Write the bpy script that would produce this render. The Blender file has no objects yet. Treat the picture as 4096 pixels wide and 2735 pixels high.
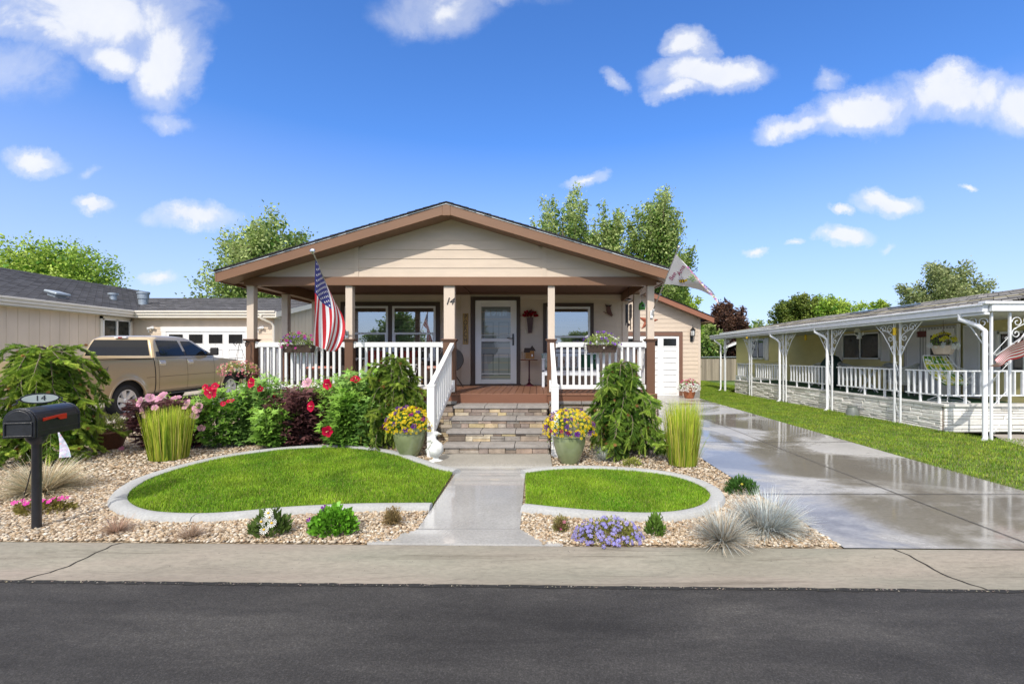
import bpy, bmesh, math, random
import numpy as np
from math import sin, cos, pi, radians, atan2, sqrt
from mathutils import Vector, Matrix
random.seed(7); rng = np.random.default_rng(7)
S = bpy.context.scene
COL = S.collection
CAMZ = 1.545; F = 1044.0

def G(x, y, z=0.0):
    "ground point seen at photo position x,y (measured while surveying the photo)"
    Y = F*(CAMZ-z)/(y-817.0); return ((x-1230.0)/F*Y, Y, z)
def PX(x, y, Y):
    return ((x-1230.0)/F*Y, Y, CAMZ-(y-817.0)/F*Y)

# ------------------------------------------------------------------ materials
def newmat(name):
    m = bpy.data.materials.new(name); m.use_nodes = True
    nt = m.node_tree; b = nt.nodes['Principled BSDF']; return m, nt, b
def nd(nt, typ, **kw):
    n = nt.nodes.new(typ)
    for k, v in kw.items():
        if k in n.inputs: n.inputs[k].default_value = v
        else: setattr(n, k, v)
    return n
def rgba(c, a=1): return (c[0], c[1], c[2], a)
def ramp(nt, fac, stops):
    r = nt.nodes.new('ShaderNodeValToRGB'); el = r.color_ramp.elements
    while len(el) < len(stops): el.new(0.5)
    for e, (p, c) in zip(el, stops):
        e.position = p; e.color = rgba(c) if not isinstance(c, (int, float)) else (c, c, c, 1)
    nt.links.new(fac, r.inputs['Fac']); return r
def mixc(nt, fac, a, b, mode='MIX'):
    n = nt.nodes.new('ShaderNodeMix'); n.data_type = 'RGBA'; n.blend_type = mode
    for s, v in ((n.inputs[0], fac), (n.inputs[6], a), (n.inputs[7], b)):
        if isinstance(v, bpy.types.NodeSocket): nt.links.new(v, s)
        elif isinstance(v, (int, float)): s.default_value = v
        else: s.default_value = rgba(v)
    return n.outputs[2]
def coord(nt, scale=(1, 1, 1), rot=(0, 0, 0), kind='Object'):
    tc = nt.nodes.new('ShaderNodeTexCoord'); mp = nt.nodes.new('ShaderNodeMapping')
    mp.inputs['Scale'].default_value = scale; mp.inputs['Rotation'].default_value = rot
    nt.links.new(tc.outputs[kind], mp.inputs['Vector']); return mp.outputs['Vector']
def noise(nt, vec, scale, detail=4, rough=.55, dist=0.0):
    n = nd(nt, 'ShaderNodeTexNoise', Scale=scale, Detail=detail, Roughness=rough, Distortion=dist)
    nt.links.new(vec, n.inputs['Vector']); return n.outputs['Fac']
def bump(nt, b, h, strength=.3, dist=.01, prev=None):
    n = nd(nt, 'ShaderNodeBump', Strength=strength, Distance=dist)
    nt.links.new(h, n.inputs['Height'])
    if prev: nt.links.new(prev, n.inputs['Normal'])
    nt.links.new(n.outputs['Normal'], b.inputs['Normal']); return n.outputs['Normal']
MATS = {}
def mat(name, c, rough=.6, var=.12, scale=6, bmp=.0, bscale=60, metal=0, col=False, stretch=(1, 1, 1), spec=.5, dirt=0, dirtc=(.1, .08, .06), coat=0):
    if name in MATS: return MATS[name]
    m, nt, b = newmat(name)
    v = coord(nt, stretch)
    f = noise(nt, v, scale, 6)
    lo = tuple(x*(1-var) for x in c); hi = tuple(min(1, x*(1+var)) for x in c)
    o = ramp(nt, f, [(.3, lo), (.7, hi)]).outputs['Color']
    if dirt:
        f2 = noise(nt, v, scale*.35, 8, .7)
        r2 = ramp(nt, f2, [(.5, 0), (.75, 1)])
        mm = nd(nt, 'ShaderNodeMath', operation='MULTIPLY'); nt.links.new(r2.outputs['Color'], mm.inputs[0]); mm.inputs[1].default_value = dirt
        o = mixc(nt, mm.outputs[0], o, dirtc)
    if col:
        a = nd(nt, 'ShaderNodeAttribute', attribute_name='Col'); o = mixc(nt, 1.0, o, a.outputs['Color'], 'MULTIPLY')
    nt.links.new(o, b.inputs['Base Color'])
    b.inputs['Roughness'].default_value = rough; b.inputs['Metallic'].default_value = metal
    b.inputs['Specular IOR Level'].default_value = spec
    if coat: b.inputs['Coat Weight'].default_value = coat; b.inputs['Coat Roughness'].default_value = .05
    if bmp: bump(nt, b, noise(nt, v, bscale, 4), bmp, .01)
    MATS[name] = m; return m
def leafmat(name, c=(1, 1, 1), rough=.55, trans=.3, spec=.35):
    "foliage: per-leaf colour from the mesh attribute, part of the light passes through"
    if name in MATS: return MATS[name]
    m, nt, b = newmat(name)
    a = nd(nt, 'ShaderNodeAttribute', attribute_name='Col')
    f = noise(nt, coord(nt), 3.0, 3)
    o = mixc(nt, 1.0, a.outputs['Color'], ramp(nt, f, [(.3, tuple(x*.8 for x in c)), (.7, tuple(x*1.2 for x in c))]).outputs['Color'], 'MULTIPLY')
    nt.links.new(o, b.inputs['Base Color']); b.inputs['Roughness'].default_value = rough
    b.inputs['Specular IOR Level'].default_value = spec
    t = nt.nodes.new('ShaderNodeBsdfTranslucent'); nt.links.new(o, t.inputs['Color'])
    mx = nt.nodes.new('ShaderNodeMixShader'); mx.inputs[0].default_value = trans
    nt.links.new(b.outputs[0], mx.inputs[1]); nt.links.new(t.outputs[0], mx.inputs[2])
    nt.links.new(mx.outputs[0], nt.nodes['Material Output'].inputs['Surface'])
    MATS[name] = m; return m
def glassmat(name, tint=(.05, .07, .09), refl=.35, seethru=.5, rough=.0):
    "window pane: partly clear, partly mirror"
    if name in MATS: return MATS[name]
    m, nt, b = newmat(name)
    nt.nodes.remove(b)
    lw = nd(nt, 'ShaderNodeLayerWeight', Blend=.35)
    gl = nd(nt, 'ShaderNodeBsdfGlossy', Roughness=rough); gl.inputs['Color'].default_value = (.9, .95, 1, 1)
    tr = nt.nodes.new('ShaderNodeBsdfTransparent'); tr.inputs['Color'].default_value = rgba(tuple(seethru+.0*x for x in (1, 1, 1)))
    ad = nd(nt, 'ShaderNodeMath', operation='ADD'); nt.links.new(lw.outputs['Fresnel'], ad.inputs[0]); ad.inputs[1].default_value = refl
    cl = nd(nt, 'ShaderNodeClamp'); nt.links.new(ad.outputs[0], cl.inputs[0])
    mx = nt.nodes.new('ShaderNodeMixShader'); nt.links.new(cl.outputs[0], mx.inputs[0])
    nt.links.new(tr.outputs[0], mx.inputs[1]); nt.links.new(gl.outputs[0], mx.inputs[2])
    nt.links.new(mx.outputs[0], nt.nodes['Material Output'].inputs['Surface'])
    MATS[name] = m; return m

# ------------------------------------------------------------------ objects
def tag(o, label=None, cat=None, group=None, kind=None):
    if label: o['label'] = label
    if cat: o['category'] = cat
    if group: o['group'] = group
    if kind: o['kind'] = kind
    return o
def thing(name, label, cat, loc=(0, 0, 0), group=None, rz=0):
    o = bpy.data.objects.new(name, None); COL.objects.link(o); o.empty_display_size = .1
    o.location = loc; o.rotation_euler = (0, 0, rz)
    return tag(o, label, cat, group)
def rootloc(p):
    while p.parent: p = p.parent
    return Vector(p.location)
def link(name, me, m, parent=None, local=False, label=None):
    o = bpy.data.objects.new(name, me); COL.objects.link(o)
    for x in (m if isinstance(m, (list, tuple)) else [m]): me.materials.append(x)
    if parent is not None:
        o.parent = parent
        if not local:
            L = rootloc(parent); me.transform(Matrix.Translation(-L))
    if label: o['label'] = label
    return o
def ctree(o, loc=None, label=None, parent=None, rz=None):
    "copy of a thing with its parts and their sub-parts"
    c = o.copy(); COL.objects.link(c); c.parent = parent
    if loc is not None: c.location = loc
    if rz is not None: c.rotation_euler = (0, 0, rz)
    if label: c['label'] = label
    for ch in list(o.children): ctree(ch, parent=c)
    return c

class MB:
    def __init__(s): s.v = []; s.f = []; s.m = []; s.c = []; s.col = (1, 1, 1); s.mi = 0; s.T = None
    def add(s, vs, fs):
        n = len(s.v)
        for p in vs:
            if s.T is not None: p = s.T @ Vector(p)
            s.v.append((p[0], p[1], p[2])); s.c.append(s.col)
        for f in fs: s.f.append(tuple(i+n for i in f)); s.m.append(s.mi)
        return s
    def box(s, x0, x1, y0, y1, z0, z1):
        return s.add([(x0, y0, z0), (x1, y0, z0), (x1, y1, z0), (x0, y1, z0), (x0, y0, z1), (x1, y0, z1), (x1, y1, z1), (x0, y1, z1)],
                     [(0, 3, 2, 1), (4, 5, 6, 7), (0, 1, 5, 4), (1, 2, 6, 5), (2, 3, 7, 6), (3, 0, 4, 7)])
    def cbox(s, c, d): return s.box(c[0]-d[0]/2, c[0]+d[0]/2, c[1]-d[1]/2, c[1]+d[1]/2, c[2]-d[2]/2, c[2]+d[2]/2)
    def beam(s, p, q, w, h, up=(0, 0, 1)):
        p = Vector(p); q = Vector(q); d = (q-p); L = d.length; d.normalize()
        sd = d.cross(Vector(up)); sd = sd.normalized() if sd.length > 1e-5 else Vector((1, 0, 0)); u = sd.cross(d).normalized()
        vs = [a+sd*x*w/2+u*y*h/2 for a in (p, q) for x, y in ((-1, -1), (1, -1), (1, 1), (-1, 1))]
        return s.add(vs, [(0, 1, 2, 3), (7, 6, 5, 4), (0, 4, 5, 1), (1, 5, 6, 2), (2, 6, 7, 3), (3, 7, 4, 0)])
    def tube(s, pts, r, n=8, r2=None, cap=True):
        pts = [Vector(p) for p in pts]; N = len(pts)
        rs = r if isinstance(r, (list, tuple)) else [r+(r2-r)*i/(N-1) if r2 is not None else r for i in range(N)]
        base = len(s.v); vs = []; prev = None
        for i, p in enumerate(pts):
            d = (pts[min(i+1, N-1)]-pts[max(i-1, 0)]).normalized()
            a = prev if prev is not None else (Vector((0, 0, 1)) if abs(d.z) < .9 else Vector((1, 0, 0)))
            a = (a-d*a.dot(d)); a = a.normalized() if a.length > 1e-6 else d.orthogonal().normalized(); prev = a
            b = d.cross(a)
            vs += [p+(a*cos(2*pi*k/n)+b*sin(2*pi*k/n))*rs[i] for k in range(n)]
        fs = [(i*n+k, i*n+(k+1) % n, (i+1)*n+(k+1) % n, (i+1)*n+k) for i in range(N-1) for k in range(n)]
        if cap: fs += [tuple(range(n))[::-1], tuple((N-1)*n+k for k in range(n))]
        return s.add(vs, fs)
    def lathe(s, prof, c=(0, 0, 0), n=24, sx=1, sy=1, cap=True):
        vs = [(c[0]+r*cos(2*pi*k/n)*sx, c[1]+r*sin(2*pi*k/n)*sy, c[2]+z) for r, z in prof for k in range(n)]
        M = len(prof)
        fs = [(i*n+k, i*n+(k+1) % n, (i+1)*n+(k+1) % n, (i+1)*n+k) for i in range(M-1) for k in range(n)]
        if cap: fs += [tuple(range(n))[::-1], tuple((M-1)*n+k for k in range(n))]
        return s.add(vs, fs)
    def ball(s, c, r, n=12, sz=(1, 1, 1)):
        prof = [(max(1e-4, sin(pi*i/(n//2))), -cos(pi*i/(n//2))) for i in range(n//2+1)]
        vs = [(c[0]+a*cos(2*pi*k/n)*r*sz[0], c[1]+a*sin(2*pi*k/n)*r*sz[1], c[2]+z*r*sz[2]) for a, z in prof for k in range(n)]
        return s.add(vs, [(i*n+k, i*n+(k+1) % n, (i+1)*n+(k+1) % n, (i+1)*n+k) for i in range(len(prof)-1) for k in range(n)])
    def prism(s, poly, fn, a, b):
        "poly: 2-D outline; fn(u,v,w) -> xyz; extruded from w=a to w=b"
        n = len(poly); vs = [fn(u, v, a) for u, v in poly]+[fn(u, v, b) for u, v in poly]
        return s.add(vs, [tuple(range(n))[::-1], tuple(range(n, 2*n))]+[(i, (i+1) % n, n+(i+1) % n, n+i) for i in range(n)])
    def grid(s, nu, nv, fn):
        vs = [fn(i/nu, j/nv) for j in range(nv+1) for i in range(nu+1)]
        return s.add(vs, [(j*(nu+1)+i, j*(nu+1)+i+1, (j+1)*(nu+1)+i+1, (j+1)*(nu+1)+i) for j in range(nv) for i in range(nu)])
    def build(s, name, m, parent=None, smooth=False, local=False, bevel=0, label=None, recalc=True, segs=2):
        me = bpy.data.meshes.new(name); me.from_pydata(s.v, [], s.f); me.update()
        if s.c and any(c != (1, 1, 1) for c in s.c):
            a = me.color_attributes.new('Col', 'FLOAT_COLOR', 'POINT')
            a.data.foreach_set('color', np.array([(*c, 1) for c in s.c], dtype=np.float32).ravel())
        if any(s.m): me.polygons.foreach_set('material_index', s.m)
        if recalc:
            bm = bmesh.new(); bm.from_mesh(me); bmesh.ops.recalc_face_normals(bm, faces=bm.faces); bm.to_mesh(me); bm.free()
        if smooth: me.polygons.foreach_set('use_smooth', [True]*len(me.polygons))
        o = link(name, me, m, parent, local, label)
        if smooth and smooth != 'full' :
            try: me.set_sharp_from_angle(angle=radians(40))
            except Exception: pass
        if bevel:
            b = o.modifiers.new('bevel', 'BEVEL'); b.width = bevel; b.segments = segs; b.limit_method = 'ANGLE'; b.angle_limit = radians(35)
        return o

def npmesh(name, V, Fc, m, C=None, parent=None, smooth=False, local=False, label=None):
    V = np.asarray(V, dtype=np.float32); Fc = np.asarray(Fc, dtype=np.int32)
    me = bpy.data.meshes.new(name)
    nf, k = Fc.shape
    me.vertices.add(len(V)); me.vertices.foreach_set('co', V.ravel())
    me.loops.add(nf*k); me.loops.foreach_set('vertex_index', Fc.ravel())
    me.polygons.add(nf); me.polygons.foreach_set('loop_start', np.arange(0, nf*k, k, dtype=np.int32))
    me.polygons.foreach_set('loop_total', np.full(nf, k, dtype=np.int32))
    if smooth: me.polygons.foreach_set('use_smooth', np.ones(nf, dtype=bool))
    me.update(calc_edges=True)
    if C is not None:
        a = me.color_attributes.new('Col', 'FLOAT_COLOR', 'POINT')
        c4 = np.ones((len(V), 4), dtype=np.float32); c4[:, :3] = C; a.data.foreach_set('color', c4.ravel())
    return link(name, me, m, parent, local, label)
def inst(tv, tf, P, R, sc, C):
    "many copies of a template (tv verts, tf faces) at P with rotation matrices R, scale sc, colour C"
    tv = np.asarray(tv, float); tf = np.asarray(tf, int); P = np.asarray(P, float); n = len(P)
    sc = np.asarray(sc, float)
    if sc.ndim == 1: sc = np.repeat(sc[:, None], 3, 1)
    V = np.einsum('nij,nkj->nki', R, tv[None]*sc[:, None, :])+P[:, None, :]
    Fc = tf[None]+(np.arange(n)*len(tv))[:, None, None]
    CC = np.repeat(np.asarray(C, float)[:, None, :], len(tv), 1)
    return V.reshape(-1, 3), Fc.reshape(-1, tf.shape[1]), CC.reshape(-1, 3)
def cat(parts):
    Vs, Fs, Cs, o = [], [], [], 0
    for V, Fc, C in parts:
        Vs.append(V); Fs.append(Fc+o); Cs.append(C); o += len(V)
    return np.vstack(Vs), np.vstack(Fs), np.vstack(Cs)
def basis(d, spin=None):
    "rotation matrices whose y axis is d"
    d = np.asarray(d, float); d = d/np.linalg.norm(d, axis=1, keepdims=True); n = len(d)
    r = rng.normal(size=(n, 3)) if spin is None else np.tile(np.asarray(spin, float), (n, 1))
    x = np.cross(d, r); x /= np.linalg.norm(x, axis=1, keepdims=True)+1e-9
    z = np.cross(x, d); return np.stack([x, d, z], axis=2)
def yawR(a):
    c, s_ = np.cos(a), np.sin(a); z = np.zeros_like(a); o = np.ones_like(a)
    return np.stack([np.stack([c, -s_, z], 1), np.stack([s_, c, z], 1), np.stack([z, z, o], 1)], 1)
def tone(n, c, v=.2, hue=.12):
    c = np.asarray(c, float)[None]; k = 1+rng.uniform(-v, v, (n, 1)); h = 1+rng.uniform(-hue, hue, (n, 3)); return np.clip(c*k*h, 0, 1)
LEAF = ([(0, 0, 0), (-.28, .35, .05), (.28, .35, .05), (0, 1, -.05)], [(0, 2, 3, 1)])
BROAD = ([(0, 0, 0), (-.4, .4, .08), (.4, .4, .08), (0, .45, 0), (0, 1, -.12)], [(0, 3, 1, 1), (0, 2, 3, 3), (3, 4, 1, 1), (3, 2, 4, 4)])
# three-lobed leaf, as triangles
LOBED = ([(0, 0, 0), (-.18, .25, .03), (-.62, .5, -.06), (-.2, .48, .03), (0, 1.1, -.1), (.2, .48, .03), (.62, .5, -.06), (.18, .25, .03), (0, .4, -.02)],
         [(0, 8, 1), (1, 8, 3), (1, 3, 2), (3, 8, 4), (8, 5, 4), (8, 7, 5), (7, 6, 5), (0, 7, 8)])
def blade_t(n=3, w=1.0):
    vs = []; 
    for i in range(n):
        t = i/n; vs += [(-w*(1-t*.5), 0, t), (w*(1-t*.5), 0, t)]
    vs.append((0, 0, 1.0)); vs.append((0, 0, 1.0))
    return vs, [(2*i, 2*i+1, 2*i+3, 2*i+2) for i in range(n)]
def blades(P, az, tilt, L, w, droop, C, n=4):
    "curved grass blades from roots P; tilt from vertical, droop adds bending towards the tip"
    P = np.asarray(P, float); N = len(P); az = np.asarray(az); tilt = np.asarray(tilt); L = np.asarray(L); droop = np.asarray(droop)
    pts = [P]; ang = tilt.copy()
    for i in range(n):
        st = L/n; d = np.stack([np.sin(ang)*np.cos(az), np.sin(ang)*np.sin(az), np.cos(ang)], 1)
        pts.append(pts[-1]+d*st[:, None]); ang = ang+droop/n
    side = np.stack([-np.sin(az+rng.uniform(-.8, .8, N)), np.cos(az+rng.uniform(-.8, .8, N)), np.zeros(N)], 1)
    V = np.zeros((N, 2*(n+1), 3)); w = np.broadcast_to(np.asarray(w, float), (N,))
    for i in range(n+1):
        ww = (w*(1-(i/n)**1.5*.9))[:, None]*.5
        V[:, 2*i] = pts[i]-side*ww; V[:, 2*i+1] = pts[i]+side*ww
    tf = np.array([(2*i, 2*i+1, 2*i+3, 2*i+2) for i in range(n)])
    Fc = tf[None]+(np.arange(N)*2*(n+1))[:, None, None]
    CC = np.repeat(C[:, None, :], 2*(n+1), 1)
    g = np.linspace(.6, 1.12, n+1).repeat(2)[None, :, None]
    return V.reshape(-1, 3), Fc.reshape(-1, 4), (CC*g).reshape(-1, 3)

def textmesh(txt, size, depth=.004, shear=0, font=None, align='CENTER', spacing=1.0):
    cu = bpy.data.curves.new('lettering', 'FONT'); cu.body = txt; cu.size = size; cu.extrude = depth; cu.shear = shear
    cu.align_x = align; cu.align_y = 'CENTER'; cu.space_character = spacing; cu.resolution_u = 3
    o = bpy.data.objects.new('lettering', cu); COL.objects.link(o)
    dg = bpy.context.evaluated_depsgraph_get(); me = bpy.data.meshes.new_from_object(o.evaluated_get(dg))
    bpy.data.objects.remove(o); bpy.data.curves.remove(cu); return me
def text(name, txt, size, M, m, parent, depth=.004, shear=0, bold=0, spacing=1.0, local=False):
    me = textmesh(txt, size, depth, shear, spacing=spacing)
    if bold:
        vs = [v.co.copy() for v in me.vertices]
    me.transform(M); me.materials.clear(); return link(name, me, m, parent, local)
FACE = Matrix(((1, 0, 0, 0), (0, 0, -1, 0), (0, 1, 0, 0), (0, 0, 0, 1)))   # text in XY plane -> facing -Y
def inpoly(px, py, poly):
    c = np.zeros(len(px), bool); n = len(poly); j = n-1
    for i in range(n):
        xi, yi = poly[i][:2]; xj, yj = poly[j][:2]
        c ^= ((yi > py) != (yj > py)) & (px < (xj-xi)*(py-yi)/(yj-yi+1e-12)+xi); j = i
    return c
def lap(mb, u0, u1, z0, z1, h, fn, lip=.014, top=None, zoff=0):
    "lap siding: each board leans out at its lower edge; top(u) clips against a slope"
    z = z0-zoff
    while z < z1-1e-4:
        a = max(z, z0); b = min(z+h, z1)
        if b > a+1e-4: mb.add([fn(u0, lip, a), fn(u1, lip, a), fn(u1, .002, b), fn(u0, .002, b), fn(u0, 0, a), fn(u1, 0, a)], [(0, 1, 2, 3), (4, 5, 1, 0)])
        z += h
def stones(mb, u0, u1, z0, z1, fn, pal, hmin=.05, hmax=.1, wmin=.1, wmax=.32, gap=.006, out=.02, jit=.012):
    z = z0
    while z < z1-.02:
        h = random.uniform(hmin, hmax)
        if z+h > z1-hmin*.6: h = z1-z
        u = u0-random.uniform(0, wmin)
        while u < u1:
            w = random.uniform(wmin, wmax); a = max(u, u0); b = min(u+w, u1)
            if b-a > .03:
                parts = [(z, z+h)]
                if h > .085 and random.random() < .45: k = z+h*random.uniform(.35, .65); parts = [(z, k), (k, z+h)]
                for za, zb in parts:
                    o = out+random.uniform(0, jit); g = gap*random.uniform(.4, 1.0); c = random.choice(pal); k = random.uniform(.8, 1.15); mb.col = tuple(x*k for x in c)
                    i = .007; a2, b2, c2, d2 = a+g/2, b-g/2, za+g/2, zb-g/2
                    j = [random.uniform(-.004, .004) for _ in range(8)]
                    mb.add([fn(a2, 0, c2), fn(b2, 0, c2), fn(b2, 0, d2), fn(a2, 0, d2),
                            fn(a2+j[0]*.5, o-i, c2), fn(b2+j[1]*.5, o-i, c2), fn(b2, o-i, d2), fn(a2, o-i, d2),
                            fn(a2+i+j[0], o+j[2], c2+i), fn(b2-i+j[1], o+j[3], c2+i+j[4]), fn(b2-i+j[5], o+j[6], d2-i), fn(a2+i, o+j[7], d2-i)],
                           [(8, 9, 10, 11), (4, 5, 9, 8), (5, 6, 10, 9), (6, 7, 11, 10), (7, 4, 8, 11), (0, 1, 5, 4), (1, 2, 6, 5), (2, 3, 7, 6), (3, 0, 4, 7)])
            u += w
        z += h
    mb.col = (1, 1, 1)
# ------------------------------------------------------------------ camera, light, sky
cam = bpy.data.objects.new('camera', bpy.data.cameras.new('camera')); COL.objects.link(cam); S.camera = cam
cam.location = (0, 0, CAMZ); cam.rotation_euler = (pi/2, 0, 0)
cam.data.sensor_width = 36; cam.data.lens = F/2349*36; cam.data.shift_x = -55.5/2349; cam.data.shift_y = 33/2349
cam.data.clip_start = .05; cam.data.clip_end = 3000
S.view_settings.view_transform = 'Standard'; S.view_settings.look = 'None'; S.view_settings.exposure = 0
LD = Vector((.23, 1, -.93)).normalized()
sun = bpy.data.objects.new('sun', bpy.data.lights.new('sun', 'SUN')); COL.objects.link(sun)
sun.rotation_euler = LD.to_track_quat('-Z', 'Y').to_euler(); sun.location = (-5, -20, 20)
sun.data.energy = 3.75; sun.data.angle = radians(.5); sun.data.color = (1, .94, .84)
W = bpy.data.worlds.new('World'); S.world = W; W.use_nodes = True
nt = W.node_tree; bg = nt.nodes['Background']
sky = nd(nt, 'ShaderNodeTexSky', sky_type='NISHITA', sun_disc=False)
sky.sun_elevation = math.asin(-LD.z); sky.sun_rotation = atan2(-LD.x, -LD.y)
sky.air_density = 1.0; sky.dust_density = .35; sky.ozone_density = 2.2
hs = nd(nt, 'ShaderNodeHueSaturation', Saturation=1.22, Value=1.0); nt.links.new(sky.outputs[0], hs.inputs['Color'])
tc = nt.nodes.new('ShaderNodeTexCoord'); sx = nt.nodes.new('ShaderNodeSeparateXYZ'); nt.links.new(tc.outputs['Generated'], sx.inputs[0])
def m2(op, a, b=None, clamp=False):
    n = nt.nodes.new('ShaderNodeMath'); n.operation = op; n.use_clamp = clamp
    for i, v in enumerate((a, b)):
        if v is None: continue
        if isinstance(v, (int, float)): n.inputs[i].default_value = v
        else: nt.links.new(v, n.inputs[i])
    return n.outputs[0]
yy = m2('MAXIMUM', sx.outputs['Y'], .05)
cu_ = nt.nodes.new('ShaderNodeCombineXYZ'); nt.links.new(m2('DIVIDE', sx.outputs['X'], yy), cu_.inputs[0]); nt.links.new(m2('DIVIDE', sx.outputs['Z'], yy), cu_.inputs[1])
uv = cu_.outputs[0]
CL = [(225, 20, 270, 105, 0, 1), (390, 130, 95, 125, -.25, 1), (255, 125, 120, 50, -.3, .7), (60, 150, 130, 90, .1, .42), (130, 60, 220, 60, -.2, .8), (1000, 22, 150, 66, .05, .6), (1180, 0, 130, 24, 0, .3),
      (1578, 98, 62, 42, .1, .85), (1625, 165, 150, 48, .05, 1), (1560, 200, 70, 32, .1, .9), (1415, 185, 48, 20, -.5, .5),
      (2000, 255, 170, 55, .12, 1), (2180, 222, 190, 66, .0, 1), (1830, 285, 110, 40, .35, 1), (2340, 245, 110, 70, 0, 1), (2170, 185, 60, 40, 0, .9), (1912, 190, 46, 24, 0, .5),
      (75, 375, 82, 34, -.1, .95), (225, 463, 58, 19, .05, .9), (440, 497, 112, 36, 0, 1), (372, 634, 56, 19, 0, .8), (388, 276, 66, 26, -.1, .55),
      (1345, 411, 66, 18, .25, .75), (2035, 457, 86, 30, .0, 1), (1930, 479, 32, 14, 0, .95), (1940, 547, 72, 26, 0, 1), (1822, 557, 32, 10, .1, .7), (1730, 587, 26, 13, 0, .8), (2222, 421, 24, 10, .1, .6), (200, 390, 30, 14, .5, .3), (2030, 570, 26, 10, .5, .3)]
w1 = nd(nt, 'ShaderNodeTexNoise', Scale=5.5, Detail=9, Roughness=.66); nt.links.new(uv, w1.inputs['Vector'])
wv = nt.nodes.new('ShaderNodeVectorMath'); wv.operation = 'SUBTRACT'; nt.links.new(w1.outputs['Color'], wv.inputs[0]); wv.inputs[1].default_value = (.5, .5, .5)
wv2 = nt.nodes.new('ShaderNodeVectorMath'); wv2.operation = 'SCALE'; nt.links.new(wv.outputs[0], wv2.inputs[0]); wv2.inputs['Scale'].default_value = .12
wv3 = nt.nodes.new('ShaderNodeVectorMath'); wv3.operation = 'ADD'; nt.links.new(uv, wv3.inputs[0]); nt.links.new(wv2.outputs[0], wv3.inputs[1])
acc = None
for (x, y, rx, ry, th, al) in CL:
    mp = nt.nodes.new('ShaderNodeMapping'); mp.vector_type = 'TEXTURE'
    mp.inputs['Location'].default_value = ((x-1230)/F, (817-y)/F, 0); mp.inputs['Rotation'].default_value = (0, 0, th); mp.inputs['Scale'].default_value = (rx/F*1.12, ry/F*1.2, 1)
    nt.links.new(wv3.outputs[0], mp.inputs['Vector'])
    ln = nt.nodes.new('ShaderNodeVectorMath'); ln.operation = 'LENGTH'; nt.links.new(mp.outputs[0], ln.inputs[0])
    v = m2('MULTIPLY', m2('SUBTRACT', 1.0, ln.outputs['Value'], True), al)
    acc = v if acc is None else m2('MAXIMUM', acc, v)
n2 = nd(nt, 'ShaderNodeTexNoise', Scale=7, Detail=10, Roughness=.6, Distortion=.4); nt.links.new(uv, n2.inputs['Vector'])
den = m2('ADD', m2('MULTIPLY', acc, 1.5), m2('MULTIPLY', m2('SUBTRACT', n2.outputs['Fac'], .5), m2('MINIMUM', m2('MULTIPLY', acc, 5.0), 2.0)))
r_ = ramp(nt, den, [(.0, 0), (.5, .42), (1.35, 1)]); r_.color_ramp.interpolation = 'EASE'
fac = m2('MULTIPLY', r_.outputs['Color'], m2('GREATER_THAN', sx.outputs['Y'], .12))
# unseen bright broken cloud added above and behind the view as fill light
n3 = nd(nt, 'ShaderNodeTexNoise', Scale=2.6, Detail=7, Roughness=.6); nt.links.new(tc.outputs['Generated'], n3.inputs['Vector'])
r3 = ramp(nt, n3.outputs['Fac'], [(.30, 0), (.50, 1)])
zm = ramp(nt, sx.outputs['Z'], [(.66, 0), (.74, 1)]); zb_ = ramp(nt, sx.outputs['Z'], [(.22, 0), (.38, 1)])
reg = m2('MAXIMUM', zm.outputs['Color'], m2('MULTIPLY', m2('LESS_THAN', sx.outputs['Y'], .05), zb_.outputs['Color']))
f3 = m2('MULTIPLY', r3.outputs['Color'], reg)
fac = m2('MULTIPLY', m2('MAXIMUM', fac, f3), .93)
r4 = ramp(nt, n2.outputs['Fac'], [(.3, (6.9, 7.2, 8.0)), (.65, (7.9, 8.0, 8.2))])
CLOUDC = mixc(nt, reg, r4.outputs['Color'], (14.0, 13.2, 12.2))  # brighter warm white where the added fill cloud lies
# horizon haze: paler low down
hz = ramp(nt, sx.outputs['Z'], [(0, .8), (.42, 0)])
gain = mixc(nt, 1.0, hs.outputs[0], (1.38, 1.56, 2.02), 'MULTIPLY')
skyc = mixc(nt, hz.outputs['Color'], gain, (4.9, 5.4, 7.4))
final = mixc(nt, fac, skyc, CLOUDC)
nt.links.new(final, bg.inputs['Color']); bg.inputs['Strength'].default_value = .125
# ------------------------------------------------------------------ colours
TAN = mat('tan siding paint', (.595, .49, .39), .65, .05, 3, .12, 90, stretch=(1, 1, 4))
TAN2 = mat('tan smooth trim paint', (.60, .50, .41), .6, .04, 3, .1, 70)
BRN = mat('brown trim paint', (.185, .092, .046), .5, .08, 4, .15, 60, stretch=(.3, 1, 1))
DKB = mat('dark brown trim', (.062, .036, .026), .5, .1, 4, .05)
BRN2 = mat('brown sleeve vinyl', (.135, .066, .036), .45, .05, 3)
DECK = mat('composite deck boards', (.22, .105, .062), .55, .15, 5, .12, 120, stretch=(1, .08, 1))
VINYL = mat('white vinyl', (.78, .78, .78), .35, .02, 3)
WHT = mat('white paint', (.76, .765, .77), .45, .03, 3)
WMET = mat('white painted steel', (.74, .76, .79), .4, .06, 9, .04, dirt=.25, dirtc=(.4, .38, .33))
BLK = mat('black metal', (.018, .018, .02), .4, .2, 8)
DARK = mat('dark interior', (.012, .013, .014), .8, .2, 2)
CEIL = mat('brown porch soffit', (.17, .095, .065), .6, .06, 3)
GLS = glassmat('window glass', refl=.34, seethru=.62)
GLSD = glassmat('dark window glass', refl=.12, seethru=.35)
BLIND = mat('window blind slats', (.55, .57, .6), .6, .05)
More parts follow.
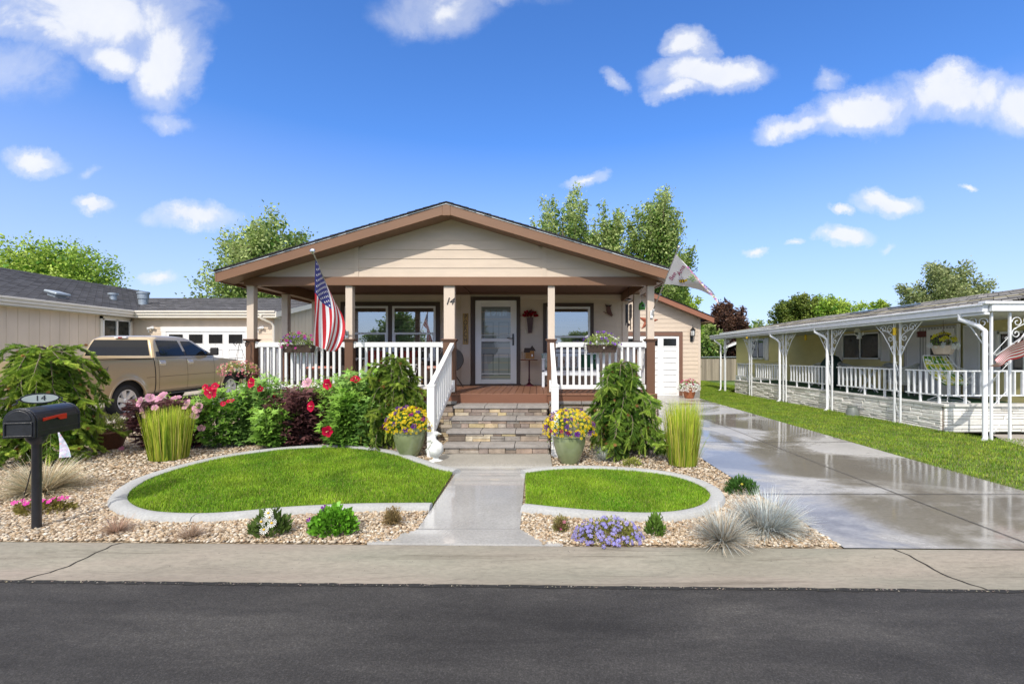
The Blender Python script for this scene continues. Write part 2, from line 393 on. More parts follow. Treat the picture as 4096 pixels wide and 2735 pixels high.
def concrete(name, c, wet=0, scale=1.0, dirt=.3, stretch=(1, 1, 1), streak=False, rough=.85, sheen=0):
    m, nt, b = newmat(name); v = coord(nt, stretch)
    n1 = noise(nt, v, 1.1*scale, 8, .65); n2 = noise(nt, v, 40, 5, .7); n3 = noise(nt, v, .5*scale, 9, .64, 1.0)
    lo = tuple(x*.78 for x in c); o = ramp(nt, n1, [(.3, lo), (.65, c)]).outputs['Color']
    o = mixc(nt, .35, o, ramp(nt, n2, [(.35, (.55, .55, .55)), (.6, (1.15, 1.15, 1.15))]).outputs['Color'], 'MULTIPLY')
    d = ramp(nt, noise(nt, v, 2.3*scale, 8, .75, 1.0), [(.55, 0), (.75, 1)])
    o = mixc(nt, mth(nt, 'MULTIPLY', d.outputs['Color'], dirt), o, tuple(x*.42 for x in c))
    b.inputs['Roughness'].default_value = rough
    if wet:
        w_ = ramp(nt, n3, [(.42, 0), (.56, 1)]) if not isinstance(wet, tuple) else ramp(nt, n3, [(wet[0], 0), (wet[1], 1)])
        o = mixc(nt, mth(nt, 'MULTIPLY', w_.outputs['Color'], .72), o, (.10, .086, .062))
        rr = ramp(nt, mth(nt, 'ADD', w_.outputs['Color'], mth(nt, 'MULTIPLY', mth(nt, 'SUBTRACT', noise(nt, v, 7, 4), .5), .5)), [(.0, .34), (.6, .10), (1, .06)])
        nt.links.new(rr.outputs['Color'], b.inputs['Roughness']); b.inputs['Specular IOR Level'].default_value = .30
        bump(nt, b, n2, .02, .004)
    elif sheen:
        rr = ramp(nt, n3, [(.3, sheen*.6), (.7, sheen*2)]); nt.links.new(rr.outputs['Color'], b.inputs['Roughness']); b.inputs['Specular IOR Level'].default_value = .5; b.inputs['Roughness'].default_value = .5; b.inputs['Coat Weight'].default_value = 1; b.inputs['Coat IOR'].default_value = 2.0; rc = ramp(nt, n3, [(.35, .02), (.7, .09)]); nt.links.new(rc.outputs['Color'], b.inputs['Coat Roughness'])
    else: bump(nt, b, n2, .25, .006)
    nt.links.new(o, b.inputs['Base Color']); return m
def mth(nt, op, a, b=None):
    n = nt.nodes.new('ShaderNodeMath'); n.operation = op
    for i, v in enumerate((a, b)):
        if v is None: continue
        if isinstance(v, (int, float)): n.inputs[i].default_value = v
        else: nt.links.new(v, n.inputs[i])
    return n.outputs[0]
CURBM = concrete('curb concrete', (.265, .243, .212), dirt=.6, scale=2.2, stretch=(.35, 1.6, 1))
def curbstreaks(m):
    nt = m.node_tree; b = nt.nodes['Principled BSDF']; src = b.inputs['Base Color'].links[0].from_socket
    n = noise(nt, coord(nt, (.28, 9, 1)), 1.3, 8, .75, .6); r = ramp(nt, n, [(.56, 0), (.66, .55)]); o = mixc(nt, r.outputs['Color'], src, (.07, .058, .045))
    n = noise(nt, coord(nt, (.15, 1.2, 1)), 1.0, 4, .6); r = ramp(nt, n, [(.35, (.86, .93, .86)), (.6, (1.08, 1.0, .98))]); o = mixc(nt, 1.0, o, r.outputs['Color'], 'MULTIPLY')
    n = noise(nt, coord(nt), 60, 2, .5); r = ramp(nt, n, [(.70, 0), (.76, .7)]); o = mixc(nt, r.outputs['Color'], o, (.04, .035, .03)); nt.links.new(o, b.inputs['Base Color'])
curbstreaks(CURBM)
EDGEM = concrete('edging concrete', (.42, .43, .43), dirt=.2)
WALKM = concrete('damp walk concrete', (.50, .50, .495), dirt=.12, sheen=.16)
DRIVEM = concrete('wet driveway concrete', (.45, .44, .42), wet=(.41, .55), dirt=.5, scale=1.3, stretch=(.55, .75, 1))
DRYM = concrete('dry driveway concrete', (.43, .39, .34), dirt=.2)

def shingles(name, c, rot=0, var=.5, course=.14):
    m, nt, b = newmat(name); v = coord(nt, (1, 1, 1), (0, 0, rot))
    br = nt.nodes.new('ShaderNodeTexBrick'); nt.links.new(v, br.inputs['Vector'])
    br.inputs['Scale'].default_value = 1; br.inputs['Brick Width'].default_value = .3; br.inputs['Row Height'].default_value = course
    br.inputs['Mortar Size'].default_value = .012; br.inputs['Mortar Smooth'].default_value = .3
    br.inputs['Color1'].default_value = rgba(tuple(x*(1-var) for x in c)); br.inputs['Color2'].default_value = rgba(tuple(x*(1+var) for x in c)); br.inputs['Mortar'].default_value = rgba(tuple(x*.25 for x in c))
    o = mixc(nt, .5, br.outputs['Color'], ramp(nt, noise(nt, v, 2.0, 8, .75), [(.3, (.5, .5, .5)), (.7, (1.4, 1.4, 1.4))]).outputs['Color'], 'MULTIPLY')
    nt.links.new(o, b.inputs['Base Color']); b.inputs['Roughness'].default_value = .95; b.inputs['Specular IOR Level'].default_value = .2
    bump(nt, b, br.outputs['Fac'], -.6, .02); return m
SH_BLACK = shingles('black roof shingles', (.03, .03, .034), 0, .4)
SH_GREY = shingles('charcoal roof shingles', (.11, .11, .12), 0, .35, .13)
SH_GREYR = shingles('charcoal roof shingles across', (.11, .11, .12), pi/2, .35, .14)
SH_TAN = shingles('weathered grey roof shingles', (.42, .40, .37), pi/2, .6, .14)
SH_FAR = shingles('distant grey roof shingles', (.17, .175, .17), 0, .2, .14)

# ------------------------------------------------------------------ ground, street, curb
CS = -.0195                      # the street runs very slightly askew to the house front
def yc(x): return 3.735+CS*x     # back of the curb
def ya(x): return 3.312+CS*x     # asphalt edge
def sheet(name, pts, z, m, kind='structure'):
    me = bpy.data.meshes.new(name); me.from_pydata([(p[0], p[1], (p[2] if len(p) > 2 else z)) for p in pts], [], [tuple(range(len(pts)))]); me.update()
    if me.polygons[0].normal.z < 0: me.flip_normals()
    o = link(name, me, m); tag(o, kind=kind); return o
GRASSB = mat('lawn soil and thatch', (.085, .125, .02), .95, .45, 9, .5, 60)
GRASSD = mat('far grass', (.10, .17, .03), .95, .3, .8, .4, 30)
sheet('ground', [(-600, -600), (600, -600), (600, 900), (-600, 900)], -.2, GRASSD)
m, nt, b = newmat('asphalt'); v = coord(nt)
n1 = noise(nt, v, 95, 4, .85); n2 = noise(nt, coord(nt, (.35, 1.2, 1)), 1.6, 8, .7, .4); n3 = noise(nt, v, 5.5, 8, .8, 1.5)
o = ramp(nt, n2, [(.32, (.026, .025, .026)), (.5, (.05, .048, .048)), (.68, (.085, .081, .078))]).outputs['Color']
o = mixc(nt, .75, o, ramp(nt, n1, [(.36, (.30, .30, .30)), (.55, (1.0, 1.0, 1.0)), (.66, (2.2, 2.2, 2.2)), (.78, (5, 5, 5))]).outputs['Color'], 'MULTIPLY')
sp = ramp(nt, n3, [(.66, 0), (.76, 1)]); o = mixc(nt, mth(nt, 'MULTIPLY', sp.outputs['Color'], .7), o, (.15, .14, .13))
sp2 = ramp(nt, noise(nt, coord(nt, (1.6, 1, 1)), 3.1, 10, .85, 2), [(.60, 0), (.72, 1)]); o = mixc(nt, mth(nt, 'MULTIPLY', sp2.outputs['Color'], .8), o, (.014, .014, .015))
vo = nt.nodes.new('ShaderNodeTexVoronoi'); vo.feature = 'DISTANCE_TO_EDGE'; vo.inputs['Scale'].default_value = 1.3
dv = nd(nt, 'ShaderNodeTexNoise', Scale=3, Detail=6); nt.links.new(v, dv.inputs['Vector'])
nt.links.new(mixc(nt, .18, v, dv.outputs['Color']), vo.inputs['Vector'])
ck = ramp(nt, vo.outputs['Distance'], [(0, 1), (.006, 0)]); o = mixc(nt, mth(nt, 'MULTIPLY', ck.outputs['Color'], ramp(nt, n2, [(.5, 0), (.66, .55)]).outputs['Color']), o, (.10, .097, .093))
nt.links.new(o, b.inputs['Base Color']); b.inputs['Roughness'].default_value = .78; b.inputs['Specular IOR Level'].default_value = .4
bump(nt, b, n1, .8, .012); ASPH = m
street = sheet('street', [(-90, -5.5+CS*-90), (90, -5.5+CS*90), (90, ya(90)), (-90, ya(-90))], -.13, ASPH)
# rolled curb and gutter, cut into slabs by joints
def curb(ysign=1):
    pr = [(0, -.5), (0, -.128), (.06, -.122), (.17, -.112), (.24, -.085), (.31, -.045), (.37, -.02), (.423, -.012), (.423, -.5)]
    mb = MB(); xs = [-90]+list(np.arange(-13.8, 12, 3.05))+[90]
    cuts = [-90, -13.5, -10.4, -7.2, 6.0, 9.2, 12.4, 90]
    for a, b_ in zip(cuts[:-1], cuts[1:]):
        a += .006; b_ -= .006; N = max(1, int((b_-a)/.1)) if b_-a < 12 else 1
        for i in range(N):
            x0 = a+(b_-a)*i/N; x1 = a+(b_-a)*(i+1)/N
            vs = [(x, ya(x)+p[0]+random.uniform(-.0, .0), p[1]) for x in (x0, x1) for p in pr]; n = len(pr)
            mb.add(vs, [(j, j+1, n+j+1, n+j) for j in range(n-1)])
    o = mb.build('curb', CURBM, smooth=True); tag(o, kind='structure')
curb()
# crack filler / dark ragged seam where the asphalt meets the gutter
mb = MB(); xs = np.arange(-9, 9, .06)
mb.col = (1, 1, 1)
lo = [(x, ya(x)-.012-random.uniform(0, .02), -.1265) for x in xs]; hi = [(x, ya(x)+.006+random.uniform(0, .012), -.1235) for x in xs]
mb.add(lo+hi, [(i, i+1, len(xs)+i+1, len(xs)+i) for i in range(len(xs)-1)])
tag(mb.build('road_seam', mat('tar seam', (.015, .015, .016), .9, .3, 30)), kind='structure')
gp = rng.uniform(-9, 9, 900); gpy = ya(gp)-.004+rng.normal(0, .008, 900); V_, F_, C_ = inst([(-.5, -.35, 0), (.5, -.3, 0), (.4, .4, 0), (-.45, .3, 0), (0, 0, .5)], [(0, 1, 4, 4), (1, 2, 4, 4), (2, 3, 4, 4), (3, 0, 4, 4)], np.stack([gp, gpy, np.full(900, -.124)], 1), yawR(rng.uniform(0, 6.3, 900)), rng.uniform(.003, .013, 900), tone(900, (.17, .15, .125), .7))
tag(npmesh('road_grit', V_, F_, mat('grit', (1, 1, 1), .9, .1, 30, col=True), C_), 'loose grit lying in the seam between asphalt and gutter', 'grit', None, 'stuff')
mb = MB()
for x0, dx in ((-3.66, .0), (2.98, .0)):
    px = [(x0-.20+.40*t+random.uniform(-.015, .015), t) for t in np.linspace(0, 1, 12)] if x0 < 0 else [(x0+.26-.36*t+random.uniform(-.012, .012), t) for t in np.linspace(0, 1, 12)]
    prf = lambda t: np.interp(t*.423, [0, .06, .17, .24, .31, .37, .423], [-.128, -.122, -.112, -.085, -.045, -.02, -.012])+.003
    L = [(x, ya(x)+t*.423, prf(t)) for x, t in px]
    mb.add([(p[0]-.006-random.uniform(0, .004), p[1], p[2]) for p in L]+[(p[0]+.006+random.uniform(0, .004), p[1], p[2]) for p in L], [(i, i+1, 12+i+1, 12+i) for i in range(11)])
tag(mb.build('curb_crack', mat('crack dark', (.02, .018, .016), .95)), kind='structure')

# gravel bed sheet under the loose stones
m, nt, b = newmat('gravel base'); v = coord(nt)
vo = nt.nodes.new('ShaderNodeTexVoronoi'); vo.inputs['Scale'].default_value = 34; nt.links.new(v, vo.inputs['Vector'])
sp = nt.nodes.new('ShaderNodeSeparateColor'); nt.links.new(vo.outputs['Color'], sp.inputs[0])
o = ramp(nt, sp.outputs[0], [(0, (.20, .145, .09)), (.3, (.36, .28, .19)), (.6, (.46, .38, .28)), (.85, (.58, .50, .40)), (1, (.30, .2, .12))]).outputs['Color']
dk = ramp(nt, vo.outputs['Distance'], [(.3, (1, 1, 1)), (.75, (.3, .27, .22))]); o = mixc(nt, 1.0, o, dk.outputs['Color'], 'MULTIPLY')
nt.links.new(o, b.inputs['Base Color']); b.inputs['Roughness'].default_value = .85
bump(nt, b, vo.outputs['Distance'], -1.0, .02); GRAVB = m
DX0, DX1 = 2.5, 5.62          # driveway
sheet('gravel_bed', [(-9.3, yc(-9.3)+.005), (DX0-.008, yc(DX0)+.005), (DX0-.008, 16.5), (-9.3, 16.5)], -.012, GRAVB)
sheet('driveway', [(DX0, yc(DX0)+.005, -.006), (DX1, yc(DX1)+.005, -.006), (DX1, 6.5, .0), (DX1, 16.6, .11), (DX0, 16.6, .11), (DX0, 6.5, .0)], 0, DRIVEM)
mb = MB()
for y in (5.1, 8.1, 11.1, 14.0): z = max(0, (y-6.5)*.0109)+.004; mb.add([(DX0, y, z), (DX1, y, z), (DX1, y+.014, z), (DX0, y+.014, z)], [(0, 1, 2, 3)])
mb.add([(4.06, yc(4), .0), (4.075, yc(4), .0), (4.075, 6.5, .004), (4.06, 6.5, .004)], [(0, 1, 2, 3)]); mb.add([(4.06, 6.5, .004), (4.075, 6.5, .004), (4.075, 16.4, .112), (4.06, 16.4, .112)], [(0, 1, 2, 3)])
tag(mb.build('driveway_joint', mat('joint dark', (.09, .085, .08), .9)), kind='structure')
sheet('neighbour_driveway', [(-13.6, yc(-13), -.01), (-9.3, yc(-9), -.01), (-9.3, 7, .0), (-9.3, 17.5, .24), (-13.6, 17.5, .24), (-13.6, 7, .0)], 0, DRYM)
sheet('left_yard', [(-60, yc(-60), -.03), (-13.6, yc(-13.6), -.03), (-13.6, 30, -.03), (-60, 30, -.03)], 0, GRASSD)
sheet('patio_slab', [(7.7, 6.2), (14, 6.2), (14, 8.9), (9.0, 9.0), (8.6, 8.4)], .006, DRYM)
# front walk: slab, flare, pad
LX, RX = -1.06, -.145
mb = MB(); mb.prism([(-1.40, yc(-1.4)+.006), (.22, yc(.22)+.006), (RX, 4.06), (RX, 6.02), (.22, 6.18), (.22, 6.46), (-1.46, 6.46), (-1.46, 6.26), (LX, 6.02), (LX, 4.06)], lambda u, v, w: (u, v, w), -.1, .004)
tag(mb.build('walkway', WALKM), kind='structure')
mb = MB(); mb.box(-1.46, .22, 6.4, 7.1, -.1, .035); tag(mb.build('step_pad', concrete('step pad concrete', (.34, .32, .28), dirt=.1)), kind='structure')
mb = MB()
for y in (4.06, 6.0): mb.box(LX+.005, RX-.005, y, y+.010, .0, .0065)
tag(mb.build('walkway_joint', mat('joint grey', (.2, .2, .2), .9)), kind='structure')

# ------------------------------------------------------------------ lawns with concrete edging
def smoothpoly(P, n=6, closed=True):
    P = [Vector((p[0], p[1])) for p in P]; out = []; N = len(P)
    for i in range(N if closed else N-1):
        p0, p1, p2, p3 = (P[(i-1) % N], P[i], P[(i+1) % N], P[(i+2) % N]) if closed else (P[max(i-1, 0)], P[i], P[i+1], P[min(i+2, N-1)])
        for k in range(n):
            t = k/n; out.append(.5*((2*p1)+(p2-p0)*t+(2*p0-5*p1+4*p2-p3)*t*t+(3*p1-p0-3*p2+p3)*t**3))
    if not closed: out.append(P[-1])
    return out
LAWN_L = smoothpoly([G(*p) for p in [(1038, 1088), (1000, 1080), (960, 1066), (920, 1052), (880, 1041), (820, 1033), (740, 1030), (660, 1034), (580, 1043), (500, 1057), (420, 1077), (350, 1100), (308, 1124), (292, 1145), (303, 1163), (340, 1177), (400, 1184), (480, 1185), (560, 1180), (640, 1172), (740, 1166), (850, 1162), (992, 1161)]], 5, False)
LAWN_R = smoothpoly([G(*p) for p in [(1206, 1090), (1250, 1084), (1320, 1080), (1400, 1082), (1480, 1088), (1545, 1098), (1595, 1114), (1624, 1132), (1628, 1148), (1614, 1162), (1585, 1173), (1540, 1181), (1480, 1184), (1400, 1181), (1300, 1173), (1206, 1163)]], 5, False)
for nm, P in (('left', LAWN_L), ('right', LAWN_R)):
    sheet('lawn', [(p.x, p.y) for p in P], .012, GRASSB)
    N = len(P); mb = MB(); rows = []
    prof = [(0.0, -.02), (.0, .035), (.03, .05), (.09, .056), (.135, .045), (.155, .015), (.16, -.02)]
    nrm = []
    for i in range(N):
        d = (P[min(i+1, N-1)]-P[max(i-1, 0)]); n = Vector((-d.y, d.x)).normalized()
        nrm.append(n if nm == 'right' else n)
    # outward direction: away from centroid
    cx = sum((p.x for p in P))/N; cy = sum((p.y for p in P))/N
    sg = 1 if (nrm[N//2].dot(P[N//2]-Vector((cx, cy))) > 0) else -1
    jl = set(); acc_ = 0; seg = [0]
    for i in range(1, N):
        acc_ += (P[i]-P[i-1]).length
        if acc_ > 1.25: seg.append(i); acc_ = 0
    seg.append(N-1)
    for a, b_ in zip(seg[:-1], seg[1:]):
        ids = list(range(a, b_+1)); pts = []
        for q, i in enumerate(ids):
            p = P[i]; n = nrm[i]*sg
            if q == len(ids)-1 and i < N-1: p = p-(P[i]-P[i-1]).normalized()*.008
            pts += [(p.x+n.x*u, p.y+n.y*u, z) for u, z in prof]
        k = len(prof); mb.add(pts, [(r*k+j, r*k+j+1, (r+1)*k+j+1, (r+1)*k+j) for r in range(len(ids)-1) for j in range(k-1)])
        mb.add(pts[:k], [tuple(range(k))]); mb.add(pts[-k:], [tuple(range(k))])
    o = mb.build('lawn_edging', EDGEM, smooth=True)
    tag(o, 'curved pale concrete edging around the larger lawn left of the walkway' if nm == 'left' else 'curved pale concrete edging around the smaller oval lawn right of the walkway', 'edging', 'concrete lawn edgings')
LAWNM = leafmat('lawn blades', rough=.6, trans=.35, spec=.25)
def lawn_blades(name, poly, n, h, w, label, cols, zf=lambda x, y: .012, shr=0.02, parent=None, tuft=.5):
    xs = [p[0] for p in poly]; ys = [p[1] for p in poly]; X = np.empty(0); Y = np.empty(0)
    while len(X) < n:
        a = rng.uniform(min(xs), max(xs), n); b = rng.uniform(min(ys), max(ys), n); k = inpoly(a, b, poly); X = np.append(X, a[k]); Y = np.append(Y, b[k])
    X = X[:n]; Y = Y[:n]; P = np.stack([X, Y, np.array([zf(0, 0)]*n) if not callable(zf) else np.array(zf(X, Y))*np.ones(n)], 1)
    patch = np.sin(X*3.1+1.3*np.sin(Y*2.3))*np.sin(Y*3.7+.7*np.sin(X*4.1))+.6*np.sin(X*7.3+Y*5.1)
    k = np.clip(patch*.20+.5+rng.normal(0, .28, n), 0, 1)[:, None]
    C = np.array(cols[0])[None]*(1-k)+np.array(cols[1])[None]*k
    dry = rng.random(n) < .07; C[dry] = np.array((.42, .38, .14)); C *= rng.uniform(.5, 1.35, (n, 1))
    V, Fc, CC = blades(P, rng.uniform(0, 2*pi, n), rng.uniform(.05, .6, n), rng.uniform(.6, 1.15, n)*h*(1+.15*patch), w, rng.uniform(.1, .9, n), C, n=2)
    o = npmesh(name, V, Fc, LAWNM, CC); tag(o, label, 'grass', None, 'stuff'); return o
GC = [(.10, .29, .014), (.40, .58, .04)]
lawn_blades('lawn_grass', [tuple(p) for p in LAWN_L], 120000, .042, .0055, 'short green grass filling the larger lawn left of the walkway', GC)
lawn_blades('lawn_grass', [tuple(p) for p in LAWN_R], 75000, .042, .0055, 'short green grass filling the oval lawn right of the walkway', GC)
NL = [(DX1+.01, yc(6)), (14, yc(14)), (14, 6.3), (8.6, 8.6), (8.42, 9.5), (8.42, 20), (10.5, 22.5), (10.5, 30.8), (5.4, 30.8), (5.4, 16.9), (DX1+.01, 16.6)]
sheet('neighbour_lawn', NL, -.004, mat('neighbour lawn soil', (.11, .15, .03), .95, .4, 3, .5, 40))
lawn_blades('neighbour_grass', NL, 230000, .042, .009, 'mown green lawn strip between the wet driveway and the yellow neighbour house', [(.11, .29, .014), (.42, .52, .06)], zf=lambda x, y: -.004)

# ------------------------------------------------------------------ gravel stones
bm = bmesh.new(); bmesh.ops.create_icosphere(bm, subdivisions=1, radius=1)
tv = np.array([v.co[:] for v in bm.verts]); tf3 = np.array([[v.index for v in f.verts] for f in bm.faces]); bm.free()
def pebbles(name, n, x0, x1, y0, y1, s0, s1, label, dens=None):
    X = np.empty(0); Y = np.empty(0)
    while len(X) < n:
        a = rng.uniform(x0, x1, n); b = y0+(y1-y0)*rng.random(n)**1.0
        k = b > 3.735+CS*a+.02
        k &= ~inpoly(a, b, [tuple(p) for p in OUT_L]) & ~inpoly(a, b, [tuple(p) for p in OUT_R])
        k &= ~((a > LX-.01) & (a < RX+.01) & (b < 7.1)) & ~((a > -1.47) & (a < .23) & (b > 6.2)) & ~inpoly(a, b, [(-1.41, 3.5), (.23, 3.5), (RX, 4.08), (LX, 4.08)]) & ~inpoly(a, b, [(LX, 6), (RX, 6), (.24, 6.16), (.24, 7), (-1.47, 7), (-1.47, 6.24)])
        k &= ~((b > 8.35) & (a > -5.5) & (a < 2.3)) & (a < DX0-.02)
        X = np.append(X, a[k]); Y = np.append(Y, b[k])
    X = X[:n]; Y = Y[:n]; s = rng.uniform(s0, s1, n)*rng.uniform(.75, 1.2, n)
    P = np.stack([X, Y, -.008+s*.28+rng.uniform(0, 1, n)**2*.012], 1)
    R = yawR(rng.uniform(0, 2*pi, n)); tl = rng.normal(0, .3, n); c, s_ = np.cos(tl), np.sin(tl); o = np.ones(n); z = np.zeros(n)
    R = R @ np.stack([np.stack([o, z, z], 1), np.stack([z, c, -s_], 1), np.stack([z, s_, c], 1)], 1)
    sc = np.stack([s*rng.uniform(.8, 1.25, n), s*rng.uniform(.55, .9, n), s*rng.uniform(.42, .62, n)], 1)
    pal = np.array([(.47, .38, .28), (.55, .47, .38), (.62, .56, .48), (.34, .25, .165), (.42, .31, .20), (.34, .305, .27), (.22, .165, .115), (.66, .63, .58), (.38, .27, .19)])
    C = pal[rng.choice(len(pal), n, p=[.2, .2, .13, .11, .12, .08, .05, .06, .05])]*rng.uniform(.75, 1.15, (n, 1))
    V, Fc, CC = inst(tv, tf3, P, R, sc, C)
    V += rng.normal(0, .0011, V.shape)
    return tag(npmesh(name, V, Fc, mat('river stones', (.90, .87, .81), .75, .12, 40, .1, 200, col=True), CC, smooth=True), label, 'gravel', None, 'stuff')
def outer(P, d=.15):
    N = len(P); cx = sum((p.x for p in P))/N; cy = sum((p.y for p in P))/N; out = []
    nr = [Vector((-(P[min(i+1, N-1)]-P[max(i-1, 0)]).y, (P[min(i+1, N-1)]-P[max(i-1, 0)]).x)).normalized() for i in range(N)]
    sg = 1 if nr[N//2].dot(P[N//2]-Vector((cx, cy))) > 0 else -1
    return [p+nr[i]*sg*d for i, p in enumerate(P)]
OUT_L = outer(LAWN_L); OUT_R = outer(LAWN_R)
pebbles('gravel', 38000, -7.2, 2.5, 3.7, 5.6, .010, .021, 'tan and brown river stones spread over the bed beside the curb')
pebbles('gravel', 34000, -9.2, 2.5, 5.6, 11.0, .014, .026, 'tan and brown river stones spread in front of the porch and under the shrubs')
# ------------------------------------------------------------------ house number 14
YF, YW = 8.55, 11.1            # porch front plane, wall behind the porch
HX0, HX1 = -5.45, 2.23
DZ = .85
house = thing('house', 'tan house with brown trim, gabled front porch and the number 14 on a post', 'house', ((HX0+HX1)/2, YW, 0))
H = house
fy = lambda y0: (lambda u, o, z: (u, y0-o, z))
# --- walls
mb = MB(); lap(mb, HX0+.12, HX1-.12, .6, 3.12, .176, fy(YW), zoff=.1)
mb.box(HX0, HX1, YW+.001, 25, .0, 3.1)
lap(mb, YW+.1, 16.6, .35, 3.0, .176, lambda u, o, z: (HX1+o, u, z)); lap(mb, YW+.1, 24.9, .35, 3.0, .176, lambda u, o, z: (HX0-o, u, z))
mb.build('wall', TAN, H)
mb = MB()
for x in (HX0, HX1-.12): mb.box(x-.012, x+.132, YW-.028, YW+.1, .6, 3.1)
mb.box(-1.83, -1.60, YW-.035, YW, .86, 3.1); mb.box(-2.3, -2.05, YW-.0165, YW, 2.9, 3.1)
mb.box(HX0+.13, -1.84, YW-.024, YW, 2.94, 3.1); mb.box(-.39, HX1-.13, YW-.024, YW, 2.94, 3.1)
mb.build('corner_trim', TAN2, H, bevel=.004)
# --- gable
SL = .297; AX = -1.6; AZ = 4.27; OH = 8.1
def rz_(x): return AZ-abs(x-AX)*SL       # underside-of-shingle height of the roof plane
mb = MB(); z = 3.035; h = .172
def strip(xa, xb, z0, z1, y, mb, board=.172, off=0):
    z = z0-off
    while z < z1:
        a = max(z, z0); b = min(z+board, z1)
        # clip against the slope: left and right limits at the lower and upper edge
        def lim(zz): w = (AZ-.1-zz)/SL; return max(xa, AX-w), min(xb, AX+w)
        l0, r0 = lim(a); l1, r1 = lim(b)
        if r0 > l0+.01:
            if r1 < l1: l1 = r1 = min(max(AX, xa), xb)
            mb.add([(l0, y-.014, a), (r0, y-.014, a), (r1, y-.002, b), (l1, y-.002, b), (l0, y, a), (r0, y, a)], [(0, 1, 2, 3), (4, 5, 1, 0)])
        z += board
TL, TR = -3.33, .115
strip(TL, TR, 3.03, AZ-.1, YF, mb); strip(HX0, TL-.08, 3.03, AZ, YF, mb, off=.01); strip(TR+.08, HX1, 3.03, AZ, YF, mb, off=.01)
mb.add([(HX0, YF+.02, 3.0), (HX1, YF+.02, 3.0), (AX, YF+.02, AZ-.03)], [(0, 1, 2)])
for x in (TL-.08, TR): mb.box(x, x+.08, YF-.022, YF, 3.03, rz_(x+.04)-.1)
mb.build('gable', TAN, H)
# --- roof
mb = MB(); RO = OH+.0
def slab(mb, xa, xb, y0, y1, top, th):
    za, zb = rz_(xa)+top, rz_(xb)+top
    mb.add([(xa, y0, za-th), (xb, y0, zb-th), (xb, y1, zb-th), (xa, y1, za-th), (xa, y0, za), (xb, y0, zb), (xb, y1, zb), (xa, y1, za)],
           [(0, 3, 2, 1), (4, 5, 6, 7), (0, 1, 5, 4), (1, 2, 6, 5), (2, 3, 7, 6), (3, 0, 4, 7)])
EL, ER = -5.72, 2.42
# shingle courses, each a slightly overlapping step
N = 30
for side in (-1, 1):
    xe = EL if side < 0 else ER
    for i in range(N):
        t0 = i/N; t1 = (i+1)/N; xa = xe+(AX-xe)*t0; xb = xe+(AX-xe)*t1; j = random.uniform(0, .012)
        za = rz_(xa)+.034; zb = rz_(xb)+.026
        mb.add([(xa, OH-.025-j, za), (xb, OH-.025-j, zb), (xb, 25.4, zb), (xa, 25.4, za), (xa, OH-.025-j, za-.034), (xb, OH-.025-j, zb-.022), (xa, 25.4, za-.034)],
               [(0, 1, 2, 3), (0, 4, 5, 1), (0, 3, 6, 4)])
roof = mb.build('roof', SH_BLACK, H)
mb = MB()
for xa, xb in ((EL, AX), (AX, ER)):
    za, zb = rz_(xa), rz_(xb)
    mb.add([(xa, OH-.012, za), (xb, OH-.012, zb), (xb, OH, zb), (xa, OH, za), (xa, OH-.012, za-.018), (xb, OH-.012, zb-.018)], [(0, 1, 2, 3), (0, 4, 5, 1)])
mb.build('drip_edge', WHT, roof)
mb = MB()
FH = .19
def rake(mb, xa, xb, y0, y1, d0, d1):
    za, zb = rz_(xa), rz_(xb)
    mb.add([(x, y, z) for y in (y0, y1) for x, z in ((xa, za-d1), (xb, zb-d1), (xb, zb-d0), (xa, za-d0))], [(0, 1, 2, 3), (7, 6, 5, 4), (0, 4, 5, 1), (1, 5, 6, 2), (2, 6, 7, 3), (3, 7, 4, 0)])
rake(mb, EL+.03, AX-.07, OH, OH+.03, .012, FH); rake(mb, AX+.07, ER-.03, OH, OH+.03, .012, FH)
zc = rz_(AX-.07); mb.add([(AX-.07, OH-.004, zc-FH-.01), (AX+.07, OH-.004, zc-FH-.01), (AX+.07, OH-.004, zc-.01), (AX, OH-.004, AZ-.012), (AX-.07, OH-.004, zc-.01), (AX-.07, OH+.03, zc-FH-.01), (AX+.07, OH+.03, zc-FH-.01), (AX+.07, OH+.03, zc-.01), (AX-.07, OH+.03, zc-.01)], [(0, 1, 2, 3, 4), (0, 5, 6, 1), (1, 6, 7, 2), (4, 8, 5, 0)])
for x in (EL, ER-.03): mb.box(x, x+.03, OH, 25, rz_(x)-.17, rz_(x)-.005)
mb.box(EL-.08, EL-.002, OH+.5, 24, rz_(EL)-.14, rz_(EL)-.02)
mb.build('fascia', BRN, H, bevel=.004)
mb = MB()      # soffits: sloping under the rake, flat at the eaves
for xa, xb in ((EL+.03, AX), (AX, ER-.03)):
    for d in (FH-.03,): mb.add([(xa, OH+.03, rz_(xa)-d), (xb, OH+.03, rz_(xb)-d), (xb, YF+.02, rz_(xb)-d), (xa, YF+.02, rz_(xa)-d)], [(0, 1, 2, 3)])
mb.box(EL+.02, HX0, YF-.02, 25, 2.93, 2.95); mb.box(HX1, ER-.02, YF-.02, 25, 2.93, 2.95)
mb.build('soffit', mat('brown soffit board', (.20, .115, .075), .5, .1, 3), H)
